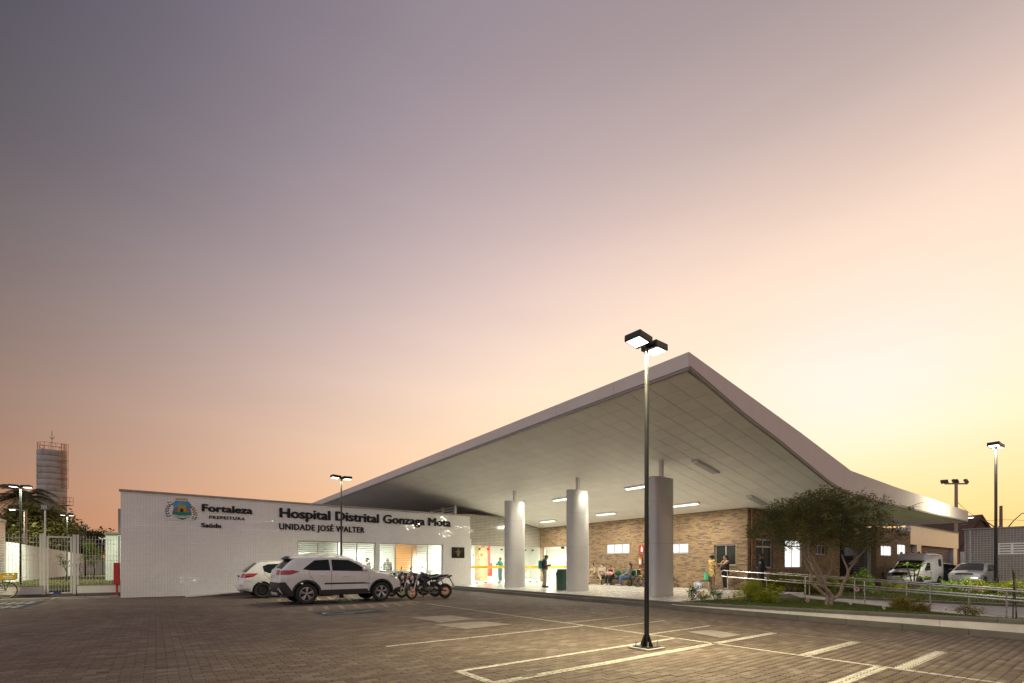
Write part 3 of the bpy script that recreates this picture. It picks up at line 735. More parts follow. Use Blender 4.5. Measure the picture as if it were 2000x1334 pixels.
# --- brick walls: mortar backing and bricks laid on it one by one
BX, BY = 21.63, 10.95
openA = [(21.95, 25.22, FZ, 2.6), (17.73, 19.5, 2.0, 2.6), (13.98, 15.75, 1.93, 2.46), (11.5, 12.56, 1.31, 2.3)]           # y0, y1, z0, z1 on the entrance side
openB = [(22.42, 24.1, 1.19, 2.56), (25.36, 27.35, 1.18, 2.62), (29.0, 30.6, 1.92, 2.46), (38.86, 38.87, 0, .01), (39.75, 42.2, 1.98, 2.72), (43.3, 45.5, 2.1, 2.9)]  # x0, x1, z0, z1 on the garden side
MORTAR = mat('brick_mortar', (.34, .255, .165), .9, var=.1)
def brick_mat():
    s = NT('facing_brick'); r = s.rand()
    c = s.ramp(r, [(0, (.42, .285, .15)), (.40, (.385, .26, .14)), (.58, (.34, .225, .13)), (.72, (.26, .175, .12)), (.86, (.195, .135, .105)), (1, (.155, .11, .09))], 'LINEAR')
    k = s.rng(s.noise(38, 4), .3, .7, .84, 1.14)
    v = s.nd('ShaderNodeVectorMath', operation='SCALE'); s.L.new(c, v.inputs[0]); s.L.new(k, v.inputs[3])
    s.put(s.p.inputs['Base Color'], v.outputs[0]); s.p.inputs['Roughness'].default_value = .6; s.bump(s.noise(70, 3), .3, .004); return s.m
BRICK = brick_mat()
def panel_wall(u0, u1, z0, z1, holes):                              # rectangles left over around rectangular holes
    us = sorted({u0, u1, *[min(max(h[i], u0), u1) for h in holes for i in (0, 1)]}); out = []
    for a, c in zip(us, us[1:]):
        if c - a < 1e-4: continue
        hs = sorted([(h[2], h[3]) for h in holes if h[0] < (a + c) / 2 < h[1]]); z = z0
        for lo, hi in hs:
            if lo > z: out.append((a, c, z, lo))
            z = hi
        if z < z1: out.append((a, c, z, z1))
    return out
for rects in ([('A',) + q for q in panel_wall(BY + .28, 25.6, FZ - .05, 3.95, openA)], [('B',) + q for q in panel_wall(BX + .0045, 32.46, -.05, 3.95, openB)], [('B',) + q for q in panel_wall(38.8, 46.5, -.05, 3.95, openB)]):
    b = MB()
    for ax, u0, u1, z0, z1 in rects:
        if ax == 'A': b.box(BX + .0045, u0, z0, BX + .3, u1, z1)
        else: b.box(u0, BY + .0045, z0, u1, BY + .28, z1)
    part(b, 'backing_wall', MORTAR)
def lay(u0, u1, z0, z1, holes, off):
    out = []; H_, L_ = .0625, .25; r = 0; z = z0
    while z + .03 < z1:
        zt = min(z + H_ - .008, z1); o = [0, .125, .07, .19][r % 4] + (.03 * ((r * 7) % 3)); u = u0 - o
        while u < u1:
            a, c = max(u + .004, u0), min(u + L_ - .004, u1); u += L_
            segs = [(a, c)]
            for h in holes:
                if h[2] < zt and h[3] > z + .004:
                    segs = [q for (p1, p2) in segs for q in ((p1, min(p2, h[0])), (max(p1, h[1]), p2)) if q[1] - q[0] > .02]
            for q in segs:
                if q[1] - q[0] > .02: out.append((q[0], q[1], z + .004, zt))
        z += H_; r += 1
    return out
bricksA = lay(BY, 25.6, FZ, 3.94, openA, 0)
bricksB = lay(BX, 32.46, -.02, 3.94, openB, 1) + lay(38.8, 46.5, -.02, 3.94, openB, 1)
bw = empty('brick_wall'); bw.parent = HB
full = {}
ind = sorted([q for q in bricksA if q[1] - q[0] > .2 and q[2] > .3], key=lambda q: q[0] + .4 * abs(q[2] - 1.6))[:300]
keyset = set(ind)
mb = MB(); mb.box(-.003, -.121, -.0252, .02, .121, .0252); brick_me = mb.mesh('brick', BRICK)
for q in ind:
    o = link('brick', brick_me, bw, (BX + rng.uniform(-.002, .003), (q[0] + q[1]) / 2, (q[2] + q[3]) / 2)); o.scale = (1, (q[1] - q[0]) / .242, (q[3] - q[2]) / .0505)
V = []; 
for q in bricksA:
    if q in keyset: continue
    j = rng.uniform(-.002, .003); x0, x1 = BX - .003 + j, BX + .02
    V.append([(x0, q[0], q[2]), (x0, q[0], q[3]), (x0, q[1], q[3]), (x0, q[1], q[2]), (x1, q[0], q[2]), (x1, q[0], q[3]), (x1, q[1], q[3]), (x1, q[1], q[2])])
nA = len(V)
for q in bricksB:
    j = rng.uniform(-.002, .003); x0, x1 = BY - .003 + j, BY + .02
    V.append([(q[1], x0, q[2]), (q[1], x0, q[3]), (q[0], x0, q[3]), (q[0], x0, q[2]), (q[1], x1, q[2]), (q[1], x1, q[3]), (q[0], x1, q[3]), (q[0], x1, q[2])])
V = np.array(V); Fq = np.array([(0, 3, 2, 1), (0, 1, 5, 4), (1, 2, 6, 5), (2, 3, 7, 6), (3, 0, 4, 7)])
F = (Fq[None] + (np.arange(len(V)) * 8)[:, None, None]).reshape(-1, 4)
o = link('brickwork', np_mesh('brickwork', V.reshape(-1, 3), F, BRICK), bw); o['kind'] = 'stuff'
# --- windows in the brick walls
def window(axis, u0, u1, z0, z1, npane, glass, transom=None, reveal=.14, sill=True):
    w = empty('window'); w.parent = HB
    def bx(b, a, c, lo, hi, d0, d1):
        return b.box(BX + d0, a, lo, BX + d1, c, hi) if axis == 'A' else b.box(a, BY + d0, lo, c, BY + d1, hi)
    f = MB(); t = .055; D0, D1 = reveal - .06, reveal + .02
    bx(f, u0, u0 + t, z0, z1, D0, D1); bx(f, u1 - t, u1, z0, z1, D0, D1); bx(f, u0 + t, u1 - t, z0, z0 + t, D0, D1); bx(f, u0 + t, u1 - t, z1 - t, z1, D0, D1)
    du = (u1 - u0) / npane
    for k in range(1, npane): bx(f, u0 + k * du - .025, u0 + k * du + .025, z0 + t, z1 - t, D0 + .01, D1 - .01)
    if transom: bx(f, u0 + t, u1 - t, transom - .035, transom + .035, D0 - .005, D1 - .012)
    f.build('frame', ALU, w)
    for k in range(npane):
        p = MB(); bx(p, u0 + k * du + .03, u0 + (k + 1) * du - .03, z0 + t - .01, z1 - t + .01, reveal - .025, reveal - .015); p.build('pane', glass, w)
    if sill: p = MB(); bx(p, u0 - .03, u1 + .03, z0 - .035, z0 - .002, -.03, reveal - .062); p.build('sill', COPING, w)
    return w
TINT = mat('dark_window_glass', (.03, .032, .027), .06, var=0, spec=.7)
window('A', 17.73, 19.5, 2.0, 2.6, 3, WINLIT); window('A', 13.98, 15.75, 1.93, 2.46, 3, WINLIT); window('A', 11.5, 12.56, 1.31, 2.3, 2, TINT)
window('B', 22.42, 24.1, 1.19, 2.56, 2, TINT, 2.2); window('B', 25.36, 27.35, 1.18, 2.62, 2, WINLIT, 2.3); window('B', 29.0, 30.6, 1.92, 2.46, 3, TINT)
window('B', 39.75, 42.2, 1.98, 2.72, 3, WINLIT); window('B', 43.3, 45.5, 2.1, 2.9, 3, WINLIT)
# entrance doors in the brick wall
for a, c in ((21.98, 23.05), (23.07, 24.1), (24.12, 25.19)):
    g = empty('glass_door'); g.parent = HB
    p = MB(); p.box(BX + .12, a, FZ + .01, BX + .132, c, 2.38); p.build('pane', GLASS, g)
    p = MB(); p.box(BX + .112, a, 1.13, BX + .1185, c, 1.29); p.build('warning_band', YELLOW, g)
    p = MB(); p.tube([(BX + .05, a + .1, .85), (BX + .05, a + .1, 1.5)], .015); p.tube([(BX + .12, a + .1, .95), (BX + .05, a + .1, .95)], .01); p.tube([(BX + .12, a + .1, 1.4), (BX + .05, a + .1, 1.4)], .01); p.build('handle', STEEL, g, smooth=True)
b = MB(); b.box(BX + .04, 21.95, 2.4, BX + .2, 25.22, 2.6); b.box(BX + .04, 25.17, FZ, BX + .2, 25.219, 2.4); part(b, 'door_frame', WHITE)
b = MB(); b.box(BX + .0, 23.15, 2.43, BX + .035, 23.45, 2.57); part(b, 'door_closer_box', DARK)
# downpipe at the brick corner
b = MB(); b.tube([(BX + .28, BY - .05, 0), (BX + .28, BY - .05, 3.9)], .035); part(b, 'downpipe', mat('copper_pipe', (.42, .22, .12), .4, .4), smooth=True)
# --- recessed dark tiled porch and the far white wing
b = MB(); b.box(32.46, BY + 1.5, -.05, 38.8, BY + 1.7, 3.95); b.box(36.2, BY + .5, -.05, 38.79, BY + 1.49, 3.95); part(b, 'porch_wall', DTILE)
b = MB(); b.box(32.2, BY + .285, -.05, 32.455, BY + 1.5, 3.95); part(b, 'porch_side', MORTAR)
w = empty('window'); w.parent = HB
f = MB()
f.box(33.1, BY + 1.42, 1.95, 33.16, BY + 1.49, 2.62); f.box(34.94, BY + 1.42, 1.95, 35.0, BY + 1.49, 2.62); f.box(33.16, BY + 1.42, 1.95, 34.94, BY + 1.49, 2.0); f.box(33.16, BY + 1.42, 2.57, 34.94, BY + 1.49, 2.62); f.box(34.02, BY + 1.42, 2.0, 34.08, BY + 1.49, 2.57); f.build('frame', ALU, w)
for a, c in ((33.16, 34.02), (34.08, 34.94)): p = MB(); p.box(a, BY + 1.45, 2.0, c, BY + 1.46, 2.57); p.build('pane', WINLIT, w)
b = MB(); b.box(46.5, BY, 2.95, 62, BY + .3, 4.42); b.box(48.2, BY + .002, 0, 49.4, BY + .3, 2.95); b.box(60.3, BY + .05, 0, 61.7, BY + .35, 2.95); part(b, 'wing_wall', WTILE)
b = MB(); b.box(46.4, BY - .04, 4.42, 62.05, BY + .34, 4.5); part(b, 'coping', TRIM)
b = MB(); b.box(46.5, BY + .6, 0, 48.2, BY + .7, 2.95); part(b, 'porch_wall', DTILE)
sh = empty('shutter'); sh.parent = HB
for k in range(22): s = MB(); s.prism([(BY + .35, k * .134), (BY + .31, k * .134 + .03), (BY + .31, k * .134 + .1), (BY + .35, k * .134 + .13)], 49.4, 60.3, 'X'); s.build('slat', mat('shutter_metal', (.30, .26, .24), .5, .3, var=.06), sh, clean=True)
b = MB(); b.box(46.6, BY + .36, 0, 61.9, BY + 14, 4.3); b.box(38.8, BY + .3, 0, 46.4, BY + 14, 3.9); b.box(28, BY + 1.75, 0, 38.7, BY + 14, 3.9); part(b, 'rear_block', WALLW)
# --- canopy: sloping roof deck, soffit panels, fascia
CY0, CX0, CY1 = 6.6, 10.25, 46.0
can = empty('canopy'); can.parent = HB
TOPP = [(10.25, 6.41), (13.5, 5.93), (16.26, 5.52), (19.95, 4.92), (20.6, 4.81), (25.9, 4.72), (31.9, 4.70), (39.8, 4.62)]
BOTP = [(10.25, 6.04), (13.0, 5.36), (14.9, 5.0), (16.3, 4.68), (18.55, 4.18), (19.6, 4.02), (21.6, 3.88), (30, 3.92), (39.8, 3.98)]
def interp(P, x):
    for (a, za), (c, zc) in zip(P, P[1:]):
        if x <= c: return za + (zc - za) * (x - a) / (c - a)
    return P[-1][1]
b = MB()
b.prism([(CX0 + .06, soff(CX0) + .32), (20.6, 4.72), (39.7, 4.5), (39.7, 4.02), (21.6, 4.02), (CX0 + .06, soff(CX0) + .06)], CY0 + .06, CY1, 'Y'); b.build('roof_deck', GAPD, can, clean=True)
# fascia, front eave (along y)
ys = [CY0] + list(np.arange(8.95, CY1, 2.35)) + [CY1]
for a, c in zip(ys, ys[1:]):
    p = MB(); p.box(CX0 - .01 + rng.uniform(-.002, .002), a + .004, 6.07, CX0 + .05, c - .004, 6.42); p.build('fascia_panel', FASC, can)
p = MB(); p.box(CX0 + .005, CY0 + .02, 6.0, CX0 + .08, CY1, 6.066); p.build('fascia_trim', TRIM, can)
xs = [10.25, 14.9, 20.0, 20.9, 25.6, 30.6, 35.5, 39.8]
for a, c in zip(xs, xs[1:]):
    n = 8; up = [(x, interp(TOPP, x)) for x in np.linspace(a + .004, c - .004, n)]; lo = [(x, interp(BOTP, x) + .06) for x in np.linspace(a + .004, c - .004, n)]
    p = MB(); p.prism(lo + up[::-1], CY0 - .01, CY0 + .05, 'Y'); p.build('fascia_panel', FASC, can, clean=True)
xx = np.linspace(10.25, 39.8, 40); lo = [(x, interp(BOTP, x)) for x in xx]; up = [(x, interp(BOTP, x) + .058) for x in xx]
p = MB(); p.prism(lo + up[::-1], CY0 + .005, CY0 + .09, 'Y'); p.build('fascia_trim', TRIM, can, clean=True)
p = MB(); p.box(39.74, CY0 + .06, 4.02, 39.8, 24, 4.62); p.build('fascia_panel', FASC, can)
# flashing line inside the soffit edge
p = MB(); p.box(CX0 + .1, CY0 + .12, 6.0, CX0 + .16, CY1, 6.03); p.build('edge_strip', CEIL, can)
# soffit panels
pan = MB(); pan.rbox(-.296, -.296, -.012, .296, .296, .006, .005, 1); pan_me = pan.mesh('ceiling_panel', CEIL)
slope = -math.atan(.182); cells = []
for i in range(19):
    for j in range(65):
        x = CX0 + .45 + i * .59; y = CY0 + .42 + j * .6
        if x > 21.4: continue
        if x > BX - .3 and y > BY - .3: continue
        cells.append((x, y, soff(x), -slope))
for i in range(30):
    for j in range(7):
        x, y = 21.95 + i * .6, CY0 + .42 + j * .6
        cells.append((x, y, 3.96, 0))
cells.sort(key=lambda q: q[0] * CT + q[1] * ST)
V = []; pv = np.array(pan.v)
for k, (x, y, z, a) in enumerate(cells):
    if k < 300:
        o = link('ceiling_panel', pan_me, can, (x, y, z)); o.rotation_euler = (0, a, 0)
    else:
        c_, s_ = math.cos(a), math.sin(a); q = pv.copy(); q[:, 0] = pv[:, 0] * c_ + pv[:, 2] * s_; q[:, 2] = -pv[:, 0] * s_ + pv[:, 2] * c_; V.append(q + np.array((x, y, z)))
mb = MB(); nv = len(pv)
for k, q in enumerate(V):
    mb.v.extend(map(tuple, q)); mb.f.extend([[i + k * nv for i in f] for f in pan.f]); mb.mi.extend([0] * len(pan.f))
o = mb.build('ceiling_panels', CEIL, can); o['kind'] = 'stuff'
# clerestory louvre screen standing on the flat roof under the canopy
lv = empty('louvre_screen'); lv.parent = HB
for k in range(7):
    b = MB(); b.box(15.0, 26.0 + k * 1.6, 4.1, 15.12, 26.12 + k * 1.6, 5.1); b.build('post', ALU, lv)
for k in range(6):
    b = MB(); b.box(15.03, 26.12, 4.15 + k * .16, 15.1, 36, 4.2 + k * .16); b.build('slat', ALU, lv)
# --- aerofoil columns with slim steel posts
def column(x, y, h, zt):
    c = empty('column', (x, y, FZ)); c.parent = HB
    def sec(s=1.0):
        return [(.62 * s * math.copysign(abs(math.cos(a)) ** .72, math.cos(a)), .23 * s * math.copysign(abs(math.sin(a)) ** .8, math.sin(a))) for a in np.linspace(0, 2 * math.pi, 40, endpoint=False)]
    zs = [0, 1.92, 3.42, h] if h > 4 else [0, h]
    for a, t in zip(zs, zs[1:]):
        p = MB(); p.prism(sec(), a + .004, t - .004, 'Z'); p.build('cladding_panel', COLM, c, smooth=True)
    p = MB(); p.prism(sec(.985), .002, h - .01, 'Z'); p.build('core', TRIM, c, smooth=True)
    p = MB(); p.box(-.065, -.065, h - .01, .065, .065, zt - FZ); p.build('post', WHITE, c)
COLM = mat('column_cladding', (.50, .49, .48), .36, .3, var=.03, scale=1.5)
for p_, t_ in ((at(1003, 1147, FZ), 4.62), (at(1125.5, 1154.3, FZ), 4.6), (at(1290, 1165, FZ), 4.52)):
    column(14.92, p_.y if p_.y > 11 else 10.75, t_ - FZ, soff(14.92) + .02)
# ================================================================ vehicles
CARW = mat('white_car_paint', (.74, .74, .73), .25, var=.02, coat=.9)
CARS_ = mat('silver_car_paint', (.40, .40, .41), .3, .55, var=.03, coat=.8)
CARG = mat('dark_green_car_paint', (.03, .05, .042), .25, .2, var=.03, coat=.9)
CGLASS = mat('tinted_car_glass', (.012, .014, .015), .04, var=0, spec=.6)
REDL = mat('red_lamp_lens', (.42, .012, .015), .1, var=0, coat=.6)
CLRL = mat('clear_lamp_lens', (.55, .55, .53), .08, .4, var=.02, coat=.5)
CLAD = mat('black_cladding', (.03, .03, .031), .6, var=.12)
RIMM = mat('alloy_rim', (.48, .47, .46), .3, .7, var=.04)
RIMD = mat('dark_steel_rim', (.03, .03, .03), .5, .4, var=.1)
PLATE = mat('number_plate', (.62, .62, .62), .5, var=.05)
PBLUE = mat('plate_blue_band', (.02, .05, .25), .5, var=0)
CHROME = mat('chrome', (.7, .7, .7), .12, 1.0, var=0)
SEAM = mat('door_gap', (.03, .03, .03), .8, var=0)
def inside(p, poly):
    x, y = p; r = False; n = len(poly)
    for i in range(n):
        (x1, y1), (x2, y2) = poly[i], poly[(i + 1) % n]
        if (y1 > y) != (y2 > y) and x < (x2 - x1) * (y - y1) / (y2 - y1) + x1: r = not r
    return r
def seg_dist(p, a, b):
    ax, ay = a; bx, by = b; dx, dy = bx - ax, by - ay; L2 = dx * dx + dy * dy
    t = 0 if L2 == 0 else max(0, min(1, ((p[0] - ax) * dx + (p[1] - ay) * dy) / L2))
    return math.hypot(p[0] - ax - t * dx, p[1] - ay - t * dy)
def wheel(parent, c, r, w, rim_m, style, side):
    wh = MB(); ax = (0, 1, 0)
    prof = [(r * .66, -w / 2 * .8), (r * .80, -w / 2), (r * .93, -w / 2 * .96), (r, -w / 2 * .7), (r, w / 2 * .7), (r * .93, w / 2 * .96), (r * .80, w / 2), (r * .66, w / 2 * .8)]
    wh.lathe(prof, (0, 0, 0), ax, 28, cap=False)
    o = wh.build('wheel', RUBBER, parent, smooth=True); o.location = c
    rm = MB(); s = side; ro = w / 2 * .72 * s
    rm.lathe([(r * .67, -w * .4), (r * .69, ro * 1.0 if s > 0 else ro), (r * .62, ro * 1.05), (r * .60, ro * .4)], (0, 0, 0), ax, 28, cap=False)
    rm.lathe([(r * .16, ro * .2), (r * .15, ro * .95), (r * .02, ro * 1.02)], (0, 0, 0), ax, 14)
    if style == 'alloy':
        for k in range(5):
            for da in (-.16, .16):
                a = 2 * math.pi * k / 5 + .3
                p0 = Vector((math.cos(a) * r * .12, ro * .92, math.sin(a) * r * .12)); p1 = Vector((math.cos(a + da) * r * .63, ro * .98, math.sin(a + da) * r * .63))
                rm.tube([p0, p1], [r * .055, r * .062], 6)
    elif style == 'steel':
        rm.lathe([(r * .6, ro * .35), (r * .45, ro * .8), (r * .2, ro * .75)], (0, 0, 0), ax, 24, cap=False)
        for k in range(10): a = 2 * math.pi * k / 10; rm.ball((math.cos(a) * r * .5, ro * .75, math.sin(a) * r * .5), r * .05, 6, 4)
    rm.build('rim', rim_m, o, smooth=True)
    dk = MB(); dk.lathe([(r * .64, ro * .1), (.01, ro * .12)], (0, 0, 0), ax, 20, cap=False); dk.build('brake_disc', DARK, o)
    return o
def car(name, label, loc, rz, S, group=None):
    root = empty(name, loc, rz, label, 'car', group)
    pts = S['outline']; hw = S['hw']; L0, L1 = S['x']; belt = S['belt']; ra = S['arch']; wr = S['wr']; wx = S['wheels']; sill = S['sill']
    def w(x, z):
        u = (2 * x - L0 - L1) / (L1 - L0)
        pl = 1 - (S.get('taper_f', .16) if u > 0 else S.get('taper_r', .10)) * abs(u) ** 5
        if z > belt:
            top = S['top']; k = (z - belt) / (top - belt); s = 1 - S['tumble'](x) * k ** 1.15
        else: s = 1 - .07 * ((belt - .15 - z) / (belt - sill)) ** 2 + .012 * math.exp(-((z - belt + .18) / .06) ** 2)
        return hw * pl * s
    up = [(p[0], p[1]) for p in pts]
    # bottom edge with wheel arches, front to rear
    bot = []
    for cx in sorted(wx, reverse=True):
        zc = wr; h = sill - zc
        a0 = math.asin(max(-1, min(1, h / ra)))
        bot += [(cx + ra * math.cos(a), zc + ra * math.sin(a)) for a in np.linspace(a0, math.pi - a0, 15)]
    poly = up + bot
    def rounded(x, z):
        d = min(seg_dist((x, z), up[i], up[i + 1]) for i in range(len(up) - 1)); r = S.get('round', .07)
        y = w(x, z)
        if d < r: y -= r * (1 - math.sqrt(max(0, 1 - (1 - d / r) ** 2))) * .9
        return y
    regs = S['regions']                               # list of (name, polygon, material, x-shift out)
    vs2 = [Vector(p) for p in poly]; ed = [(i, (i + 1) % len(poly)) for i in range(len(poly))]
    for nm, rp, *_ in regs:
        b0 = len(vs2); vs2 += [Vector(p) for p in rp]; ed += [(b0 + i, b0 + (i + 1) % len(rp)) for i in range(len(rp))]
    st = .085
    for i in range(int((L1 - L0) / st) + 1):
        for j in range(int((S['top'] - sill) / st) + 1):
            p = (L0 + i * st + (j % 2) * st / 2, sill + .02 + j * st)
            if inside(p, poly) and min(seg_dist(p, poly[k], poly[(k + 1) % len(poly)]) for k in range(len(poly))) > .03: vs2.append(Vector(p))
    for f in (.35, .7):                               # rows close to the edge for the rounding
        for i in range(len(up) - 1):
            a, b = Vector(up[i]), Vector(up[i + 1]); n = Vector((-(b - a).y, (b - a).x)).normalized() * -1
            for t in (.15, .5, .85):
                q = a.lerp(b, t) + n * S.get('round', .07) * f
                if not inside(q, poly): q = a.lerp(b, t) - n * S.get('round', .07) * f
                if inside(q, poly): vs2.append(q)
    V2, _, F2, *_ = delaunay_2d_cdt(vs2, ed, [], 1, 1e-5)
    groups = {}
    for f in F2:
        c = sum((V2[i] for i in f), Vector((0, 0))) / len(f)
        if not inside(c, poly): continue
        key = 'body'
        for nm, rp, *_ in regs:
            if inside(c, rp): key = nm; break
        groups.setdefault(key, []).append(f)
    Y = [rounded(v.x, v.y) for v in V2]
    body = MB()
    def emit(b, fs, side, off=0):
        idx = {}; vv = []
        for f in fs:
            for i in f:
                if i not in idx: idx[i] = len(vv); vv.append((V2[i].x, side * (Y[i] + off), V2[i].y))
        b.add(vv, [[idx[i] for i in (f if side < 0 else reversed(f))] for f in fs])
    for side in (1, -1): emit(body, groups.get('body', []), side)
    mats = {nm: (m, off) for nm, rp, m, off in regs}
    # strip over the top
    strips = {}
    sv = [-1, -.93, -.86, -.6, -.3, 0, .3, .6, .86, .93, 1]
    nrm = []
    for i, p in enumerate(up):
        a = Vector(up[max(i - 1, 0)]); b = Vector(up[min(i + 1, len(up) - 1)]); d = (b - a).normalized(); nrm.append(Vector((-d.y, d.x)))
    edge = [rounded(*p) for p in up]; grid = []
    for i, p in enumerate(up):
        row = []
        for s in sv:
            bul = S['crown'](p[0], p[1]) * (1 - s * s)
            q = Vector(p) + nrm[i] * bul; row.append((q.x, edge[i] * s, q.y))
        grid.append(row)
    for i in range(len(up) - 1):
        tg = pts[i][2]
        for k in range(len(sv) - 1):
            sm = abs((sv[k] + sv[k + 1]) / 2)
            nm = S['strip'](tg, sm)
            strips.setdefault(nm, []).append((grid[i][k], grid[i][k + 1], grid[i + 1][k + 1], grid[i + 1][k]))
    for q in strips.pop('body', []): body.add(q, [(0, 1, 2, 3)])
    o = body.build('body', S['paint'], root, smooth=True)
    for nm, qs in strips.items():
        b = MB()
        for q in qs: b.add(q, [(0, 1, 2, 3)])
        b.build(nm, S['parts'][nm], root, smooth=True)
    for nm, fs in groups.items():
        if nm == 'body': continue
        m, off = mats[nm]; m = m or S['paint']
        for side in (1, -1):
            b = MB(); emit(b, fs, side, off); b.build(nm.split('#')[0], m, root, smooth=True)
    # door gaps and handles
    for ln in S.get('seams', []):
        for side in (1, -1):
            b = MB(); n = 10; pp = []
            for (x0, z0), (x1, z1) in zip(ln, ln[1:]):
                for k in range(n): t = k / n; pp.append((x0 + (x1 - x0) * t, z0 + (z1 - z0) * t))
            pp.append(ln[-1])
            b.tube([(x, side * (rounded(x, z) - .001), z) for x, z in pp], .0045, 4); b.build('door_gap', SEAM, root)
    for hx, hz in S.get('handles', []):
        for side in (1, -1):
            b = MB(); yy = side * (rounded(hx, hz)); b.rbox(hx - .1, min(yy - .004 * side, yy + .03 * side), hz - .017, hx + .1, max(yy - .004 * side, yy + .03 * side), hz + .017, .009); b.build('door_handle', S.get('handle_m', S['paint']), root, smooth=True)
    for mx, mz in S.get('mirrors', []):
        for side in (1, -1):
            yy = rounded(mx, mz) * side
            b = MB(); b.ball((mx, yy + .12 * side, mz + .05), (.06, .11, .075), 12, 8); b.tube([(mx, yy - .02 * side, mz - .02), (mx, yy + .07 * side, mz + .02)], .025); b.build('mirror', S.get('mirror_m', S['paint']), root, smooth=True)
    ub = MB(); ub.box(L0 + .12, -hw * .78, sill - .05, L1 - .12, hw * .78, sill + .3)
    for cx in wx: pass
    ub.build('underbody', DARK, root)
    for cx in wx:
        wl = MB()
        for side in (1, -1):
            wl.add([(cx + ra * math.cos(a), side * y, wr + ra * math.sin(a)) for a in np.linspace(-.1, math.pi + .1, 16) for y in (hw * .5, hw * .93)],
                   [(2 * i, 2 * i + 1, 2 * i + 3, 2 * i + 2) for i in range(15)])
        wl.build('wheel_housing', DARK, root)
    for cx in wx:
        for side in (1, -1): wheel(root, (cx, side * (hw - .115), wr), wr, .21, S['rim'], S['rim_style'], side)
    for (px, pz, ang) in S.get('plates', []):
        M = Matrix.Rotation(ang, 3, 'Y'); b = MB(); b.cbox((px, 0, pz), (.012, .4, .13), M); o = b.build('number_plate', PLATE, root)
        b = MB(); b.cbox(Vector((px, 0, pz)) + M @ Vector((.002 if px > 0 else -.002, 0, .05)), (.012, .398, .028), M); b.build('plate_band', PBLUE, o)
    for bd in S.get('extra', []): bd(root)
    return root
def no(tag_, s): return 'body'
# ---- white crossover
def suv_strip(t, s):
    if t == 'rear_window' and s < .9: return 'rear_window'
    if t == 'windshield' and s < .9: return 'windshield'
    if t in ('bumper', 'fbumper'): return 'bumper' if t == 'bumper' else 'front_bumper'
    if t == 'spoiler': return 'spoiler'
    if t == 'lamp' and s > .55: return 'tail_light'
    if t == 'flamp' and s > .6: return 'headlight'
    if t == 'flamp': return 'grille'
    return 'body'
def arch_ring(cx, zc, r0, r1, zmin):
    a0 = math.asin(max(-1, (zmin - zc) / r1)); a1 = math.asin(max(-1, (zmin - zc) / r0))
    return [(cx + r1 * math.cos(a), zc + r1 * math.sin(a)) for a in np.linspace(a0, math.pi - a0, 15)] + [(cx + r0 * math.cos(a), zc + r0 * math.sin(a)) for a in np.linspace(math.pi - a1, a1, 15)]
SUVP = [(-1.97, .32, 'bumper'), (-2.10, .44, 'bumper'), (-2.14, .60, 'bumper'), (-2.13, .735, 'body'), (-2.12, .78, 'body'), (-2.11, .98, 'lamp'), (-2.07, 1.13, 'body'), (-2.02, 1.17, 'rear_window'), (-1.86, 1.34, 'rear_window'), (-1.70, 1.49, 'spoiler'), (-1.82, 1.535, 'spoiler'), (-1.74, 1.575, 'body'), (-1.4, 1.61, 'body'), (-.8, 1.632, 'body'), (-.2, 1.625, 'body'), (.22, 1.575, 'windshield'), (.55, 1.42, 'windshield'), (.88, 1.23, 'windshield'), (1.12, 1.075, 'body'), (1.45, 1.03, 'body'), (1.75, .965, 'body'), (1.98, .87, 'flamp'), (2.08, .72, 'body'), (2.12, .58, 'fbumper'), (2.11, .42, 'fbumper'), (2.02, .32, 'fbumper')]
SUV = dict(outline=SUVP, hw=.89, x=(-2.14, 2.13), belt=1.06, top=1.63, arch=.415, wr=.345, wheels=(-1.285, 1.305), sill=.32, tumble=lambda x: .22, crown=lambda x, z: .05 if z > 1.5 else .07 if abs(x) > 1.7 else .045, round=.075,
    paint=CARW, rim=RIMM, rim_style='alloy', strip=suv_strip,
    parts=dict(rear_window=CGLASS, windshield=CGLASS, bumper=CLAD, front_bumper=CLAD, spoiler=DARK, tail_light=REDL, headlight=CLRL, grille=DARK),
    regions=[('side_strip', [(-.72, .655), (-.72, .705), (.62, .705), (.95, .655)], DARK, .012), ('side_window', [(-1.42, 1.17), (-1.02, 1.475), (-.55, 1.505), (-.52, 1.125), (-1.15, 1.13)], CGLASS, .002), ('side_window#2', [(-.46, 1.505), (.12, 1.49), (.42, 1.36), (.78, 1.12), (.66, 1.095), (-.46, 1.12)], CGLASS, .002),
             ('tail_light', [(-2.09, 1.0), (-2.07, 1.12), (-1.72, 1.145), (-1.52, 1.10), (-1.78, 1.0)], REDL, .012), ('headlight', [(2.04, .80), (1.95, .90), (1.58, 1.0), (1.66, .90)], CLRL, .01),
             ('arch_trim', arch_ring(-1.285, .345, .417, .475, .33), CLAD, .014), ('arch_trim#2', arch_ring(1.305, .345, .417, .475, .33), CLAD, .014),
             ('sill_cladding', [(-.86, .325), (-.80, .47), (.76, .475), (.86, .325)], CLAD, .012), ('bumper_side', [(-2.13, .735), (-1.95, .75), (-1.77, .50), (-1.70, .325), (-1.98, .325), (-2.14, .6)], CLAD, .01), ('bumper_side#2', [(2.11, .5), (1.86, .46), (1.72, .325), (2.02, .325)], CLAD, .01),
             ('door', [(-1.19, 1.11), (-1.2, .98), (-1.02, .72), (-.92, .53), (-.5, .53), (-.5, 1.10)], CARW, 0), ('door#2', [(-.48, 1.10), (-.48, .53), (.80, .53), (.83, .85), (.79, 1.07)], CARW, 0), ],
    seams=[[(-1.2, 1.13), (-1.22, .98), (-1.02, .72), (-.95, .62)], [(-.49, 1.5), (-.49, .48)], [(.80, 1.08), (.84, .85), (.80, .48)]], handles=[(-.78, .965), (.02, .94)], mirrors=[(.62, 1.12)], plates=[(-2.175, .86, 0.05)])
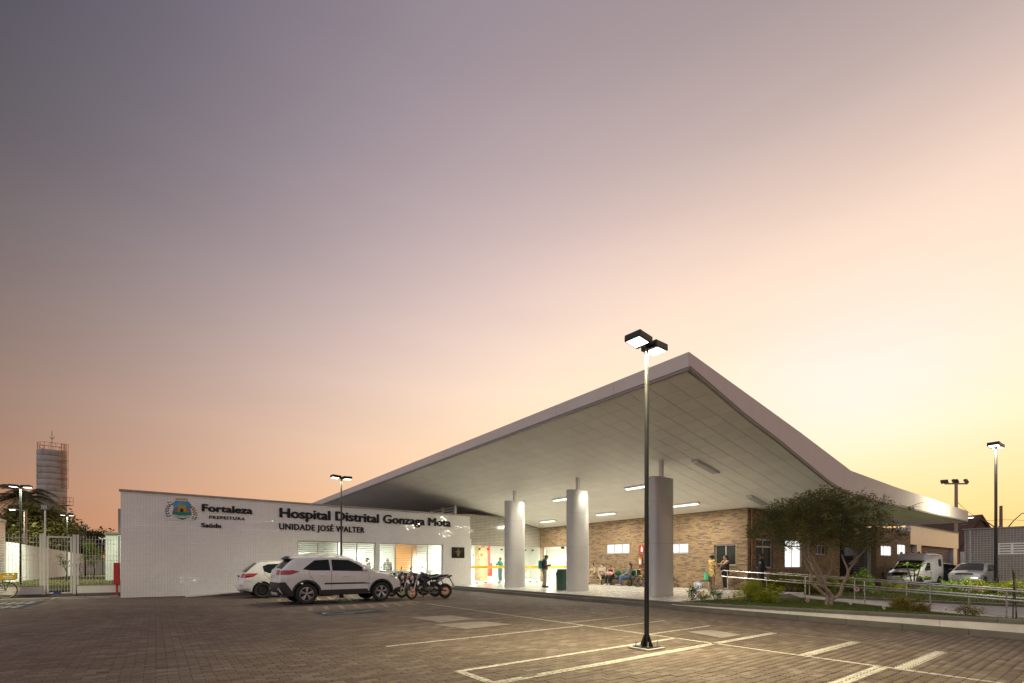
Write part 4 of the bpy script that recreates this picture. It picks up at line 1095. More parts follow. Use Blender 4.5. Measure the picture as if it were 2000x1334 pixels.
def suv_extra(root):
    for s in (1, -1):
        b = MB(); b.tube([(-1.35, s * .60, 1.645), (-1.2, s * .605, 1.685), (-.2, s * .605, 1.69), (0, s * .60, 1.65)], .014, 8); b.build('roof_rail', ALU, root, smooth=True)
    b = MB(); b.prism([(-1.45, 1.655), (-1.58, 1.66), (-1.53, 1.74)], -.012, .012, 'Y'); b.build('aerial_fin', CARW, root)
    b = MB(); b.rbox(-2.16, -.42, .30, -2.06, .42, .40, .02); b.build('skid_plate', RIMM, root, smooth=True)
    for s in (1, -1): b = MB(); b.cbox((-2.13, s * .62, .52), (.02, .16, .07)); b.build('reflector', REDL, root)
    b = MB(); b.rbox(-2.19, -.28, .945, -2.11, .28, .975, .01); b.build('tailgate_grip', ALU, root, smooth=True)
    b = MB(); b.box(-2.07, .02, 1.19, -2.05, .36, 1.22); b.build('wiper', DARK, root)
SUV['extra'] = [suv_extra]
car('crossover', 'white crossover with black cladding and silver alloy wheels parked on the hatched bay', (5.34, 17.72, 0), 0, SUV)
# ---- white hatchback
def hatch_strip(t, s):
    if t == 'rear_window' and s < .9: return 'rear_window'
    if t == 'windshield' and s < .9: return 'windshield'
    if t == 'lamp' and s > .62: return 'tail_light'
    if t == 'flamp': return 'headlight' if s > .55 else 'grille'
    if t == 'intake' and s < .6: return 'grille'
    return 'body'
HATP = [(-1.82, .30, 'body'), (-1.95, .36, 'body'), (-1.985, .50, 'body'), (-1.97, .66, 'body'), (-1.92, .71, 'body'), (-1.90, .80, 'lamp'), (-1.83, .97, 'body'), (-1.80, 1.0, 'rear_window'), (-1.60, 1.21, 'rear_window'), (-1.40, 1.38, 'body'), (-1.3, 1.42, 'body'), (-.75, 1.475, 'body'), (-.1, 1.46, 'body'), (.2, 1.41, 'windshield'), (.62, 1.2, 'windshield'), (1.02, .98, 'body'), (1.4, .90, 'body'), (1.68, .80, 'flamp'), (1.84, .66, 'intake'), (1.93, .5, 'body'), (1.93, .38, 'body'), (1.84, .27, 'body')]
HAT = dict(outline=HATP, hw=.835, x=(-1.985, 1.94), belt=.94, top=1.475, arch=.365, wr=.305, wheels=(-1.23, 1.22), sill=.26, tumble=lambda x: .24, crown=lambda x, z: .055 if z > 1.4 else .09 if abs(x) > 1.6 else .05, round=.09, taper_r=.13,
    paint=CARW, rim=RIMD, rim_style='steel', strip=hatch_strip, parts=dict(rear_window=CGLASS, windshield=CGLASS, tail_light=REDL, headlight=CLRL, grille=DARK),
    regions=[('side_window', [(-1.18, 1.06), (-1.22, 1.26), (-1.02, 1.355), (-.42, 1.385), (-.38, .985), (-1.0, .99)], CGLASS, .002), ('side_window#2', [(-.32, 1.385), (.1, 1.36), (.75, .995), (-.32, .98)], CGLASS, .002),
             ('tail_light', [(-1.88, .80), (-1.83, .965), (-1.38, .99), (-1.55, .86)], REDL, .012), ('headlight', [(1.78, .72), (1.66, .80), (1.30, .86), (1.45, .72)], CLRL, .01), ('door', [(-1.14, .93), (-.86, .62), (-.8, .31), (-.36, .31), (-.36, .96)], None, 0), ('door#2', [(-.34, .96), (-.34, .31), (.8, .31), (.8, .96)], None, 0)],
    seams=[[(-1.18, 1.3), (-1.16, .95), (-.86, .62), (-.80, .30)], [(-.35, 1.38), (-.35, .30)], [(.82, .98), (.82, .32)], [(-1.95, .70), (-1.6, .66)]], handles=[(-.78, .86), (.05, .85)], mirrors=[(.62, 1.0)], plates=[(-1.985, .80, .25)])
def hat_extra(root):
    b = MB(); b.cbox((-1.36, 0, 1.425), (.06, .22, .03)); b.build('brake_light', REDL, root)
    for s in (1, -1): b = MB(); b.cbox((-2.0, s * .60, .52), (.02, .17, .035)); b.build('reflector', REDL, root)
    b = MB(); b.tube([(-1.82, .05, 1.03), (-1.66, .42, 1.16)], .012); b.build('wiper', DARK, root)
    b = MB(); b.cbox((-1.99, 0, .885), (.04, .46, .03)); b.build('tailgate_grip', DARK, root)
    b = MB(); b.ball((-1.36, -.735, .93), (.07, .02, .07), 14, 8); b.build('fuel_flap', CARW, root, smooth=True)
HAT['extra'] = [hat_extra]
car('hatchback', 'small white hatchback with black steel wheels parked against the tiled sign wall', (4.66, 22.02, 0), 0, HAT)
# ---- silver hatchback facing the camera, dark green car behind it
def sil_strip(t, s):
    if t == 'flamp': return 'headlight' if s > .62 else 'grille' if s < .45 else 'body'
    if t == 'windshield' and s < .9: return 'windshield'
    return 'body' if t != 'rear_window' else 'rear_window'
SIL = dict(HAT); SIL['strip'] = sil_strip; SIL['outline'] = [q for q in HATP if q[0] < 1.5] + [(1.62, .845, 'body'), (1.73, .79, 'flamp'), (1.80, .70, 'body'), (1.84, .65, 'body'), (1.91, .58, 'body'), (1.95, .46, 'body'), (1.93, .36, 'body'), (1.84, .27, 'body')]; SIL['paint'] = CARS_; SIL['extra'] = []; SIL['plates'] = [(1.965, .50, 0)]; SIL['mirror_m'] = DARK
def sil_extra(root):
    b = MB(); b.rbox(1.82, -.36, .705, 1.86, .36, .725, .008); b.build('grille_bar', CHROME, root, smooth=True)
    b = MB(); b.rbox(1.92, -.45, .30, 1.975, .45, .40, .02); b.build('air_intake', DARK, root, smooth=True)
SIL['extra'] = [sil_extra]
car('hatchback', 'silver hatchback facing forward on the driveway beside the grey tiled building', (41.3, 6.6, 0), R(176), SIL)
GRN = dict(HAT); GRN['paint'] = CARG; GRN['extra'] = []; GRN['mirror_m'] = DARK; GRN['plates'] = []
p_ = far(1843, 34.2)
car('hatchback', 'dark green car partly hidden between the ambulance and the silver hatchback', (p_.x, p_.y, 0), R(-52), GRN)
# ---- ambulance van
def amb_strip(t, s):
    if t == 'windshield' and s < .93: return 'windshield'
    if t == 'flamp': return 'headlight' if s > .6 else 'grille'
    if t == 'fbumper': return 'front_bumper'
    return 'body'
AMBP = [(-1.98, .32, 'body'), (-2.04, .5, 'body'), (-2.04, 1.2, 'body'), (-2.02, 1.85, 'body'), (-1.92, 2.0, 'body'), (-1.2, 2.06, 'body'), (-.3, 2.06, 'body'), (.28, 2.03, 'body'), (.36, 1.96, 'body'), (.46, 1.66, 'body'), (.40, 1.60, 'windshield'), (.72, 1.36, 'windshield'), (1.08, 1.06, 'body'), (1.45, .96, 'body'), (1.78, .84, 'flamp'), (1.94, .64, 'fbumper'), (2.0, .45, 'fbumper'), (1.92, .28, 'fbumper')]
AMB = dict(outline=AMBP, hw=.83, x=(-2.04, 2.0), belt=1.0, top=2.06, arch=.36, wr=.30, wheels=(-1.3, 1.28), sill=.28, tumble=lambda x: .10 if x < .2 else .10 + .25 * min(1, (x - .2) / .5), crown=lambda x, z: .04 if z > 1.5 else .08, round=.08,
    paint=CARW, rim=RIMD, rim_style='steel', strip=amb_strip, parts=dict(windshield=CGLASS, headlight=CLRL, grille=DARK, front_bumper=CARW),
    regions=[('side_window', [(-.02, 1.48), (.30, 1.50), (.80, 1.03), (-.02, 1.0)], CGLASS, .002), ('box_window', [(-1.6, 1.25), (-1.6, 1.72), (-1.15, 1.72), (-1.15, 1.25)], CGLASS, .004), ('door_trim', [(-.1, .42), (-.1, .58), (.72, .58), (.85, .42)], CLAD, .01), ('headlight', [(1.86, .70), (1.76, .84), (1.45, .92), (1.52, .74)], CLRL, .01)],
    seams=[[(-.1, 1.55), (-.1, .3)], [(.86, 1.0), (.86, .36)]], handles=[(.02, .88)], handle_m=DARK, mirrors=[(.66, 1.02)], mirror_m=DARK, plates=[(2.04, .42, 0)])
def amb_extra(root):
    rl = mat('red_beacon', (.55, .015, .01), .15, var=0, coat=.5)
    for k in range(5): b = MB(); b.lathe([(.075, 0), (.075, .03), (.07, .09), (.035, .12), (.005, .125)], (.22, -.62 + k * .31, 2.085), n=14); b.build('beacon', rl, root, smooth=True)
    b = MB(); b.rbox(.12, -.72, 2.04, .34, .72, 2.085, .015); b.build('beacon_bar', WHITE, root)
    b = MB(); b.rbox(-1.62, -.80, 1.23, -1.13, -.775, 1.26, .005); b.build('window_rim', DARK, root)
AMB['extra'] = [amb_extra]
AMBO = car('ambulance', 'white ambulance van with a row of red beacons on its raised box', (39.1, 9.0, 0), R(171), AMB)
AMBO['category'] = 'ambulance'
# ---- motorcycles
def motorcycle(label, loc, rz, paintm, rimm, seatm, steer):
    t = empty('motorcycle', loc, rz, label, 'motorcycle', 'motorcycles parked beside the crossover')
    FW, RW, r = (.70, 0, .30), (-.70, 0, .30), .30
    lean = Matrix.Rotation(R(6), 4, 'X')
    for c, w_, s in ((FW, .048, steer), (RW, .066, 0)):
        b = MB(); b.ring((0, 0, 0), r - w_, w_, (0, 1, 0), 30, 10); o = b.build('wheel', RUBBER, t, smooth=True); o.location = c; o.rotation_euler = (0, 0, s)
        b = MB(); b.ring((0, 0, 0), r - w_ * 2 + .008, .018, (0, 1, 0), 30, 8); b.lathe([(.045, -.06), (.05, 0), (.045, .06)], axis=(0, 1, 0), n=12)
        for k in range(6):
            a = k * math.pi / 3; b.tube([(math.cos(a) * .04, 0, math.sin(a) * .04), (math.cos(a) * (r - w_ * 2), 0, math.sin(a) * (r - w_ * 2))], .011, 6)
        b.build('rim', rimm, o, smooth=True)
        b = MB(); b.lathe([(.12, .035), (.12, .041), (.05, .041), (.05, .035)], axis=(0, 1, 0), n=24, cap=False); b.build('brake_disc', STEEL, o)
    fk = empty('front_fork', (.55, 0, 0), 0); fk.parent = t
    piv = Matrix.Rotation(steer, 3, 'Z')
    P = lambda x, y, z: tuple(Vector((.0, 0, 0)) + piv @ Vector((x - .55, y, 0)) + Vector((0, 0, z)))
    for s in (1, -1):
        b = MB(); b.tube([P(.71, s * .09, .30), P(.62, s * .09, .55)], .027, 8); b.tube([P(.62, s * .09, .55), P(.47, s * .09, .93)], .019, 8); b.build('fork_leg', ALU, fk, smooth=True)
    b = MB()
    for i in range(9):
        a0 = R(20 + i * 14)
        q = [(.70 + .335 * math.cos(a0), .30 + .335 * math.sin(a0)), (.70 + .335 * math.cos(a0 + R(14)), .30 + .335 * math.sin(a0 + R(14)))]
        b.quad(P(q[0][0], -.055, q[0][1]), P(q[1][0], -.055, q[1][1]), P(q[1][0], .055, q[1][1]), P(q[0][0], .055, q[0][1]))
        for s in (1, -1): b.quad(P(q[0][0], s * .055, q[0][1]), P(q[1][0], s * .055, q[1][1]), P(q[1][0] - .02 * math.cos(a0), s * .06, q[1][1] - .035), P(q[0][0] - .02 * math.cos(a0), s * .06, q[0][1] - .035))
    b.build('mudguard', paintm, fk)
    b = MB(); b.ball(P(.60, 0, .83), (.10, .095, .11), 14, 10); b.build('headlight_shell', paintm, fk, smooth=True)
    b = MB(); b.lathe([(.085, 0), (.08, .03), (.01, .045)], P(.67, 0, .81), Vector(P(.75, 0, .79)) - Vector(P(.67, 0, .81)), 16); b.build('headlight', CLRL, fk, smooth=True)
    b = MB(); b.prism([(.02, .80), (.14, .82), (.06, 1.0), (-.02, 1.0)], -.075, .075, 'Y'); b.build('fly_screen', DARK, fk, clean=True)
    b = MB(); b.tube([P(.44, .36, .99), P(.46, .25, 1.03), P(.50, .08, .98), P(.50, -.08, .98), P(.46, -.25, 1.03), P(.44, -.36, .99)], .012, 8); b.build('handlebar', BLACKM, fk, smooth=True)
    for s in (1, -1):
        b = MB(); b.tube([P(.44, s * .37, .988), P(.455, s * .25, 1.028)], .02, 8); b.tube([P(.51, s * .35, 1.0), P(.50, s * .2, 1.03)], .006, 6); b.build('grip', RUBBER, fk, smooth=True)
        b = MB(); b.tube([P(.47, s * .25, 1.03), P(.46, s * .30, 1.17)], .006, 6); b.ball(P(.46, s * .33, 1.21), (.012, .062, .042), 12, 8); b.build('mirror', DARK, fk, smooth=True)
        b = MB(); b.tube([P(.55, s * .1, .80), P(.55, s * .19, .80)], .008, 6); b.ball(P(.56, s * .21, .80), (.03, .03, .022), 10, 6); b.build('indicator', mat('amber_lens', (.6, .22, .02), .2, var=0), fk, smooth=True)
    # frame, engine, tank, seat
    b = MB()
    for s in (1, -1):
        b.tube([(.42, s * .03, .88), (.30, s * .10, .60), (.18, s * .12, .30), (-.16, s * .12, .28), (-.22, s * .1, .55), (-.12, s * .09, .75)], .018, 8)
        b.tube([(.42, s * .03, .86), (.05, s * .09, .80), (-.30, s * .1, .74), (-.85, s * .07, .86)], .016, 8)
        b.tube([(-.20, s * .1, .36), (-.70, s * .1, .30)], .022, 8); b.tube([(-.22, s * .1, .55), (-.62, s * .09, .78)], .013, 8)
    b.build('frame', BLACKM, t, smooth=True)
    b = MB(); b.rbox(-.14, -.12, .30, .20, .12, .46, .04, 3); b.lathe([(.11, .0), (.115, .05), (.08, .07)], (.02, .11, .38), (0, 1, 0), 18); b.lathe([(.10, .0), (.1, .05), (.07, .07)], (-.02, -.11, .38), (0, -1, 0), 18)
    for k in range(6): b.rbox(.07 - .002 * k, -.085, .47 + k * .03, .235 + .012 * k, .085, .485 + k * .03, .005, 1)
    b.rbox(.085, -.06, .46, .215, .06, .66, .02); b.build('engine', mat('engine_casting', (.11, .11, .11), .45, .6, var=.15), t, smooth=True)
    b = MB(); b.tube([(.22, -.05, .52), (.34, -.10, .40), (.22, -.14, .26), (-.20, -.15, .25)], .02, 10); b.tube([(-.20, -.15, .25), (-.32, -.16, .28), (-.78, -.18, .44)], [.025, .045, .05], 12); b.build('exhaust', mat('exhaust_steel', (.35, .33, .31), .3, .9, var=.1), t, smooth=True)
    prof = [(.46, .82, .05, .05), (.40, .90, .10, .09), (.25, .96, .135, .12), (.08, .93, .12, .11), (-.08, .83, .085, .06)]
    b = MB(); n = 14; vs = []
    for x, zc, hw_, hh in prof: vs += [(x, hw_ * math.cos(2 * math.pi * k / n), zc - .05 + hh * math.sin(2 * math.pi * k / n)) for k in range(n)]
    b.add(vs, [(i * n + k, i * n + (k + 1) % n, (i + 1) * n + (k + 1) % n, (i + 1) * n + k) for i in range(len(prof) - 1) for k in range(n)] + [tuple(range(n)), tuple(range((len(prof) - 1) * n, len(prof) * n))])
    b.build('fuel_tank', paintm, t, smooth=True)
    for s in (1, -1):
        b = MB(); b.add([(.40, s * .12, .86), (.32, s * .17, .70), (.10, s * .15, .62), (.14, s * .13, .82)], [(0, 1, 2, 3)]); b.add([(.40, s * .10, .85), (.32, s * .15, .69), (.10, s * .13, .61), (.14, s * .11, .81)], [(3, 2, 1, 0)]); b.build('tank_shroud', paintm, t)
        b = MB(); b.prism([(-.10, .66), (-.42, .70), (-.30, .56), (-.12, .54)], min(s * .095, s * .115), max(s * .095, s * .115), 'Y'); b.build('side_cover', seatm, t, clean=True)
        b = MB(); b.tube([(-.35, s * .10, .70), (-.90, s * .085, .91)], .02, 8); b.build('grab_rail', ALU, t, smooth=True)
    prof = [(.02, .80, .07, .03), (-.12, .80, .10, .04), (-.38, .82, .12, .045), (-.46, .86, .12, .05), (-.70, .90, .10, .04), (-.86, .93, .05, .02)]
    b = MB(); vs = []
    for x, zc, hw_, hh in prof: vs += [(x, hw_ * math.copysign(abs(math.cos(2 * math.pi * k / n)) ** .6, math.cos(2 * math.pi * k / n)), zc + hh * math.sin(2 * math.pi * k / n)) for k in range(n)]
    b.add(vs, [(i * n + k, i * n + (k + 1) % n, (i + 1) * n + (k + 1) % n, (i + 1) * n + k) for i in range(len(prof) - 1) for k in range(n)] + [tuple(range(n)), tuple(range((len(prof) - 1) * n, len(prof) * n))])
    b.build('seat', seatm, t, smooth=True)
    b = MB(); b.prism([(-.80, .86), (-.98, .92), (-1.0, .88), (-.86, .80)], -.055, .055, 'Y'); b.tube([(-.90, 0, .83), (-1.08, 0, .52)], .02, 6); b.build('tail_unit', DARK, t, clean=True)
    b = MB(); b.cbox((-1.0, 0, .89), (.02, .1, .05)); b.build('tail_light', REDL, t)
    b = MB(); b.cbox((-1.08, 0, .50), (.012, .17, .13), Matrix.Rotation(R(25), 3, 'Y')); b.build('number_plate', PLATE, t)
    b = MB(); b.tube([(-.02, .13, .28), (-.10, .26, .015)], .011, 6); b.tube([(-.10, .26, .015), (-.10, .30, .008)], .015, 6); b.build('side_stand', BLACKM, t)
    for s in (1, -1): b = MB(); b.tube([(-.05, s * .12, .31), (-.05, s * .25, .31)], .016, 6); b.build('footpeg', RUBBER, t)
    t.rotation_euler = (R(5), 0, rz); return t
MNAV = mat('navy_motorcycle_paint', (.008, .012, .035), .25, var=.03, coat=.8); MBLK = mat('black_motorcycle_paint', (.012, .012, .012), .25, var=.03, coat=.8); MRED = mat('red_motorcycle_paint', (.20, .01, .012), .25, var=.03, coat=.8); MGRY = mat('graphite_motorcycle_paint', (.05, .052, .055), .3, .3, var=.03, coat=.6)
RORG = mat('orange_rim', (.75, .16, .015), .35, .1, var=.03); RBLK = mat('black_rim', (.03, .03, .03), .4, .4, var=.05); SNAV = mat('navy_seat', (.012, .014, .03), .6, var=.1); SBLK = mat('black_seat', (.015, .015, .015), .6, var=.1)
motorcycle('navy motorcycle with bright orange wheel rims, nearest of the row', (8.52, 16.78, 0), R(176), MNAV, RORG, SNAV, R(22))
motorcycle('red motorcycle with black rims just behind the orange rimmed one', (8.62, 17.86, 0), R(172), MRED, RBLK, SBLK, R(24))
motorcycle('black motorcycle between the red motorcycle and the crossover bonnet', (8.6, 18.85, 0), R(173), MBLK, RBLK, SBLK, R(24))
motorcycle('graphite motorcycle standing under the window, hidden behind the crossover bonnet', (8.55, 20.9, 0), R(175), MGRY, RBLK, SBLK, R(18))
# ---- bicycle with a crate
def bicycle():
    t = empty('bicycle', (-4.68, 26.75, 0), R(184), 'dark blue bicycle with a rear carrier standing at the mesh fence', 'bicycle')
    blue = mat('blue_bicycle_paint', (.012, .012, .08), .3, var=.05, coat=.5); r = .33
    for cx in (0, 1.06):
        b = MB(); b.ring((0, 0, 0), r - .018, .018, (0, 1, 0), 40, 8); o = b.build('wheel', RUBBER, t, smooth=True); o.location = (cx, 0, r)
        b = MB(); b.ring((0, 0, 0), r - .042, .010, (0, 1, 0), 40, 6)
        b.build('rim', ALU, o, smooth=True)
        b = MB()
        for k in range(28):
            a = 2 * math.pi * k / 28; e = a + (.5 if k % 2 else -.5); b.tube([(.02 * math.cos(e), .025 * (1 if k % 4 < 2 else -1), .02 * math.sin(e)), ((r - .045) * math.cos(a), 0, (r - .045) * math.sin(a))], .0012, 4, cap=False)
        b.lathe([(.022, -.04), (.022, .04)], axis=(0, 1, 0), n=10); b.build('spokes', STEEL, o)
        b = MB()
        for i in range(14):
            a0, a1 = R(10 + i * 12), R(22 + i * 12)
            b.quad(((r + .025) * math.cos(a0), -.028, (r + .025) * math.sin(a0)), ((r + .025) * math.cos(a1), -.028, (r + .025) * math.sin(a1)), ((r + .025) * math.cos(a1), .028, (r + .025) * math.sin(a1)), ((r + .025) * math.cos(a0), .028, (r + .025) * math.sin(a0)))
        b.build('mudguard', blue, o)
    b = MB(); bb = (.43, 0, .29); st = (.30, 0, .80); hd = (.86, 0, .84)
    b.tube([bb, st], .016); b.tube([bb, hd], .018); b.tube([(.33, 0, .72), (.87, 0, .80)], .016); b.tube([hd, (.91, 0, .70)], .02)
    for s in (.045, -.045): b.tube([(0, s, r), bb], .009); b.tube([(0, s, r), (.33, 0, .72)], .008); b.tube([(.91, s * .6, .70), (1.06, s, r)], .011)
    b.build('frame', blue, t, smooth=True)
    b = MB(); b.rbox(.16, -.08, .86, .42, .08, .91, .025, 3); b.tube([st, (.29, 0, .87)], .013); b.build('saddle', DARK, t, smooth=True)
    b = MB(); b.tube([hd, (.84, 0, 1.0)], .013); b.tube([(.62, .28, 1.0), (.80, .22, 1.03), (.84, 0, 1.0), (.80, -.22, 1.03), (.62, -.28, 1.0)], .011); b.build('handlebar', STEEL, t, smooth=True)
    b = MB(); b.lathe([(.09, -.004), (.09, .004)], (.43, -.05, .29), (0, 1, 0), 20)
    for s, a in ((1, .6), (-1, .6 + math.pi)): b.tube([(.43, s * .06, .29), (.43 + .17 * math.cos(a), s * .07, .29 + .17 * math.sin(a))], .009); b.cbox((.43 + .17 * math.cos(a), s * .11, .29 + .17 * math.sin(a)), (.09, .07, .02))
    b.build('crank', DARK, t)
    b = MB(); b.box(.0, -.045, .40, .40, -.035, .41); b.tube([(.0, -.05, .40), (.43, -.05, .38)], .006); b.tube([(.0, -.05, .27), (.43, -.05, .20)], .006); b.build('chain', DARK, t)
    b = MB()
    for y in (-.07, 0, .07): b.tube([(.30, y, .735), (-.24, y, .735)], .006)
    for x in (-.24, .05, .28): b.tube([(x, -.07, .735), (x, .07, .735)], .006)
    for s in (.07, -.07): b.tube([(0, s * .8, r), (-.12, s, .735)], .006); b.tube([(0, s * .8, r), (.1, s, .735)], .006)
    b.build('carrier', BLACKM, t)
    yel = mat('yellow_crate_plastic', (.50, .37, .015), .5, var=.1)
    c = empty('crate', (-4.62, 26.75, .745), R(184), 'yellow plastic crate with worn white print on the bicycle carrier', 'crate')
    x0, x1, y0, y1, h = -.24, .22, -.17, .17, .26
    b = MB(); b.box(x0, y0, 0, x1, y1, .015); b.build('base', yel, c)
    for nm, q in (('side', (x0, y0, .016, x1, y0 + .015, h - .07)), ('side', (x0, y1 - .015, .016, x1, y1, h - .07)), ('end', (x0, y0 + .0152, .016, x0 + .015, y1 - .0152, h - .07)), ('end', (x1 - .015, y0 + .0152, .016, x1, y1 - .0152, h - .07))): b = MB(); b.box(*q); b.build(nm, yel, c)
    b = MB(); b.box(x0 - .01, y0 - .01, h - .03, x1 + .01, y0 + .02, h); b.box(x0 - .01, y1 - .02, h - .03, x1 + .01, y1 + .01, h); b.box(x0 - .01, y0 + .0205, h - .03, x0 + .02, y1 - .0205, h); b.box(x1 - .02, y0 + .0205, h - .03, x1 + .01, y1 - .0205, h)
    for x in (x0, -.10, .04, x1 - .06):
        for y in (y0, y1 - .015): b.box(x, y, h - .0695, x + .06, y + .015, h - .0305)
    for x in (x0, x1 - .015):
        for y in (y0 + .03, y1 - .09): b.box(x, y, h - .0695, x + .015, y + .06, h - .0305)
    b.build('rim', yel, c)
    for z0, z1, n, x0_, st in ((.10, .155, 7, -.14, .038), (.04, .07, 5, -.16, .05)):
        b = MB()
        for i in range(n): b.box(x0_ + i * st, y1 + .001, z0, x0_ + i * st + .025, y1 + .003, z1)
        b.build('white_print', WHITE, c)
bicycle()
# ================================================================ lettering and emblem on the sign wall
def letters(name, text, parent, h, x, y, z, depth, m, bold=.0, xs=1.0, spacing=1.0, axis='XZ', mirror=False, width=None):
    """every character a mesh of its own; h = cap height; returns the x reached"""
    cu = bpy.data.curves.new('t', 'FONT'); cu.size = h / .729; cu.extrude = depth / 2; cu.resolution_u = 3; cu.fill_mode = 'BOTH'
    tmp = bpy.data.objects.new('t', cu); COL.objects.link(tmp)
    def measure(sx):
        cu.body = text; bpy.context.view_layer.update(); return tmp.dimensions.x
    cu.space_character = spacing; total = measure(1)
    sx = xs if width is None else width / total
    made = []
    for i, ch in enumerate(text):
        if ch == ' ': continue
        cu.body = text[:i + 1]; bpy.context.view_layer.update(); right = tmp.dimensions.x
        cu.body = ch; bpy.context.view_layer.update(); wch = tmp.dimensions.x; bx0 = min(c[0] for c in tmp.bound_box)
        me = bpy.data.meshes.new_from_object(tmp.evaluated_get(bpy.context.evaluated_depsgraph_get()))
        # true left edge of this character in the line
        cu.body = text[:i + 1]; bpy.context.view_layer.update()
        x1 = max(c[0] for c in tmp.bound_box); off = x1 - wch - bx0
        co = np.empty(len(me.vertices) * 3, np.float32); me.vertices.foreach_get('co', co); co = co.reshape(-1, 3)
        X = (co[:, 0] + off) * sx; Z = co[:, 1]; D = co[:, 2]
        new = np.c_[x + X, y - depth / 2 + D * -1, z + Z]
        me.vertices.foreach_set('co', new.ravel().astype(np.float32)); me.materials.clear(); me.materials.append(m)
        me.flip_normals() if False else None
        bm = bmesh.new(); bm.from_mesh(me); bmesh.ops.remove_doubles(bm, verts=bm.verts, dist=1e-6); bmesh.ops.recalc_face_normals(bm, faces=bm.faces)
        if bold:
            base = list(bm.verts) + list(bm.edges) + list(bm.faces)
            for q, (ox, oz) in enumerate(((1, 0), (-1, 0), (0, .5), (0, -.5))):
                dup = bmesh.ops.duplicate(bm, geom=base)['geom']
                for v_ in dup:
                    if isinstance(v_, bmesh.types.BMVert): v_.co += Vector((ox * bold, -.0006 * (q + 1), oz * bold))
        bm.to_mesh(me); bm.free()
        me.update(); o = link('letter', me, parent); made.append(o)
    bpy.data.objects.remove(tmp); return made
FY = WY + .04 - .012
S1 = empty('wall_sign', (0, 0, 0), 0, 'large two line black raised lettering naming the hospital above the window', 'sign')
letters('letter', 'Hospital Distrital Gonzaga Mota', S1, .465, 4.69, FY, 3.605, .03, BLACKL, .034, width=9.22)
letters('letter', 'UNIDADE JOSÉ WALTER', S1, .30, 4.69, FY, 3.03, .025, BLACKL, .016, spacing=1.12, width=4.08)
S2 = empty('wall_sign', (0, 0, 0), 0, 'black raised lettering of the city government beside the coloured crest', 'sign')
letters('letter', 'Fortaleza', S2, .315, 1.60, FY, 3.68, .03, BLACKL, .027, width=1.92)
letters('letter', 'PREFEITURA', S2, .135, 1.88, FY, 3.37, .02, BLACKL, .007, spacing=1.2, width=1.38)
letters('letter', 'Saúde', S2, .19, 1.59, FY, 2.975, .025, BLACKL, .015, width=.74)
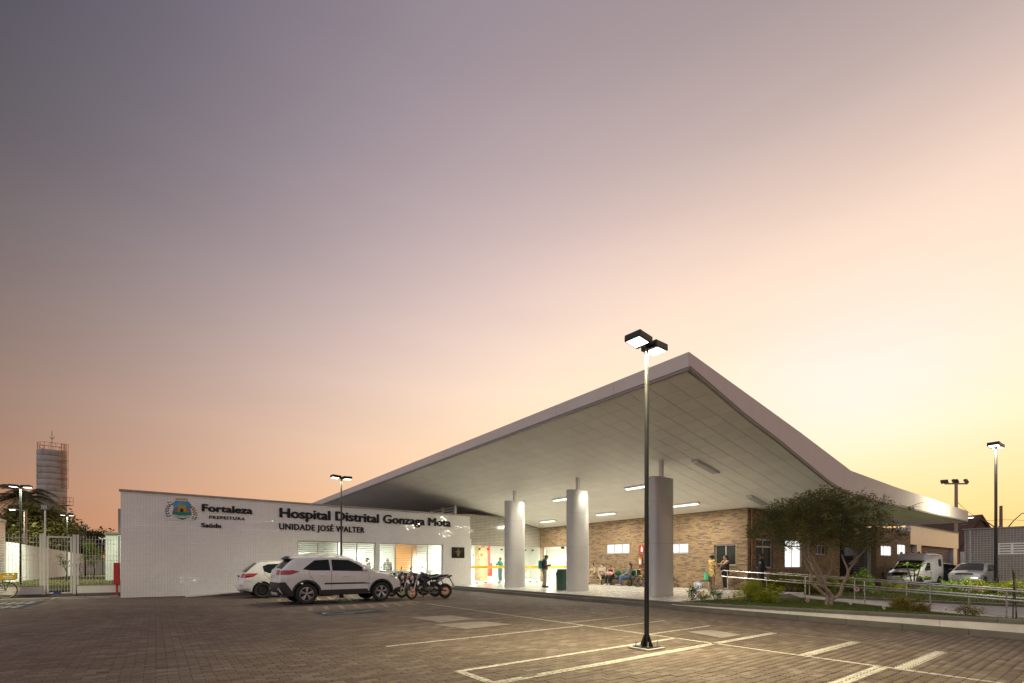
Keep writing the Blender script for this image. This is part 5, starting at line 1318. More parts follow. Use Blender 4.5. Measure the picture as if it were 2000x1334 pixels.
def crest():
    t = empty('crest', (0, 0, 0), 0, 'coloured city crest with a yellow fort on a blue and green shield', 'emblem')
    cx, cz, y = .90, 3.70, WY + .04
    def flat(name, pts, d0, d1, m): b = MB(); b.prism([(cx + p[0], cz + p[1]) for p in pts], y - d1, y - d0, 'Y'); return b.build(name, m, t, clean=True)
    back = [(-.28, .36), (-.26, .48), (.2, .49), (.22, .38), (.30, .28), (.46, .22), (.56, 0), (.58, -.25), (.48, -.42), (.36, -.46), (.14, -.44), (0, -.49), (-.14, -.45), (-.36, -.47), (-.5, -.42), (-.62, -.2), (-.62, .02), (-.54, .2), (-.38, .26)]
    flat('backing', back, .0, .02, WHITE)
    outl = [(-.20, .34), (.22, .34), (.33, .20), (.29, .06), (.33, -.12), (.34, -.28), (.14, -.38), (.02, -.44), (-.12, -.38), (-.32, -.28), (-.31, -.12), (-.27, .06), (-.32, .22)]
    flat('shield_rim', [(p[0] * 1.05, p[1] * 1.04) for p in outl], .021, .025, mat('crest_violet', (.22, .16, .24), .5, var=0))
    flat('sky_field', [p for p in outl if p[1] > -.11] + [], .026, .03, mat('crest_blue', (.07, .30, .52), .4, var=.2, scale=2))
    flat('green_field', [(-.308, -.115), (.326, -.115), (.34, -.28), (.14, -.38), (.02, -.44), (-.12, -.38), (-.32, -.28)], .026, .03, mat('crest_green', (.005, .22, .17), .4, var=0))
    fort = mat('crest_ochre', (.46, .30, .03), .5, var=.15, scale=12)
    flat('fort', [(-.17, -.12), (-.11, .13), (-.13, .14), (-.13, .19), (.14, .19), (.14, .14), (.12, .13), (.19, -.12)], .031, .036, fort)
    flat('fort_gate', [(-.055, -.119), (-.055, 0), (0, .045), (.055, 0), (.055, -.119)], .037, .039, mat('crest_dark', (.02, .012, .01), .6, var=0))
    for k in range(5): flat('crown_tower', [(-.22 + k * .09, .385), (-.22 + k * .09, .46 + .01 * (k % 2)), (-.15 + k * .09, .46 + .01 * (k % 2)), (-.15 + k * .09, .385)], .021, .026, fort)
    rib = [(-.36, -.33), (-.30, -.24), (-.1, -.27), (.1, -.27), (.32, -.24), (.38, -.33), (.1, -.36), (-.1, -.36)]
    flat('ribbon', rib, .031, .035, WHITE)
    letters('letter', 'FORTITUDINE', t, .06, cx - .27, y - .036, cz - .335, .003, BLACKL, 0, width=.56)
    gm = mat('crest_leaf', (.03, .09, .05), .5, var=.1); om = mat('crest_orange', (.75, .28, .06), .5, var=0); rm = mat('crest_red', (.55, .08, .07), .5, var=0)
    def leaf(px, pz, a, L=.12, wd=.045, m=gm): flat('leaf', [(px + math.cos(a) * L * u - math.sin(a) * wd * v, pz + math.sin(a) * L * u + math.cos(a) * wd * v) for u, v in ((-.5, 0), (-.15, .5), (.2, .45), (.5, 0), (.2, -.45), (-.15, -.5))], .021, .025, m)
    for k, (x, z) in enumerate(((-.40, .16), (-.46, .08), (-.50, -.02), (-.52, -.12), (-.50, -.22), (-.46, -.32))):
        leaf(x + .04, z + .02, R(35)); leaf(x - .035, z, R(125))
    for x, z in ((-.47, .26), (-.38, .27)): flat('flower', [(x + .03 * math.cos(a), z + .03 * math.sin(a)) for a in np.linspace(0, 2 * math.pi, 8)[:-1]], .0205, .024, rm)
    for k, (x, z) in enumerate(((.38, .10), (.43, 0), (.46, -.10), (.47, -.2), (.46, -.3), (.42, -.37))):
        leaf(x - .04, z, R(140), .1); leaf(x + .05, z - .02, R(40), .1)
        if k < 4: flat('flower', [(x + .036 * math.cos(a), z + .04 + .036 * math.sin(a)) for a in np.linspace(0, 2 * math.pi, 8)[:-1]], .026, .03, om)
crest()
b = MB(); b.box(14.03, WY - .03, 1.76, 14.9, WY - .002, 2.40); PLQ = b.build('plaque', mat('black_stone', (.012, .012, .012), .15, var=0)); tag(PLQ, 'black stone plaque with a faint gold emblem at the end of the sign wall', 'plaque')
gold = mat('dull_gold', (.17, .13, .05), .4, .5, var=.1)
b = MB()
for k in range(8):
    wv = (.03, .05, .11, .2, .12, .09, .1, .06)[k]; b.box(14.465 - wv, WY - .034, 2.28 - k * .06, 14.465 + wv, WY - .0305, 2.32 - k * .06)
b.build('gold_emblem', gold, PLQ)

# mirror writing on the bonnet of the ambulance
hl = empty('bonnet_lettering'); hl.parent = AMBO
hl.matrix_local = Matrix(((0, -.26, -.965, 1.27), (-1, 0, 0, .42), (0, -.965, .26, 1.032), (0, 0, 0, 1)))
letters('letter', 'AMBULÂNCIA', hl, .085, 0, -.02, 0, .004, mat('dull_red_print', (.25, .05, .05), .5, var=0), 0, width=.84)
# ================================================================ lamps
def lamp_post(label, loc, H_, rz, head=.37, power=170, group='twin head lamp posts', r=.034, base=True, col=(1, .90, .52), cat='lamp post', tilt=3):
    t = empty('lamp_post', loc, 0, label, cat, group)
    b = MB(); b.tube([(0, 0, .02), (0, 0, H_ * .5), (0, 0, H_)], [r * 1.12, r, r * .92], 14); b.build('pole', BLACKM, t, smooth=True)
    if base:
        b = MB(); b.rbox(-.2, -.2, -.01, .2, .2, .03, .01); b.build('footing', CONC, t)
        b = MB(); b.box(-.15, -.15, .031, .15, .15, .043); b.build('base_plate', BLACKM, t)
        for k in range(4):
            a = math.pi / 2 * k; b = MB(); c, s = math.cos(a), math.sin(a)
            vs = [(r, 0, .044), (.12, 0, .044), (r, 0, .26)]
            P = lambda x, o, z: (x * c - o * s, x * s + o * c, z)
            b.add([P(v[0], .004, v[2]) for v in vs] + [P(v[0], -.004, v[2]) for v in vs], [(0, 1, 2), (5, 4, 3), (0, 3, 4, 1), (1, 4, 5, 2), (2, 5, 3, 0)]); b.build('gusset', BLACKM, t)
            b = MB(); x, y = .115 * (1 if k in (0, 3) else -1), .115 * (1 if k < 2 else -1); b.tube([(x, y, .04), (x, y, .13)], .009, 8); b.lathe([(.017, .044), (.017, .058)], (x, y, 0), n=6); b.build('anchor_bolt', STEEL, t)
    for k, s in enumerate((1, -1)):
        M = Matrix.Rotation(rz + (0 if s > 0 else math.pi), 3, 'Z') @ Matrix.Rotation(-R(tilt), 3, 'Y')
        hd = empty('lamp_head', (0, 0, H_ - .02)); hd.parent = t; hd.rotation_euler = M.to_euler()
        b = MB(); L_ = head; b.rbox(.05, -L_ * .42, -.0, .05 + L_, L_ * .42, L_ * .30, .012, 2); b.tube([(0, 0, .02), (.08, 0, .03)], .03, 8); b.build('housing', BLACKM, hd)
        b = MB(); b.box(.05 + L_ * .22, -L_ * .33, -.006, .05 + L_ * .93, L_ * .33, -.001); b.build('lens', LAMP_LENS, hd)
        if power: area('lamp_light', (.05 + L_ * .58, 0, -.03), L_ * .6, power, col, parent=hd, spread=150)
    b = MB(); b.lathe([(r * .6, 0), (r * .6, .05), (r * .3, .07)], (0, 0, H_), n=10); b.build('photocell', mat('red_cap', (.5, .04, .01), .4, var=0), t)
    return t
LAMP_LENS = emit_mat('lit_lamp_lens', (1, .98, .88), 6)
MAINP = at(1263, 1267)
lamp_post('tall black lamp post with two bright heads standing in the empty bays, nearest of all', MAINP, 4.68, R(184), .335, 270)
q = far(666.5, 18.7); lamp_post('slender black twin lamp post rising from behind the crossover', (q.x, q.y, 0), 4.72, R(184), .34, 90)
q = far(1945, 23.2); lamp_post('tall dark twin lamp post in the garden in front of the silver hatchback', (q.x, q.y, -.02), 7.1, R(178), .52, 420, r=.06, base=False, col=(1, .97, .70))
q = far(40, 25.7); lamp_post('twin lamp post shining on the white wall behind the mesh fence', (q.x, q.y, .24), 5.3, R(170), .40, 330, r=.045, base=False, col=(.92, 1, .80))
q = far(131, 32); lamp_post('smaller lit lamp post behind the gate in the fence', (q.x, q.y, .24), 4.45, R(170), .30, 260, r=.035, base=False, col=(.92, 1, .80))
q = far(200, 52); lamp_post('small distant lamp post beside the pale green wall', (q.x, q.y, .24), 4.1, R(170), .26, 90, r=.04, base=False, col=(.92, 1, .80))
lamp_post('lamp post standing in the parking lot left of the bicycle', (-8.2, 23.4, 0), 4.7, R(184), .36, 260)
lamp_post('lamp post at the back of the parking lot, reflected in the tiles', (-.4, -9.5, 0), 4.7, R(20), .36, 190)
lamp_post('added lamp post out of view behind the camera, helping to light the sign wall', (-9.5, -4.5, 0), 4.7, R(60), .36, 190)  # unseen post, added behind the camera to brighten the sign wall
# ceiling lights of the canopy: centre x, y, length along y or x, lit?
for i, (x, y, ax, on) in enumerate(((20.17, 23.1, 'Y', 1), (16.9, 18.2, 'Y', 1), (20.05, 18.07, 'Y', 1), (16.95, 13.4, 'Y', 1), (20.05, 13.1, 'Y', 1), (16.15, 9.7, 'X', 0), (20.65, 10.03, 'X', 0))):
    lab = ['lit ceiling light nearest the glass doors', 'lit ceiling light partly hidden behind the middle column', 'lit ceiling light above the seated people', 'lit ceiling light partly hidden behind the tall lamp post', 'lit ceiling light above the wall window right of the third column', 'unlit ceiling light under the canopy, the larger and nearer one', 'unlit ceiling light over the brick corner beside the tree crown'][i]
    z = soff(x) - .012; t = empty('ceiling_light', (x, y, z), 0, lab, 'ceiling light', 'tube lights under the canopy'); t.rotation_euler = (0, -slope if x < 21 else 0, 0)
    lx, ly = (.11, .7) if ax == 'Y' else (.75, .12)
    b = MB(); b.rbox(-lx, -ly, -.085, lx, ly, -.002, .012, 2); b.build('housing', WHITE, t)
    b = MB(); b.rbox(-lx * .84, -ly * .93, -.1, lx * .84, ly * .93, -.0855, .006, 1); b.build('diffuser', LAMP_ON if on else LAMP_OFF, t)
    if on: area('tube_light', (0, 0, -.12), lx * 1.6, 140, (1, .93, .74), parent=t, sy=ly * 1.8)
# ================================================================ fence, gate, left background
FNY = 27.45
def mesh_panel(b, x0, x1, z0, z1, y, step=.1):
    x = x0 + .03
    while x < x1: b.tube([(x, y, z0), (x, y, z1 + .03)], .0065, 4, cap=False); x += step
    for z in (z0 + .12, z0 + .32, z0 + (z1 - z0) * .5, z0 + (z1 - z0) * .5 + .2, z1 - .3, z1 - .12): b.tube([(x0, y + .01, z), (x1, y + .01, z)], .006, 4, cap=False)
FW = mat('white_fence_metal', (.62, .61, .57), .45, .1, var=.05)
fl = empty('mesh_fence', (-5.5, FNY, 0), 0, 'white welded mesh fence on a low white wall left of the gate', 'fence')
fr_ = empty('mesh_fence', (-2.0, FNY, 0), 0, 'white welded mesh fence on a low white wall between gate and sign wall', 'fence')
def fpart(b, name, m, root): 
    o = b.build(name, m, root); o.matrix_parent_inverse = root.matrix_world.inverted() if False else Matrix.Translation(-Vector(root.location)); return o
for root, x0, x1, posts in ((fl, -9.0, -3.75, (-8.3, -6.1, -3.8)), (fr_, -2.68, -1.25, (-2.66, -1.3))):
    b = MB(); b.box(x0, FNY - .08, .0, x1, FNY + .08, .12); fpart(b, 'plinth', CONC_D, root)
    b = MB(); b.box(x0, FNY - .075, .12, x1, FNY + .075, .44); fpart(b, 'wall', WALLW, root)
    b = MB(); b.box(x0 - .01, FNY - .09, .441, x1 + .01, FNY + .09, .475); fpart(b, 'coping', CONC, root)
    for a, c in zip(posts, posts[1:]): b = MB(); mesh_panel(b, a + .05, c - .05, .50, 2.55, FNY); fpart(b, 'mesh_panel', FW, root)
    for p in posts: b = MB(); b.box(p - .035, FNY - .035, .476, p + .035, FNY + .035, 2.62); fpart(b, 'post', FW, root)
g = empty('gate', (-3.2, FNY, 0), 0, 'white metal mesh gate between the two fence sections', 'gate')
for x in (-3.70, -2.77): b = MB(); b.box(x - .05, FNY - .05, .02, x + .05, FNY + .05, 2.62); fpart(b, 'gate_post', FW, g)
b = MB(); b.box(-3.62, FNY - .03, .12, -2.84, FNY + .03, .18); b.box(-3.62, FNY - .03, 2.47, -2.84, FNY + .03, 2.53); b.box(-3.62, FNY - .03, .18, -3.56, FNY + .03, 2.47); b.box(-2.90, FNY - .03, .18, -2.84, FNY + .03, 2.47); fpart(b, 'frame', FW, g)
b = MB(); mesh_panel(b, -3.55, -2.9, .19, 2.44, FNY, .09); fpart(b, 'mesh_panel', FW, g)
b = MB(); b.cbox((-3.3, FNY - .05, .15), (.22, .03, .1)); fpart(b, 'blue_tag', PBLUE, g)
b = MB(); b.box(-3.75, FNY - .1, 0, -2.7, FNY + .1, .10); fpart(b, 'threshold', CONC_D, g)
# boundary wall and neighbours
t = tag(empty('boundary_wall'), 'long white boundary wall running back behind the mesh fence', 'wall')
for a, c in ((41.3, 48), (48, 56), (56, 66), (66, 80)):
    b = MB(); b.box(-7.4, a + .01, 0, -7.2, c, 2.75); b.build('wall_panel', WALLW, t)
b = MB(); b.box(-7.2, 80, 0, 4, 80.2, 2.3); t2 = b.build('end_wall', WALLW); tag(t2, 'low white wall across the end of the lawn', 'wall')
b = MB(); b.box(-16, 36.0, 0, -7.25, 41.3, 3.9); gb = b.build('tiled_shed', GTILE_Y); tag(gb, 'grey tiled shed cut by the left edge of the picture', 'shed')
b = MB(); b.box(-16.1, 35.9, 3.9, -7.2, 41.35, 4.05); b.build('coping', COPING, gb)
gw = tag(empty('annex_wall'), 'pale wall lit greenish between the fence and the sign wall', 'wall')
b = MB(); b.box(-2.75, 43, 0, -1.16, 43.2, 3.45); b.build('wall', WALLW, gw); b = MB(); b.box(-2.85, 42.95, 3.45, -1.16, 43.25, 3.55); b.build('coping', COPING, gw)
b = MB(); b.box(-1.9, 42.9, 3.0, -1.8, 42.99, 3.08); b.build('wall_lamp', BLACKM, gw); area('annex_light', (-1.7, 41.5, 3.3), .4, 38, (.85, 1, .72), rot=(R(60), 0, 0), parent=gw)
# air conditioner on the roof
t = empty('air_conditioner', (-1.5, 40.5, 3.46), 0, 'grey rooftop air conditioner with a dark grille beside the sign wall edge', 'air conditioner')
b = MB(); b.rbox(-.45, -.35, 0, .5, .35, 1.55, .02); b.build('casing', mat('grey_casing', (.22, .21, .21), .5, var=.05), t)
for k in range(14): b = MB(); b.box(-.05, -.37, .12 + k * .085, .45, -.352, .17 + k * .085); b.build('slat', DARK, t)
b = MB(); b.box(-2.6, 40.0, 3.36, -1.15, 42.9, 3.455); tag(b.build('roof_slab', CONC), 'flat concrete roof slab under the air conditioner', 'roof slab'); 
b = MB(); b.box(-1.3, 25.2, 0, -1.13, 42.9, 3.35)
# red hydrant cabinet
q = Vector((-1.36, 27.22, 0)); t = empty('hydrant_cabinet', q, R(-6), 'red hydrant cabinet on a post at the left edge of the sign wall', 'cabinet')
redm = mat('red_cabinet_paint', (.42, .022, .02), .4, var=.06)
b = MB(); b.rbox(-.1, -.12, .50, .1, .12, 1.42, .012); b.build('box', redm, t); b = MB(); b.box(-.085, -.128, .53, .085, -.1205, 1.39); b.build('door', redm, t); b = MB(); b.box(-.03, -.04, .0, .04, .04, .499); b.build('post', redm, t); b = MB(); b.cbox((.06, -.135, .95), (.02, .012, .06)); b.build('handle', DARK, t)
# floodlight pole and others on the left
def floodpole(label, loc, H_, heads, rz=0, r=.05, m=None, arm=True):
    t = empty('floodlight_pole', loc, rz, label, 'floodlight pole'); m = m or STEEL
    b = MB(); b.tube([(0, 0, 0), (0, 0, H_)], [r * 1.3, r], 12); b.build('pole', m, t, smooth=True)
    if arm and len(heads) > 1: b = MB(); b.tube([(0, min(h[0] for h in heads), H_), (0, max(h[0] for h in heads), H_)], r * .6, 8); b.build('crossbar', m, t)
    for dy, az, tl, s in heads:
        f = empty('floodlight', (0, dy, H_)); f.parent = t; f.rotation_euler = (0, tl, az)
        b = MB(); b.rbox(-.06 * s, -.22 * s, .04 * s, .06 * s, .22 * s, .36 * s, .02 * s, 1)
        for k in range(5): b.box(.061 * s, -.2 * s + k * .09 * s, .06 * s, .12 * s, -.19 * s + k * .09 * s, .34 * s)
        b.build('housing', mat('floodlight_housing', (.12, .10, .085), .5, .3), f)
        b = MB(); b.box(-.068 * s, -.19 * s, .07 * s, -.0605 * s, .19 * s, .33 * s); b.build('lens', mat('unlit_lens', (.30, .34, .31), .2, var=.05), f)
    return t
q = far(88, 24.5); floodpole('steel pole with one unlit floodlight beside the gate', (q.x, q.y, .24), 3.9, [(0, R(55), 0, .8)], 0, .034)
q = far(167, 45); floodpole('small dark floodlight pole behind the fence', (q.x, q.y, .24), 4.7, [(0, R(110), R(20), .8)], 0, .05, BLACKM)
q = far(50, 46); t = empty('utility_pole', (q.x, q.y, 0), R(150), 'pale concrete street lamp pole behind the lit twin lamp', 'utility pole')
b = MB(); b.tube([(0, 0, 0), (0, 0, 6.7)], [.15, .12], 10); b.build('pole', mat('pole_concrete', (.34, .27, .22), .8, var=.1), t); b = MB(); b.tube([(0, 0, 6.6), (.9, 0, 6.75)], .04, 6); b.rbox(.9, -.12, 6.7, 1.4, .12, 6.8, .03); b.build('lamp_arm', STEEL, t)
b = MB(); b.rbox(.95, -.09, 6.66, 1.35, .09, 6.699, .01, 1); b.build('lens', LAMP_LENS, t); area('street_light', (1.15, 0, 6.6), .4, 900, (1, .92, .62), parent=t)
# water tower
def water_tower():
    q = far(101.5, 79); t = empty('water_tower', (q.x, q.y, 0), 0, 'tall round concrete water tower with ring joints and a rusty ladder cage', 'water tower')
    tc = NT('weathered_concrete'); n1 = tc.noise(.6, 5); n2 = tc.noise(3.5, 4)
    mp = tc.nd('ShaderNodeMapping'); mp.inputs['Scale'].default_value = (1.4, 1.4, .12); tc.L.new(tc.pos(), mp.inputs[0]); n3 = tc.noise(1.2, 4, mp.outputs[0])
    tc.put(tc.p.inputs['Base Color'], tc.ramp(tc.math('ADD', tc.math('MULTIPLY', n1, .4), tc.math('ADD', tc.math('MULTIPLY', n2, .25), tc.math('MULTIPLY', n3, .4))), [(.35, (.20, .175, .155)), (.52, (.42, .38, .34)), (.7, (.50, .46, .41))]))
    tc.p.inputs['Roughness'].default_value = .9
    Hh, Rr, n = 20.3, 1.85, 21
    for k in range(n):
        z0, z1 = k * Hh / n, (k + 1) * Hh / n; b = MB(); b.lathe([(Rr - .10, z0), (Rr - .02, z0 + .10), (Rr, z0 + .2), (Rr, z1 - .10), (Rr - .07, z1)], n=40, cap=(k == n - 1)); b.build('concrete_ring', tc.m, t, smooth=True)
    rust = mat('rusty_orange_steel', (.55, .19, .07), .7, .2, var=.2)
    b = MB()
    for k in range(16): a = 2 * math.pi * k / 16; b.tube([((Rr - .1) * math.cos(a), (Rr - .1) * math.sin(a), Hh), ((Rr - .1) * math.cos(a), (Rr - .1) * math.sin(a), Hh + 1.15)], .03, 5)
    for z in (.55, 1.15): b.ring((0, 0, Hh + z), Rr - .1, .03, (0, 0, 1), 36, 5)
    b.build('railing', rust, t)
    a0 = TH - R(90) + R(-6) + R(0); rt = Vector((math.cos(a0), math.sin(a0), 0)); tn = Vector((-rt.y, rt.x, 0))
    b = MB()
    for s in (-.22, .22): p = rt * (Rr + .18) + tn * s; b.tube([p + Vector((0, 0, 14.2)), p + Vector((0, 0, Hh + 1.3))], .03, 5)
    for k in range(20): p = rt * (Rr + .18); z = 14.3 + k * .36; b.tube([p + tn * -.22 + Vector((0, 0, z)), p + tn * .22 + Vector((0, 0, z))], .018, 4)
    for z in (14.2, 15.7, 17.2, 18.7, 20.2, 21.4): b.ring(rt * (Rr + .55) + Vector((0, 0, z)), .42, .025, (0, 0, 1), 16, 4)
    for a in (-1.2, -.4, .4, 1.2): p = rt * (Rr + .55) + (rt * math.cos(a) + tn * math.sin(a)) * .42; b.tube([p + Vector((0, 0, 14.2)), p + Vector((0, 0, 21.4))], .02, 4)
    b.build('ladder_cage', rust, t)
    b = MB(); z = 11.3
    M = Matrix((rt, tn, Vector((0, 0, 1)))).transposed()
    b.cbox(rt * (Rr + .8) + Vector((0, 0, z)), (1.5, 1.0, .06), M)
    for u in (Rr + .1, Rr + .8, Rr + 1.5):
        for s in (-.5, .5): b.tube([rt * u + tn * s + Vector((0, 0, z)), rt * u + tn * s + Vector((0, 0, z + 1.3))], .025, 4)
    for zz in (.65, 1.3):
        for s in (-.5, .5): b.tube([rt * (Rr + .1) + tn * s + Vector((0, 0, z + zz)), rt * (Rr + 1.5) + tn * s + Vector((0, 0, z + zz))], .022, 4)
        b.tube([rt * (Rr + 1.5) + tn * -.5 + Vector((0, 0, z + zz)), rt * (Rr + 1.5) + tn * .5 + Vector((0, 0, z + zz))], .022, 4)
    b.tube([rt * Rr + Vector((0, 0, z - .5)), rt * (Rr + 1.4) + Vector((0, 0, z))], .03, 4); b.build('landing', rust, t)
    b = MB(); b.tube([(0, 0, Hh), (0, 0, Hh + 3.4)], .04, 6); b.tube([(0, 0, Hh + 2.0), (-.2, 0, Hh + 2.25), (-.2, 0, Hh + 2.4)], .04, 5); b.tube([(0, 0, Hh + 2.0), (.25, 0, Hh + 2.25), (.25, 0, Hh + 2.5)], .04, 5)
    for s in (1, -1): b.tube([(0, 0, Hh + 1.6), (s * 1.5, 0, Hh)], .015, 4)
    b.build('lightning_rod', mat('rod_steel', (.15, .1, .1), .6, .3), t)
water_tower()
# ================================================================ things on the platform and in front of the brick wall
SHELL = mat('green_seat_shell', (.012, .085, .06), .4, var=.08)
def seat_shell(b, x, y, z, M=None):
    """oval seat and oval back of a waiting room seat; front is -x"""
    pass
def bench(label, loc, rz, n, group='green waiting seats'):
    t = empty('bench', loc, rz, label, 'bench', group)
    L_ = n * .56
    b = MB(); b.box(-.03, -L_ / 2, .33, .03, L_ / 2, .38); b.build('beam', BLACKM, t)
    for s in ([-1, 1] if n < 4 else [-1, -.33, .33, 1]):
        y = s * (L_ / 2 - .28); b = MB(); b.box(-.025, y - .03, .02, .025, y + .03, .329); b.build('upright', BLACKM, t); b = MB(); b.rbox(-.28, y - .03, 0, .28, y + .03, .03, .01); b.build('foot', BLACKM, t)
    for k in range(n):
        y = -L_ / 2 + .28 + k * .56
        b = MB(); b.lathe([(.02, .0), (.19, .004), (.225, .02), (.235, .045), (.22, .05), (.02, .03)], (-.05, y, .385), n=22); b.build('seat', SHELL, t, smooth=True)
        b = MB(); b.ball((.205, y, .70), (.03, .22, .165), 18, 10, Matrix.Rotation(R(10), 3, 'Y')); b.build('backrest', SHELL, t, smooth=True)
        b = MB(); b.tube([(.1, y, .39), (.22, y, .45), (.235, y, .68)], .014, 6); b.build('back_stem', BLACKM, t)
    return t
bench('row of green waiting seats on a black beam against the brick wall', (21.2, 18.35, FZ), 0, 5)
def chair(label, loc, rz, group='green chairs in the hall'):
    t = empty('chair', loc, rz, label, 'chair', group)
    b = MB(); b.rbox(-.22, -.22, .43, .22, .22, .47, .018, 2); b.build('seat', SHELL, t, smooth=True)
    b = MB(); b.ball((.24, 0, .74), (.025, .2, .15), 16, 8); b.build('backrest', SHELL, t, smooth=True)
    for x in (-.2, .2):
        for y in (-.2, .2): b = MB(); b.tube([(x * .8, y * .8, .43), (x * 1.25, y * 1.2, 0)], .012, 6); b.build('leg', BLACKM, t)
    b = MB(); b.tube([(.17, .0, .45), (.24, 0, .62)], .014, 6); b.build('back_stem', BLACKM, t)
    return t
q = far(1068, 33.6, FZ); chair('green chair behind the glass, right behind the standing man', (q.x + .4, q.y + .5, FZ), R(-40), None)
q = far(1096, 34.0, FZ); chair('green chair inside the glass doors next to the rubbish bin', (q.x, q.y, FZ), R(-20), None)
q = far(1726, 38, 0); chair('dark green chair outdoors by the brick wall left of the ambulance', (38.6, 10.3, 0), R(120), None)
# bin
q = at(1099, 1152, FZ); t = empty('rubbish_bin', (15.05, q.y, FZ), R(0), 'dark green rubbish bin with sloped lid beside the middle column', 'bin')
binm = mat('dark_green_plastic', (.012, .06, .042), .4, var=.06)
b = MB(); b.prism([(-.2, .0), (.2, .0), (.22, .68), (-.22, .68)], -.2, .2, 'Y'); b.build('body', binm, t, clean=True)
b = MB(); b.prism([(-.235, .681), (.235, .681), (.235, .74), (.12, .96), (-.12, .96), (-.235, .74)], -.21, .21, 'Y'); b.build('lid', binm, t, clean=True)
b = MB(); b.cbox((-.185, 0, .85), (.01, .3, .12), Matrix.Rotation(R(28), 3, 'Y')); b.build('flap', mat('bin_flap', (.02, .08, .06), .4), t)
# fire extinguisher and its sign
b = MB(); b.box(21.60, 16.62, 2.02, 21.622, 17.02, 2.42); t = b.build('extinguisher_sign', mat('sign_red', (.45, .03, .03), .5, var=.04)); tag(t, 'square red sign with a white extinguisher picture on the brick wall', 'sign')
b = MB(); b.prism([(16.76, 2.07), (16.76, 2.25), (16.79, 2.31), (16.81, 2.38), (16.85, 2.38), (16.88, 2.31), (16.9, 2.25), (16.9, 2.07)], 21.596, 21.5995, 'X'); b.build('pictogram', WHITE, t, clean=True)
t = empty('fire_extinguisher', (21.52, 16.86, 1.2), 0, 'red fire extinguisher with yellow and white bands hung on the brick wall', 'fire extinguisher')
b = MB(); b.lathe([(.075, 0), (.085, .02), (.085, .17)], n=18); b.build('cylinder', redm, t, smooth=True); b = MB(); b.lathe([(.086, .171), (.086, .40)], n=18); b.build('label_band', WHITE, t, smooth=True)
b = MB(); b.lathe([(.086, .401), (.086, .50)], n=18); b.build('yellow_band', YELLOW, t, smooth=True); b = MB(); b.lathe([(.085, .501), (.06, .57), (.025, .60), (.025, .66)], n=18); b.build('shoulder', redm, t, smooth=True)
b = MB(); b.tube([(0, .02, .66), (0, .15, .72)], .014, 6); b.tube([(0, .02, .64), (-.02, .14, .60)], .01, 6); b.build('handle', BLACKM, t); b = MB(); b.tube([(0, -.02, .65), (-.02, -.16, .62), (-.03, -.17, .42), (-.02, -.1, .22)], .012, 8); b.build('hose', RUBBER, t, smooth=True)
# wheelchairs
def wheelchair(label, loc, rz):
    t = empty('wheelchair', loc, rz, label, 'wheelchair', 'folding wheelchairs by the brick wall')
    for s in (1, -1):
        b = MB(); b.ring((0, s * .3, .30), .285, .018, (0, 1, 0), 32, 8); o = b.build('wheel', RUBBER, t, smooth=True)
        b = MB(); b.ring((0, s * .345, .30), .25, .009, (0, 1, 0), 28, 6); b.lathe([(.035, -.03), (.035, .03)], (0, s * .3, .30), (0, 1, 0), 10)
        for k in range(6): a = k * math.pi / 3; b.tube([(.03 * math.cos(a), s * .3, .30 + .03 * math.sin(a)), (.27 * math.cos(a), s * .3, .30 + .27 * math.sin(a))], .011, 5)
        b.build('rim', DARK, o, smooth=True)
        b = MB(); b.ring((.42, s * .24, .09), .075, .016, (0, 1, 0), 18, 6); b.lathe([(.06, -.008), (.06, .008)], (.42, s * .24, .09), (0, 1, 0), 14); b.build('castor', RUBBER, t, smooth=True)
        b = MB(); b.tube([(.42, s * .24, .17), (.42, s * .24, .47), (-.08, s * .24, .47), (-.12, s * .24, .90), (-.24, s * .24, .92)], .013, 6); b.tube([(-.08, s * .24, .30), (.42, s * .24, .30)], .012, 6); b.tube([(.42, s * .24, .47), (.50, s * .2, .15), (.56, s * .2, .12)], .012, 6); b.build('side_frame', STEEL, t, smooth=True)
        b = MB(); b.rbox(.0, s * .255 - .02, .66, .32, s * .255 + .02, .69, .008); b.tube([(.30, s * .25, .66), (.30, s * .25, .47)], .01, 5); b.build('armrest', DARK, t)
        b = MB(); b.box(.48, s * .13 - .07, .11, .62, s * .13 + .07, .125); b.build('footrest', DARK, t)
    b = MB(); b.rbox(-.08, -.23, .455, .38, .23, .485, .01); b.build('seat', DARK, t); b = MB(); b.cbox((-.105, 0, .69), (.025, .46, .38), Matrix.Rotation(R(-5), 3, 'Y')); b.build('backrest', DARK, t)
    b = MB(); b.tube([(-.02, -.22, .2), (.3, .22, .45)], .01, 5); b.tube([(-.02, .22, .2), (.3, -.22, .45)], .01, 5); b.build('cross_brace', STEEL, t)
    b = MB(); b.box(.02, -.28, .50, .22, -.265, .62); b.build('yellow_tag', YELLOW, t)
    return t
q = at(1251, 1146, FZ); wheelchair('black wheelchair with a yellow tag left of the third column', (q.x, q.y, FZ), R(-78))
q = at(1316, 1146.5, FZ); wheelchair('black wheelchair partly hidden right of the third column', (q.x - .15, q.y + .25, FZ), R(-100))
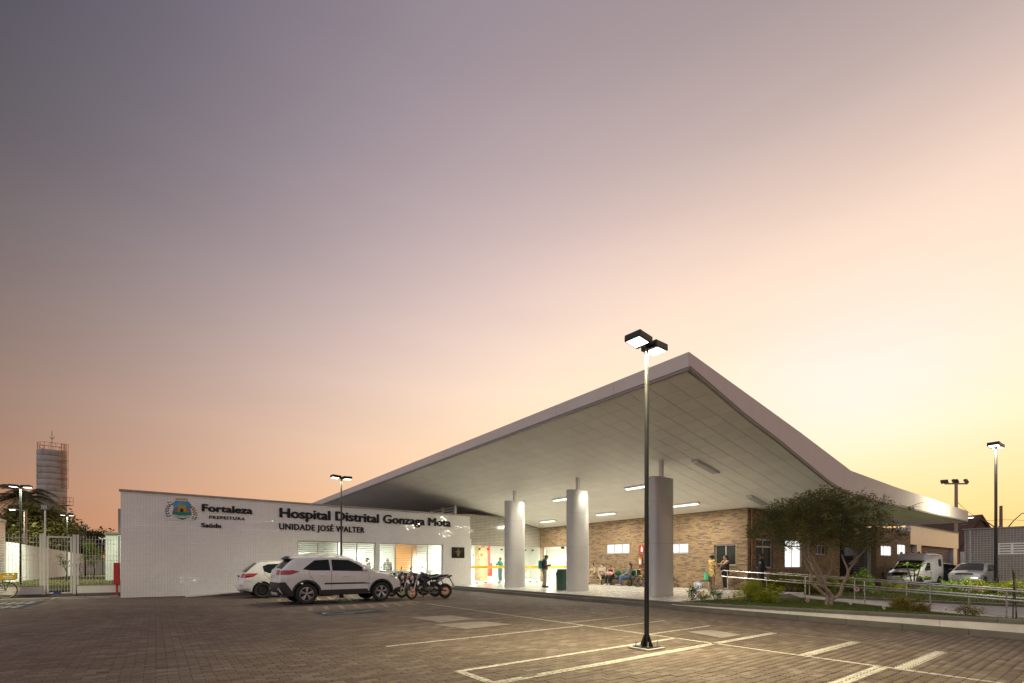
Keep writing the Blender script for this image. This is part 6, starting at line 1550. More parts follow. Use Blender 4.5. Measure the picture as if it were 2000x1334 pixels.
# luggage near the window
q = at(1362, 1150.5, FZ); bagm = NT('striped_blue_fabric'); oz = bagm.sep(bagm.obj()); st = bagm.math('GREATER_THAN', bagm.math('FRACT', bagm.math('MULTIPLY', bagm.math('ADD', oz[1], bagm.math('MULTIPLY', oz[2], .2)), 14)), .55); bagm.put(bagm.p.inputs['Base Color'], bagm.mix(st, (.22, .30, .42), (.60, .62, .64))); bagm.p.inputs['Roughness'].default_value = .5
t = empty('bag', (q.x, q.y, FZ), 0, 'blue and white striped bag on the floor beside the stool', 'bag')
b = MB(); b.ball((0, 0, .15), (.17, .29, .17), 20, 12); 
for i, v in enumerate(b.v): b.v[i] = (v[0] * (1 + .06 * math.sin(v[2] * 40)), v[1] * (1 + .05 * math.sin(v[2] * 31 + v[0] * 20)), max(0, v[2]))
b.build('sack', bagm.m, t, smooth=True)
for s in (-.07, .07): b = MB(); b.tube([(s, -.12, .27), (s * .6, -.08, .36), (s * .6, .08, .36), (s, .12, .27)], .012, 6); b.build('handle', bagm.m, t)
q = at(1381, 1151, FZ); t = empty('stool', (q.x, q.y, FZ), 0, 'low black stool with bright legs beside the striped bag', 'stool')
b = MB(); b.rbox(-.2, -.2, .38, .2, .2, .42, .015); b.build('seat', DARK, t)
for x in (-.16, .16):
    for y in (-.16, .16): b = MB(); b.tube([(x, y, .38), (x * 1.1, y * 1.1, 0)], .018, 6); b.build('leg', STEEL, t)
t = empty('bucket', (q.x, q.y, FZ + .421), 0, 'mint green plastic bucket on the low stool', 'bucket')
b = MB(); b.lathe([(.12, 0), (.15, .34), (.16, .35), (.16, .36), (.145, .36), (.115, .01)], n=20, cap=False); b.lathe([(.12, 0), (.001, .004)], n=20, cap=False); b.build('pail', mat('mint_plastic', (.10, .52, .26), .4, var=.04), t, smooth=True); b = MB(); b.tube([(0, -.155, .34), (.02, -.1, .42), (.02, .1, .42), (0, .155, .34)], .005, 5); b.build('handle', STEEL, t)
# ================================================================ handrails along the ramp
def handrail(label, x, ya, yb, posts):
    t = empty('handrail', (0, 0, 0), 0, label, 'handrail', 'steel handrails of the ramp')
    ht, hl = .90, .62
    def top(y): return rampz(min(y, 11.4)) + ht
    for nm in ('rail',):
        n = 8; pts = [(x, ya + (yb - ya) * i / n, top(ya + (yb - ya) * i / n)) for i in range(n + 1)]
        loop = [(x, ya + .13 * math.sin(a), top(ya) - .14 + .14 * math.cos(a)) for a in np.linspace(0, math.pi, 9)]
        low = [(x, p[1], p[2] - .28) for p in pts]
        b = MB(); b.tube(pts[::-1] + loop[1:-1] + low, .022, 8); b.build('rail', STEEL, t, smooth=True)
    for y in posts:
        z = rampz(min(y, 11.4)); b = MB(); b.tube([(x, y, z - .04), (x, y, z + ht - .02)], .021, 8); b.build('post', STEEL, t, smooth=True)
handrail('near steel handrail along the ramp, in front of the other one', 20.9, 11.7, -6, (11.5, 8.25, 6.25, 4.4, 2.6, .7, -1.2))
handrail('far steel handrail along the ramp by the retaining wall', 22.45, 10.75, -6, (10.5, 8.7, 7.05, 5.4, 3.7, 2.0, .2, -1.5))
# ================================================================ right background
gb = empty('tiled_building', (43.5, 7.4, 0), 0, 'low grey tiled building with white pierced blocks at the right edge', 'building')
b = MB(); b.box(0, -30, 0, 8, 0, 3.7); b.build('wall', GTILE_Y, gb); b = MB(); b.box(-.08, -30.1, 3.7, 8.1, .08, 3.78); b.build('coping', TRIM, gb)
b = MB(); b.tube([(-.06, -.3, 0), (-.06, -.3, 3.65)], .05, 8); b.build('downpipe', mat('grey_pipe', (.4, .38, .36), .5), gb)
for k in range(6):
    bl = MB(); y0 = -1.62 - k * .62
    bl.box(-.03, y0 - .05, 2.02, -.002, y0, 2.76); bl.box(-.03, y0 - .62, 2.02, -.002, y0 - .57, 2.76)
    for i in range(5): bl.box(-.03, y0 - .569, 2.03 + i * .16, -.002, y0 - .051, 2.11 + i * .16)
    bl.build('pierced_block', WHITE, gb)
b = MB(); b.box(55, 9.4, 0, 63, 9.6, 2.5); tag(b.build('garden_wall', WHITE), 'plain white wall between the white wing and the grey tiled building', 'wall')
q = far(1850, 95); t = empty('church', (q.x, q.y, 0), R(-30), 'distant brown brick church with a dark gabled roof behind the white wing', 'church')
b = MB(); b.prism([(-5.5, 0), (5.5, 0), (5.5, 3.5), (0, 10.2), (-5.5, 3.5)], -6, 6, 'Y'); 
cb = b.build('wall', mat('brown_brick', (.16, .09, .06), .85, var=.2, scale=2), t, clean=True)
b = MB(); b.prism([(-6, 3.2), (0, 10.9), (6, 3.2), (5.6, 3.1), (0, 10.2), (-5.6, 3.1)], -6.4, 6.4, 'Y'); b.build('roof', mat('dark_roof', (.08, .045, .03), .8), t, clean=True)
b = MB(); b.ring((0, -6.1, 5.8), 1.6, .14, (0, 1, 0), 28, 6); b.build('round_window', TRIM, t)
q = far(1812, 70); t = empty('shed_roof', (q.x, q.y, 0), R(-30), 'pale metal roof seen under the right end of the canopy', 'roof')
b = MB(); b.prism([(-4, 0), (4, 0), (4, 5.2), (-4, 6.6)], 0, 8, 'Y'); b.build('roof', mat('pale_metal_roof', (.55, .5, .52), .5, .2), t, clean=True)
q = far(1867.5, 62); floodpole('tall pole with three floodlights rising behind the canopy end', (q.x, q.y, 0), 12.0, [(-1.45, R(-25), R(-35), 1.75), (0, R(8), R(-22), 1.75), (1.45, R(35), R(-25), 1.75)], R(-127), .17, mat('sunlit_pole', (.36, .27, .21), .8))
q = far(1955, 88); t = empty('utility_pole', (q.x, q.y, 0), 0, 'brown concrete utility pole behind the grey tiled building', 'utility pole')
b = MB(); b.tube([(0, 0, 0), (0, 0, 12.4)], [.3, .22], 10); b.build('pole', mat('brown_pole', (.24, .16, .11), .85), t); b = MB(); b.rbox(-.9, -.25, 8.0, .3, .25, 8.7, .1); b.build('transformer', mat('transformer_grey', (.22, .19, .17), .6), t)
for k, (x0, y0, x1, y1, lit) in enumerate(((1945, 1031, 1900, 1010, 1), (1968, 1031, 2003, 1002, 0))):
    d = 85; a, c = far(x0, d, zat(y0, d)), far(x1, d, zat(y1, d)); t = empty('street_lamp', (a.x, a.y, 0), 0, ['lit street lamp on a curved arm above the grey tiled building', 'unlit street lamp arm at the right picture edge'][k], 'street lamp', 'street lamps beyond the grey building')
    v = c - a; v.z = 0
    b = MB(); b.tube([(0, 0, 0), (0, 0, a.z), v * .35 + Vector((0, 0, a.z + (c.z - a.z) * .5)), v * .8 + Vector((0, 0, c.z - .05)), v + Vector((0, 0, c.z))], [.12, .12, .08, .07, .06], 8); b.build('arm', mat('street_lamp_arm', (.25, .18, .12), .6, .3), t, smooth=True)
    b = MB(); u = v.normalized(); b.ball(v + u * .5 + Vector((0, 0, c.z)), (.75, .75, .13), 14, 8); b.build('lamp_head', STEEL, t, smooth=True)
    if lit: b = MB(); b.ball(v + u * .5 + Vector((0, 0, c.z - .1)), (.5, .5, .1), 12, 6); b.build('lens', LAMP_LENS, t)
def wire(label, a, c, sag):
    b = MB(); b.tube([a.lerp(c, k / 12) - Vector((0, 0, sag * 4 * (k / 12) * (1 - k / 12))) for k in range(13)], .03, 4); tag(b.build('power_line', BLACKM), label, 'cable', 'power lines')
wire('thin cable sloping from the floodlight pole', far(1868, 62, zat(978, 62)), far(1906, 85, zat(1008, 85)), .3)
wire('thin power line running past the utility pole', far(1872, 85, zat(1027, 85)), far(2040, 88, zat(1023, 88)), -.9)
# ================================================================ plants
BARK = mat('pale_bark', (.33, .245, .18), .85, var=.35, scale=14, bump=.6, bscale=45)
BARK_D = mat('dark_bark', (.08, .06, .045), .9, var=.3, scale=10, bump=.5, bscale=30)
LF_TREE = leaf_mat('tree_leaf', (.07, .08, .02), (.20, .19, .055))
LF_YEL = leaf_mat('golden_shrub_leaf', (.15, .19, .014), (.46, .46, .035))
LF_ORA = leaf_mat('bronze_shrub_leaf', (.11, .095, .015), (.36, .26, .03))
LF_GRN = leaf_mat('shrub_leaf', (.06, .10, .02), (.14, .20, .04))
LF_LIM = leaf_mat('lime_leaf', (.16, .26, .03), (.32, .44, .06))
LF_BRD = leaf_mat('broad_leaf', (.07, .08, .02), (.26, .24, .08))
LF_DRK = leaf_mat('dark_leaf', (.03, .04, .012), (.10, .095, .03))
LF_PALM = leaf_mat('palm_leaf', (.04, .055, .015), (.13, .125, .035))
GRASS = leaf_mat('grass_blade', (.05, .085, .014), (.14, .18, .035))
def crown_points(centres, radii, n, hollow=.35, squash=.75):
    out = []
    w = np.array(radii) ** 2; w = w / w.sum()
    for c, r, k in zip(centres, radii, rng.multinomial(n, w)):
        d = rng.normal(size=(k, 3)); d /= np.linalg.norm(d, axis=1)[:, None]
        q = r * (hollow + (1 - hollow) * rng.random(k) ** .6)
        p = d * q[:, None]; p[:, 2] *= squash; out.append(np.array(c) + p)
    return np.concatenate(out)
def clumpy(pts, size, n):
    """pull leaves together into sprays so that gaps open between them"""
    seeds = pts[rng.choice(len(pts), n)]
    idx = rng.integers(0, n, len(pts))
    return seeds[idx] + rng.normal(0, size, (len(pts), 3))
# ---- the ornamental tree in the bed
def bed_tree():
    base = at(1617, 1181.5, .06); base.z = bedz(base.x, base.y) - .02
    t = empty('ornamental_tree', base, 0, 'low spreading tree with twisted pale forked trunk and dense dark crown in the planter', 'tree')
    rt = Vector((ST, -CT, 0)); fw = Vector((CT, ST, 0)); S = 14.3 / FOC
    def P(x, y, dep=0): return rt * ((x - 1617) * S) + fw * dep + Vector((0, 0, (1181.5 - y) * S))
    limbs = [([(1619, 1182), (1622, 1172), (1625, 1163)], [.10, .075, .085], 0), ([(1611, 1184), (1612, 1172), (1614, 1160)], [.055, .048, .05], -.05),
        ([(1625, 1165), (1640, 1160), (1648, 1150), (1655, 1135), (1664, 1122), (1672, 1106), (1684, 1090), (1694, 1078)], [.06, .05, .045, .045, .04, .035, .03, .02], .25), ([(1664, 1122), (1668, 1105), (1670, 1088), (1667, 1074)], [.035, .03, .028, .02], .5), ([(1670, 1095), (1680, 1075), (1690, 1055), (1705, 1040)], [.028, .025, .02, .012], -.25),
        ([(1626, 1163), (1616, 1152), (1607, 1142), (1604, 1132), (1592, 1110), (1582, 1092), (1571, 1078), (1556, 1068), (1540, 1062)], [.07, .06, .055, .05, .042, .035, .03, .022, .012], -.3),
        ([(1614, 1160), (1600, 1146), (1588, 1133), (1586, 1115), (1578, 1098), (1568, 1078)], [.055, .05, .05, .035, .03, .02], .1),
        ([(1607, 1142), (1598, 1120), (1594, 1100), (1589, 1080), (1590, 1062), (1588, 1040)], [.05, .042, .038, .03, .024, .014], .3), ([(1606, 1134), (1612, 1118), (1613, 1100), (1607, 1082), (1600, 1068), (1606, 1050)], [.03, .027, .024, .022, .016, .01], -.5),
        ([(1604, 1132), (1598, 1108), (1600, 1092), (1596, 1070), (1610, 1040)], [.04, .034, .03, .022, .012], .7), ([(1571, 1078), (1572, 1062), (1570, 1050)], [.018, .014, .01], -.2), ([(1694, 1078), (1700, 1062), (1716, 1048)], [.02, .016, .01], .2)]
    for i, (pp, rr, dep) in enumerate(limbs):
        b = MB(); n = len(pp)
        pts = [P(x + (random.uniform(-1, 1) if 0 < k else 0), y, dep * min(1, k / (n - 1) * 1.3) if i > 1 else dep) for k, (x, y) in enumerate(pp)]
        if i in (3, 4, 8, 9, 10, 11): pts[0] = P(*pp[0], {3: .14, 4: .2, 8: -.1, 9: -.1, 10: -.25, 11: .25}[i])
        # smooth the polyline
        q = []; qr = []
        for k in range(n - 1):
            a, c = pts[k], pts[k + 1]; pa = pts[max(k - 1, 0)]; pc = pts[min(k + 2, n - 1)]
            for u in (0, .25, .5, .75):
                q.append(.5 * ((2 * a) + (c - pa) * u + (2 * pa - 5 * a + 4 * c - pc) * u * u + (3 * a - pa - 3 * c + pc) * u ** 3)); qr.append((rr[k] * (1 - u) + rr[k + 1] * u) * (1 + .12 * math.sin(k * 5.1 + u * 9)))
        q.append(pts[-1]); qr.append(rr[-1])
        b.tube(q, qr, 10); b.build('trunk' if i < 2 else 'limb', BARK, t, smooth=True)
    # crown: wide umbrella, heavier on the left and top
    cs = []; rs = []
    outline = [(1500, 1020, .42), (1520, 1000, .5), (1545, 985, .55), (1575, 975, .6), (1610, 968, .62), (1640, 975, .58), (1665, 985, .5), (1520, 1035, .45), (1550, 1020, .6), (1585, 1010, .65), (1620, 1008, .65), (1655, 1015, .6), (1690, 1010, .42), (1540, 1050, .4), (1570, 1045, .5), (1605, 1040, .55), (1640, 1042, .55), (1672, 1045, .5), (1700, 1035, .42), (1725, 1030, .36), (1745, 1020, .28), (1718, 1052, .3), (1735, 1045, .25), (1694, 1062, .25), (1505, 1050, .3), (1600, 956, .32), (1625, 952, .25), (1665, 962, .2), (1714, 985, .2), (1740, 985, .14), (1760, 1005, .16), (1700, 985, .2), (1490, 1008, .2), (1752, 1030, .2), (1530, 975, .2), (1560, 965, .2)]
    for x, y, r in outline:
        for dep in ((-.85, -.1, .7) if r > .4 else (random.uniform(-.6, .6),)):
            cs.append(P(x + random.uniform(-6, 6), y + random.uniform(-4, 4), dep + random.uniform(-.25, .25))); rs.append(r * random.uniform(.75, 1.0))
    pts = crown_points([tuple(c) for c in cs], rs, 25000, .45, .8)
    pts = np.concatenate([pts[:6000], clumpy(pts, .055, 1500)])
    link('crown', leaves_mesh('crown', pts, .062, LF_TREE, .5), t)
    b = MB()
    for k in range(260):
        c = cs[random.randrange(len(cs))]; d = Vector(rng.normal(size=3)).normalized(); d.z = abs(d.z) * .6 + .1; L_ = random.uniform(.25, .6); b.tube([c - d * .1, c + d * L_ * .5 + Vector(rng.normal(0, .04, 3)), c + d * L_], [.008, .006, .003], 4, cap=False)
    o = b.build('twigs', BARK_D, t); o['kind'] = 'stuff'
bed_tree()
# ---- shrubs
def shrub(label, p, w, h, leaf, n, size, d=None, group=None, stems=10, cat='shrub', name='shrub', airy=.5, aspect=.5):
    t = empty(name, p, 0, label, cat, group); d = d or w
    cs = []; rs = []
    for k in range(stems * 2):
        a = random.uniform(0, 2 * math.pi); q = random.random() ** .6
        cs.append((math.cos(a) * q * d * .5, math.sin(a) * q * w * .5, h * (random.uniform(.3, .88) * (1 - .35 * q)))); rs.append(random.uniform(.14, .26) * min(w, h * 1.4))
    pts = crown_points(cs, rs, n, .3, .85); pts = np.concatenate([pts[:int(n * (1 - airy))], clumpy(pts, size * .8, max(20, n // 9))])
    # upright shoots standing out of the outline
    sh = []
    for k in range(stems * 2):
        c = np.array(cs[k]); v = np.array((c[0] * .5 + random.gauss(0, .1), c[1] * .5 + random.gauss(0, .1), h * .35)); u = np.linspace(.2, 1.0, 16)[:, None]; sh.append(c + v * u + rng.normal(0, size * .35, (16, 3)))
    pts = np.concatenate([pts] + sh); pts[:, 2] = np.maximum(pts[:, 2], .02)
    link('foliage', leaves_mesh('foliage', pts, size, leaf, aspect), t)
    b = MB()
    for k in range(stems): c = cs[k]; b.tube([(c[0] * .15, c[1] * .15, -.03), (c[0] * .6, c[1] * .6, c[2] * .5), c], [.014, .01, .005], 5, cap=False)
    o = b.build('stems', BARK_D, t); return t
def bed(x, y, z0=.1):
    p = at(x, y, z0)
    for _ in range(6): p = at(x, y, bedz(p.x, p.y))
    p.z = bedz(p.x, p.y) - .02; return p
shrub('round golden green shrub in the planter, left of the tree', bed(1480, 1177), 1.45, .72, LF_YEL, 7000, .05, d=1.2)
shrub('bronze tinged shrub in the planter right of the tree', bed(1778, 1195), 1.1, .50, LF_ORA, 4200, .045, d=.8, airy=.7)
shrub('sparse bronze shrub near the right end of the planter', bed(1888, 1203), .72, .42, LF_ORA, 800, .045, airy=.9, stems=7)
shrub('small rambling plant with yellow flowers at the left tip of the planter', bed(1350, 1172), .4, .5, LF_GRN, 420, .05, stems=5, airy=.8)
shrub('small plant with yellow flowers beside the handrail end', bed(1398, 1173), .42, .42, LF_GRN, 420, .05, stems=5, airy=.8)
shrub('low creeping plant between the two small flowering plants', bed(1372, 1174), .5, .26, LF_GRN, 300, .045, stems=5, airy=.8)
G0 = 0.0
for lab, x, y, w_, h_, lf, n, sz in (('dense yellow green hedge shrub behind the ramp, left of the tree trunk', 1545, 1158, 2.3, .95, LF_YEL, 6000, .07), ('yellow green shrub behind the ramp seen through the tree trunk', 1598, 1158, 1.5, .8, LF_YEL, 3000, .07),
    ('upright lime shrub against the dark tiled porch', 1683, 1157, .9, 1.15, LF_LIM, 900, .09), ('low yellow shrub in front of the dark porch', 1655, 1155, 1.2, .75, LF_YEL, 1500, .08), ('lime shrub in front of the silver hatchback bumper', 1880, 1156, 1.5, .62, LF_LIM, 1000, .09),
    ('yellow shrub at the foot of the tall dark lamp post', 1930, 1158, 1.3, .6, LF_YEL, 900, .09), ('yellow shrub by the tiled building at the right edge', 1978, 1160, 1.3, .7, LF_YEL, 900, .09), ('low shrub in front of the ambulance', 1748, 1156, 1.6, .55, LF_YEL, 1000, .08), ('low spreading lime plant on the lawn by the bright lamp post', 1830, 1164, 1.2, .35, LF_LIM, 700, .08)):
    p = at(x, y, G0); shrub(lab, p, w_, h_, lf, n, sz, stems=9, airy=.6)
# frangipani with rosettes of long leaves
def rosette_plant(label, p, H_):
    t = empty('frangipani', p, 0, label, 'plant')
    tips = [(0, -.25, H_ * .98), (0, .28, H_), (.15, .02, H_ * .78), (-.12, -.05, H_ * .6), (.05, -.42, H_ * .52), (0, .5, H_ * .55)]
    for q in tips: b = MB(); b.tube([(0, 0, -.05), (q[0] * .4, q[1] * .4, q[2] * .5), q], [.035, .028, .022], 7); b.build('stem', mat('grey_stem', (.22, .2, .16), .8), t)
    for q in tips:
        for k in range(13):
            a = 2 * math.pi * k / 13 * 2.4; e = R(random.uniform(5, 50)); L_ = random.uniform(.28, .42); w_ = .055
            d = Vector((math.cos(a) * math.cos(e), math.sin(a) * math.cos(e), math.sin(e))); s = d.cross(Vector((0, 0, 1))).normalized(); up = s.cross(d)
            b = MB(); pts = []
            for u, ww in ((0, .15), (.3, .8), (.6, 1), (.85, .7), (1, .05)):
                c = Vector(q) + d * L_ * u - Vector((0, 0, 1)) * (u * u * .12); pts.append((c - s * w_ * ww + up * .012, c, c + s * w_ * ww + up * .012))
            vs = [v for r in pts for v in r]
            b.add(vs, [f for i in range(4) for f in ((i * 3, i * 3 + 1, i * 3 + 4, i * 3 + 3), (i * 3 + 1, i * 3 + 2, i * 3 + 5, i * 3 + 4))]); b.build('leaf', LF_LIM, t, smooth=True)
p = at(1785, 1158, 0); rosette_plant('frangipani with rosettes of long lime leaves in front of the ambulance', p, 1.32)
# hibiscus blossoms
PINK = mat('pink_petal', (.72, .38, .42), .6, var=.1); PALE = mat('pale_petal', (.75, .66, .62), .6, var=.06); CRIM = mat('crimson_heart', (.30, .01, .04), .6, var=.05); YEL = mat('yellow_petal', (.80, .46, .02), .6, var=.1)
def blossom(label, p, r, m, heart, face, stem=.3):
    t = empty('flower', p, 0, label, 'flower', 'blossoms in the planter')
    d = Vector(face).normalized(); u, w_ = basis(d)
    b = MB(); b.tube([(0, 0, -stem), (0, 0, -stem * .4), tuple(-d * .02)], .006, 5); b.build('stem', LF_GRN, t)
    for k in range(5):
        a = 2 * math.pi * k / 5; e = u * math.cos(a) + w_ * math.sin(a); s = d.cross(e)
        pts = [d * .0, e * r * .5 - s * r * .42 + d * r * .12, e * r * .95 - s * r * .3 + d * r * .05, e * r * 1.05 + s * r * .05, e * r * .9 + s * r * .38 + d * r * .08, e * r * .45 + s * r * .35 + d * r * .1]
        b = MB(); b.add(pts, [(0, 1, 2), (0, 2, 3), (0, 3, 4), (0, 4, 5)]); b.build('petal', m, t)
    b = MB(); b.ball(d * .01, (r * .26,) * 3, 8, 6); b.tube([tuple(d * .01), tuple(d * r * .8)], r * .06, 5); b.build('heart', heart, t)
tocam = Vector((-CT, -ST, .25))
for i, (x, y, r, m, lab, H_) in enumerate(((1434, 1166, .055, PINK, 'pink hibiscus flower low beside the golden shrub', .12), (1577, 1173, .075, PINK, 'pink hibiscus flower on the grass left of the trunk', .1), (1661, 1179, .055, PALE, 'pale hibiscus flower just right of the trunk', .1), (1726, 1188, .065, PALE, 'pale hibiscus flower at the left foot of the bronze shrub', .1), (1847, 1191, .095, PALE, 'large pale hibiscus flower with crimson heart in front of the far rail', .1),
    (1353, 1145, .05, YEL, 'yellow flower topmost on the leftmost small plant', .5), (1374, 1157, .05, YEL, 'yellow flower over the low creeping plant', .26), (1369, 1160, .045, YEL, 'small yellow flower at the left of the creeping plant', .24), (1379, 1163, .05, YEL, 'yellow flower at the right of the creeping plant', .2), (1423, 1167, .045, YEL, 'single yellow flower beside the pink one', .12))):
    p = bed(x, y + H_ / 14.5 * FOC * .9); blossom(lab, Vector((p.x, p.y, p.z + H_ + .03)), r, m, CRIM if m is not YEL else mat('orange_heart', (.6, .2, .01), .6), tocam + Vector((random.uniform(-.3, .3), random.uniform(-.3, .3), 0)), H_)
for i, (x, y, H_) in enumerate(((1673, 1155, .25), (1913, 1157, .3))):
    p = at(x, y + 6, 0); blossom(['pink hibiscus flower on the lawn behind the ramp', 'pale pink hibiscus flower in front of the silver hatchback'][i], p + Vector((0, 0, H_)), .13, PINK, CRIM, tocam, H_)
# young staked tree at the right edge
p = bed(1983, 1206); t = empty('young_tree', p, 0, 'thin young tree tied to two wooden stakes at the right edge of the planter', 'tree')
rt = Vector((ST, -CT, 0)); up = Vector((0, 0, 1))
for nm, pts, r in (('stake', [(-.08, -.05), (-.05, .95), (-.03, 1.42)], .017), ('stake', [(.05, -.05), (-.02, .8), (-.08, 1.55)], .02), ('trunk', [(0, -.05), (.01, .6), (.0, 1.2), (.03, 1.5)], .014), ('branch', [(.0, .95), (.12, 1.2), (.2, 1.45)], .008), ('branch', [(0, .9), (-.12, 1.1), (-.16, 1.2)], .007), ('branch', [(.01, 1.1), (.1, 1.15), (.18, 1.28)], .006)):
    b = MB(); b.tube([rt * a + up * z for a, z in pts], [r, r * .9, r * .8, r * .6][:len(pts)], 7); b.build(nm, BARK_D if nm == 'stake' else BARK, t, smooth=True)
pts = np.array([tuple(rt * random.uniform(-.2, .25) + up * random.uniform(1.15, 1.55) + Vector(rng.normal(0, .05, 3))) for k in range(70)]); link('foliage', leaves_mesh('foliage', pts, .05, LF_ORA, .45), t)
# ---- grass
def grass(name, n, xa, xb, ya, yb, zf, h, m, label, dens=None, w_=.006):
    P = []
    while len(P) < n:
        x = rng.uniform(xa, xb, 4000); y = rng.uniform(ya, yb, 4000)
        for a, c in zip(x, y):
            if dens is None or random.random() < dens(a, c): P.append((a, c, zf(a, c)))
    P = np.array(P[:n]); a = rng.uniform(0, 2 * math.pi, n); hh = h * rng.uniform(.4, 1.3, n); ln = rng.normal(0, .4, (n, 2)) * hh[:, None]
    s = np.c_[np.cos(a), np.sin(a), np.zeros(n)] * w_
    V = np.stack([P - s, P + s, P + s * .5 + np.c_[ln * .5, hh * .6], P + np.c_[ln, hh]], 1).reshape(-1, 3)
    o = link(name, np_mesh(name, V, np.arange(n * 4).reshape(n, 4), m)); tag(o, label, 'grass', kind='stuff'); return o
grass('grass', 60000, 12.3, 20.3, -1.5, 8.5, lambda x, y: bedz(x, y) - .01, .075, GRASS, 'short green grass covering the planter bed', lambda x, y: (1 if x > K(y) + .22 else 0) * (1 - .55 * min(1, max(0, (x - 17) / 3))) * (.35 + .65 * (math.sin(x * 2.1) * math.cos(y * 1.7 + x) > -.4)))
grass('grass', 26000, 23, 33, -3, 10.8, lambda x, y: -.01, .09, leaf_mat('lit_lawn_blade', (.07, .10, .02), (.17, .19, .05)), 'light green grass of the garden behind the ramp', None, .012)
grass('grass', 16000, -7.1, -1.2, 27.7, 60, lambda x, y: .235, .10, leaf_mat('back_lawn_blade', (.08, .09, .02), (.19, .17, .05)), 'grass of the strip behind the mesh fence', lambda x, y: 1 if y < 44 or random.random() < .4 else 0, .015)
# ---- trees on the left beyond the walls
def broad_tree(label, base, H_, crown, leaf, n, size, trunk_r=.2, group='trees beyond the boundary wall', squash=.75):
    t = empty('broadleaf_tree', base, 0, label, 'tree', group)
    b = MB(); b.tube([(0, 0, -.2), (.1, 0, H_ * .3), (0, .1, H_ * .55)], [trunk_r, trunk_r * .8, trunk_r * .6], 9)
    b.build('trunk', BARK_D, t, smooth=True)
    for c, r in crown[:7]: b = MB(); b.tube([(0, .05, H_ * .45), tuple(Vector(c) * .5 + Vector((0, 0, H_ * .25))), c], [trunk_r * .5, trunk_r * .3, .03], 6); b.build('limb', BARK_D, t, smooth=True)
    pts = crown_points([c for c, r in crown], [r for c, r in crown], n, .5, squash); pts = np.concatenate([pts[:n // 4], clumpy(pts, size * .9, n // 12)])
    link('crown', leaves_mesh('crown', pts, size, leaf, .62), t); return t
def img_crown(xy, d0, base, dspread, rscale=1.0):
    out = []
    for x, y, r in xy:
        for k in range(2):
            q = far(x, d0 + random.uniform(-dspread, dspread), 0); out.append((tuple(Vector((q.x - base.x, q.y - base.y, zat(y, d0) + random.uniform(-.3, .3)))), r * random.uniform(.8, 1.1) * rscale))
    return out
b0 = far(62, 52); broad_tree('large leafy tree with big pale leaves in front of the water tower', b0, 6.0, img_crown([(20, 1020, 1.2), (45, 1006, 1.2), (72, 998, 1.0), (90, 1006, 1.1), (60, 1015, 1.5), (35, 1030, 1.5), (100, 1020, 1.3), (80, 1038, 1.6), (115, 1010, .9), (126, 1030, 1.0), (10, 1038, 1.3), (140, 1035, .8), (120, 1045, 1.2), (50, 1050, 1.6), (95, 1056, 1.5), (148, 1032, .4), (128, 1010, .4), (25, 1060, 1.4), (135, 1058, 1.2)], 52, b0, 2.2), LF_BRD, 9500, .36, .3)
b0 = far(170, 62); broad_tree('dark tree behind the right half of the fence', b0, 4.5, img_crown([(150, 1045, 1.3), (165, 1052, 1.4), (182, 1050, 1.2), (195, 1058, 1.4), (205, 1050, 1.0), (175, 1070, 1.8), (160, 1072, 1.6), (198, 1075, 1.6), (150, 1065, 1.2)], 62, b0, 2), LF_DRK, 4200, .32, .22)
b0 = far(120, 70); broad_tree('dark tree line clump behind the gate', b0, 4.5, img_crown([(95, 1060, 1.8), (115, 1062, 1.8), (135, 1066, 1.8), (110, 1075, 2), (90, 1078, 2), (70, 1065, 1.8), (50, 1068, 1.8), (30, 1066, 1.8), (135, 1082, 1.8)], 70, b0, 2), LF_DRK, 5200, .34, .22)
b0 = far(182, 41, .24); broad_tree('small lime green tree lit by a lamp behind the fence', b0, 2.3, img_crown([(175, 1075, .4), (183, 1085, .45), (168, 1090, .35), (190, 1092, .35), (180, 1100, .35)], 41, b0, .4), LF_LIM, 900, .14, .05)
b0 = far(127, 36, .24); broad_tree('thin small tree with few leaves behind the gate', b0, 1.6, img_crown([(118, 1100, .28), (128, 1097, .3), (136, 1104, .25), (124, 1107, .25)], 36, b0, .3), LF_GRN, 220, .10, .03)
b0 = far(155, 44, .24); broad_tree('spindly shrub by the curved end of the boundary wall', b0, 1.5, img_crown([(150, 1112, .3), (158, 1108, .3), (155, 1118, .3)], 44, b0, .3), LF_GRN, 200, .11, .03)
# coconut palm
def palm(label, base, H_, n, L_):
    t = empty('coconut_palm', base, 0, label, 'tree')
    b = MB(); b.tube([(0, 0, 0), (.3, 0, H_ * .5), (.1, 0, H_)], [.28, .2, .16], 10); b.build('trunk', BARK_D, t, smooth=True)
    for k in range(n):
        a = 2 * math.pi * k / n + random.uniform(-.15, .15); e = random.uniform(-.15, 1.15); l = L_ * random.uniform(.85, 1.1)
        d = Vector((math.cos(a), math.sin(a), 0)); pts = []
        for i in range(11):
            u = i / 10; pts.append(Vector((.1, 0, H_)) + d * l * (u * math.cos(e) * .95) + Vector((0, 0, l * (math.sin(e) * u - .62 * u * u * (1 + .3 * math.cos(e))))))
        b = MB(); b.tube(pts, [.05 * (1 - .85 * i / 10) for i in range(11)], 5, cap=False)
        vs = b
        for i in range(44):
            u = .12 + .88 * i / 44; j = min(9, int(u * 10)); c = pts[j].lerp(pts[j + 1], u * 10 - j); tg_ = (pts[j + 1] - pts[j]).normalized(); sd = tg_.cross(Vector((0, 0, 1))).normalized(); ll = .95 * math.sin(math.pi * (u * .8 + .15)) + .12
            for s in (1, -1):
                tip = c + sd * s * ll * .75 + tg_ * ll * .45 - Vector((0, 0, ll * random.uniform(.25, .55))); w2 = tg_ * .035
                b.add([c - w2, c + w2, tip], [(0, 1, 2)])
        b.build('frond', LF_PALM, t)
    return t
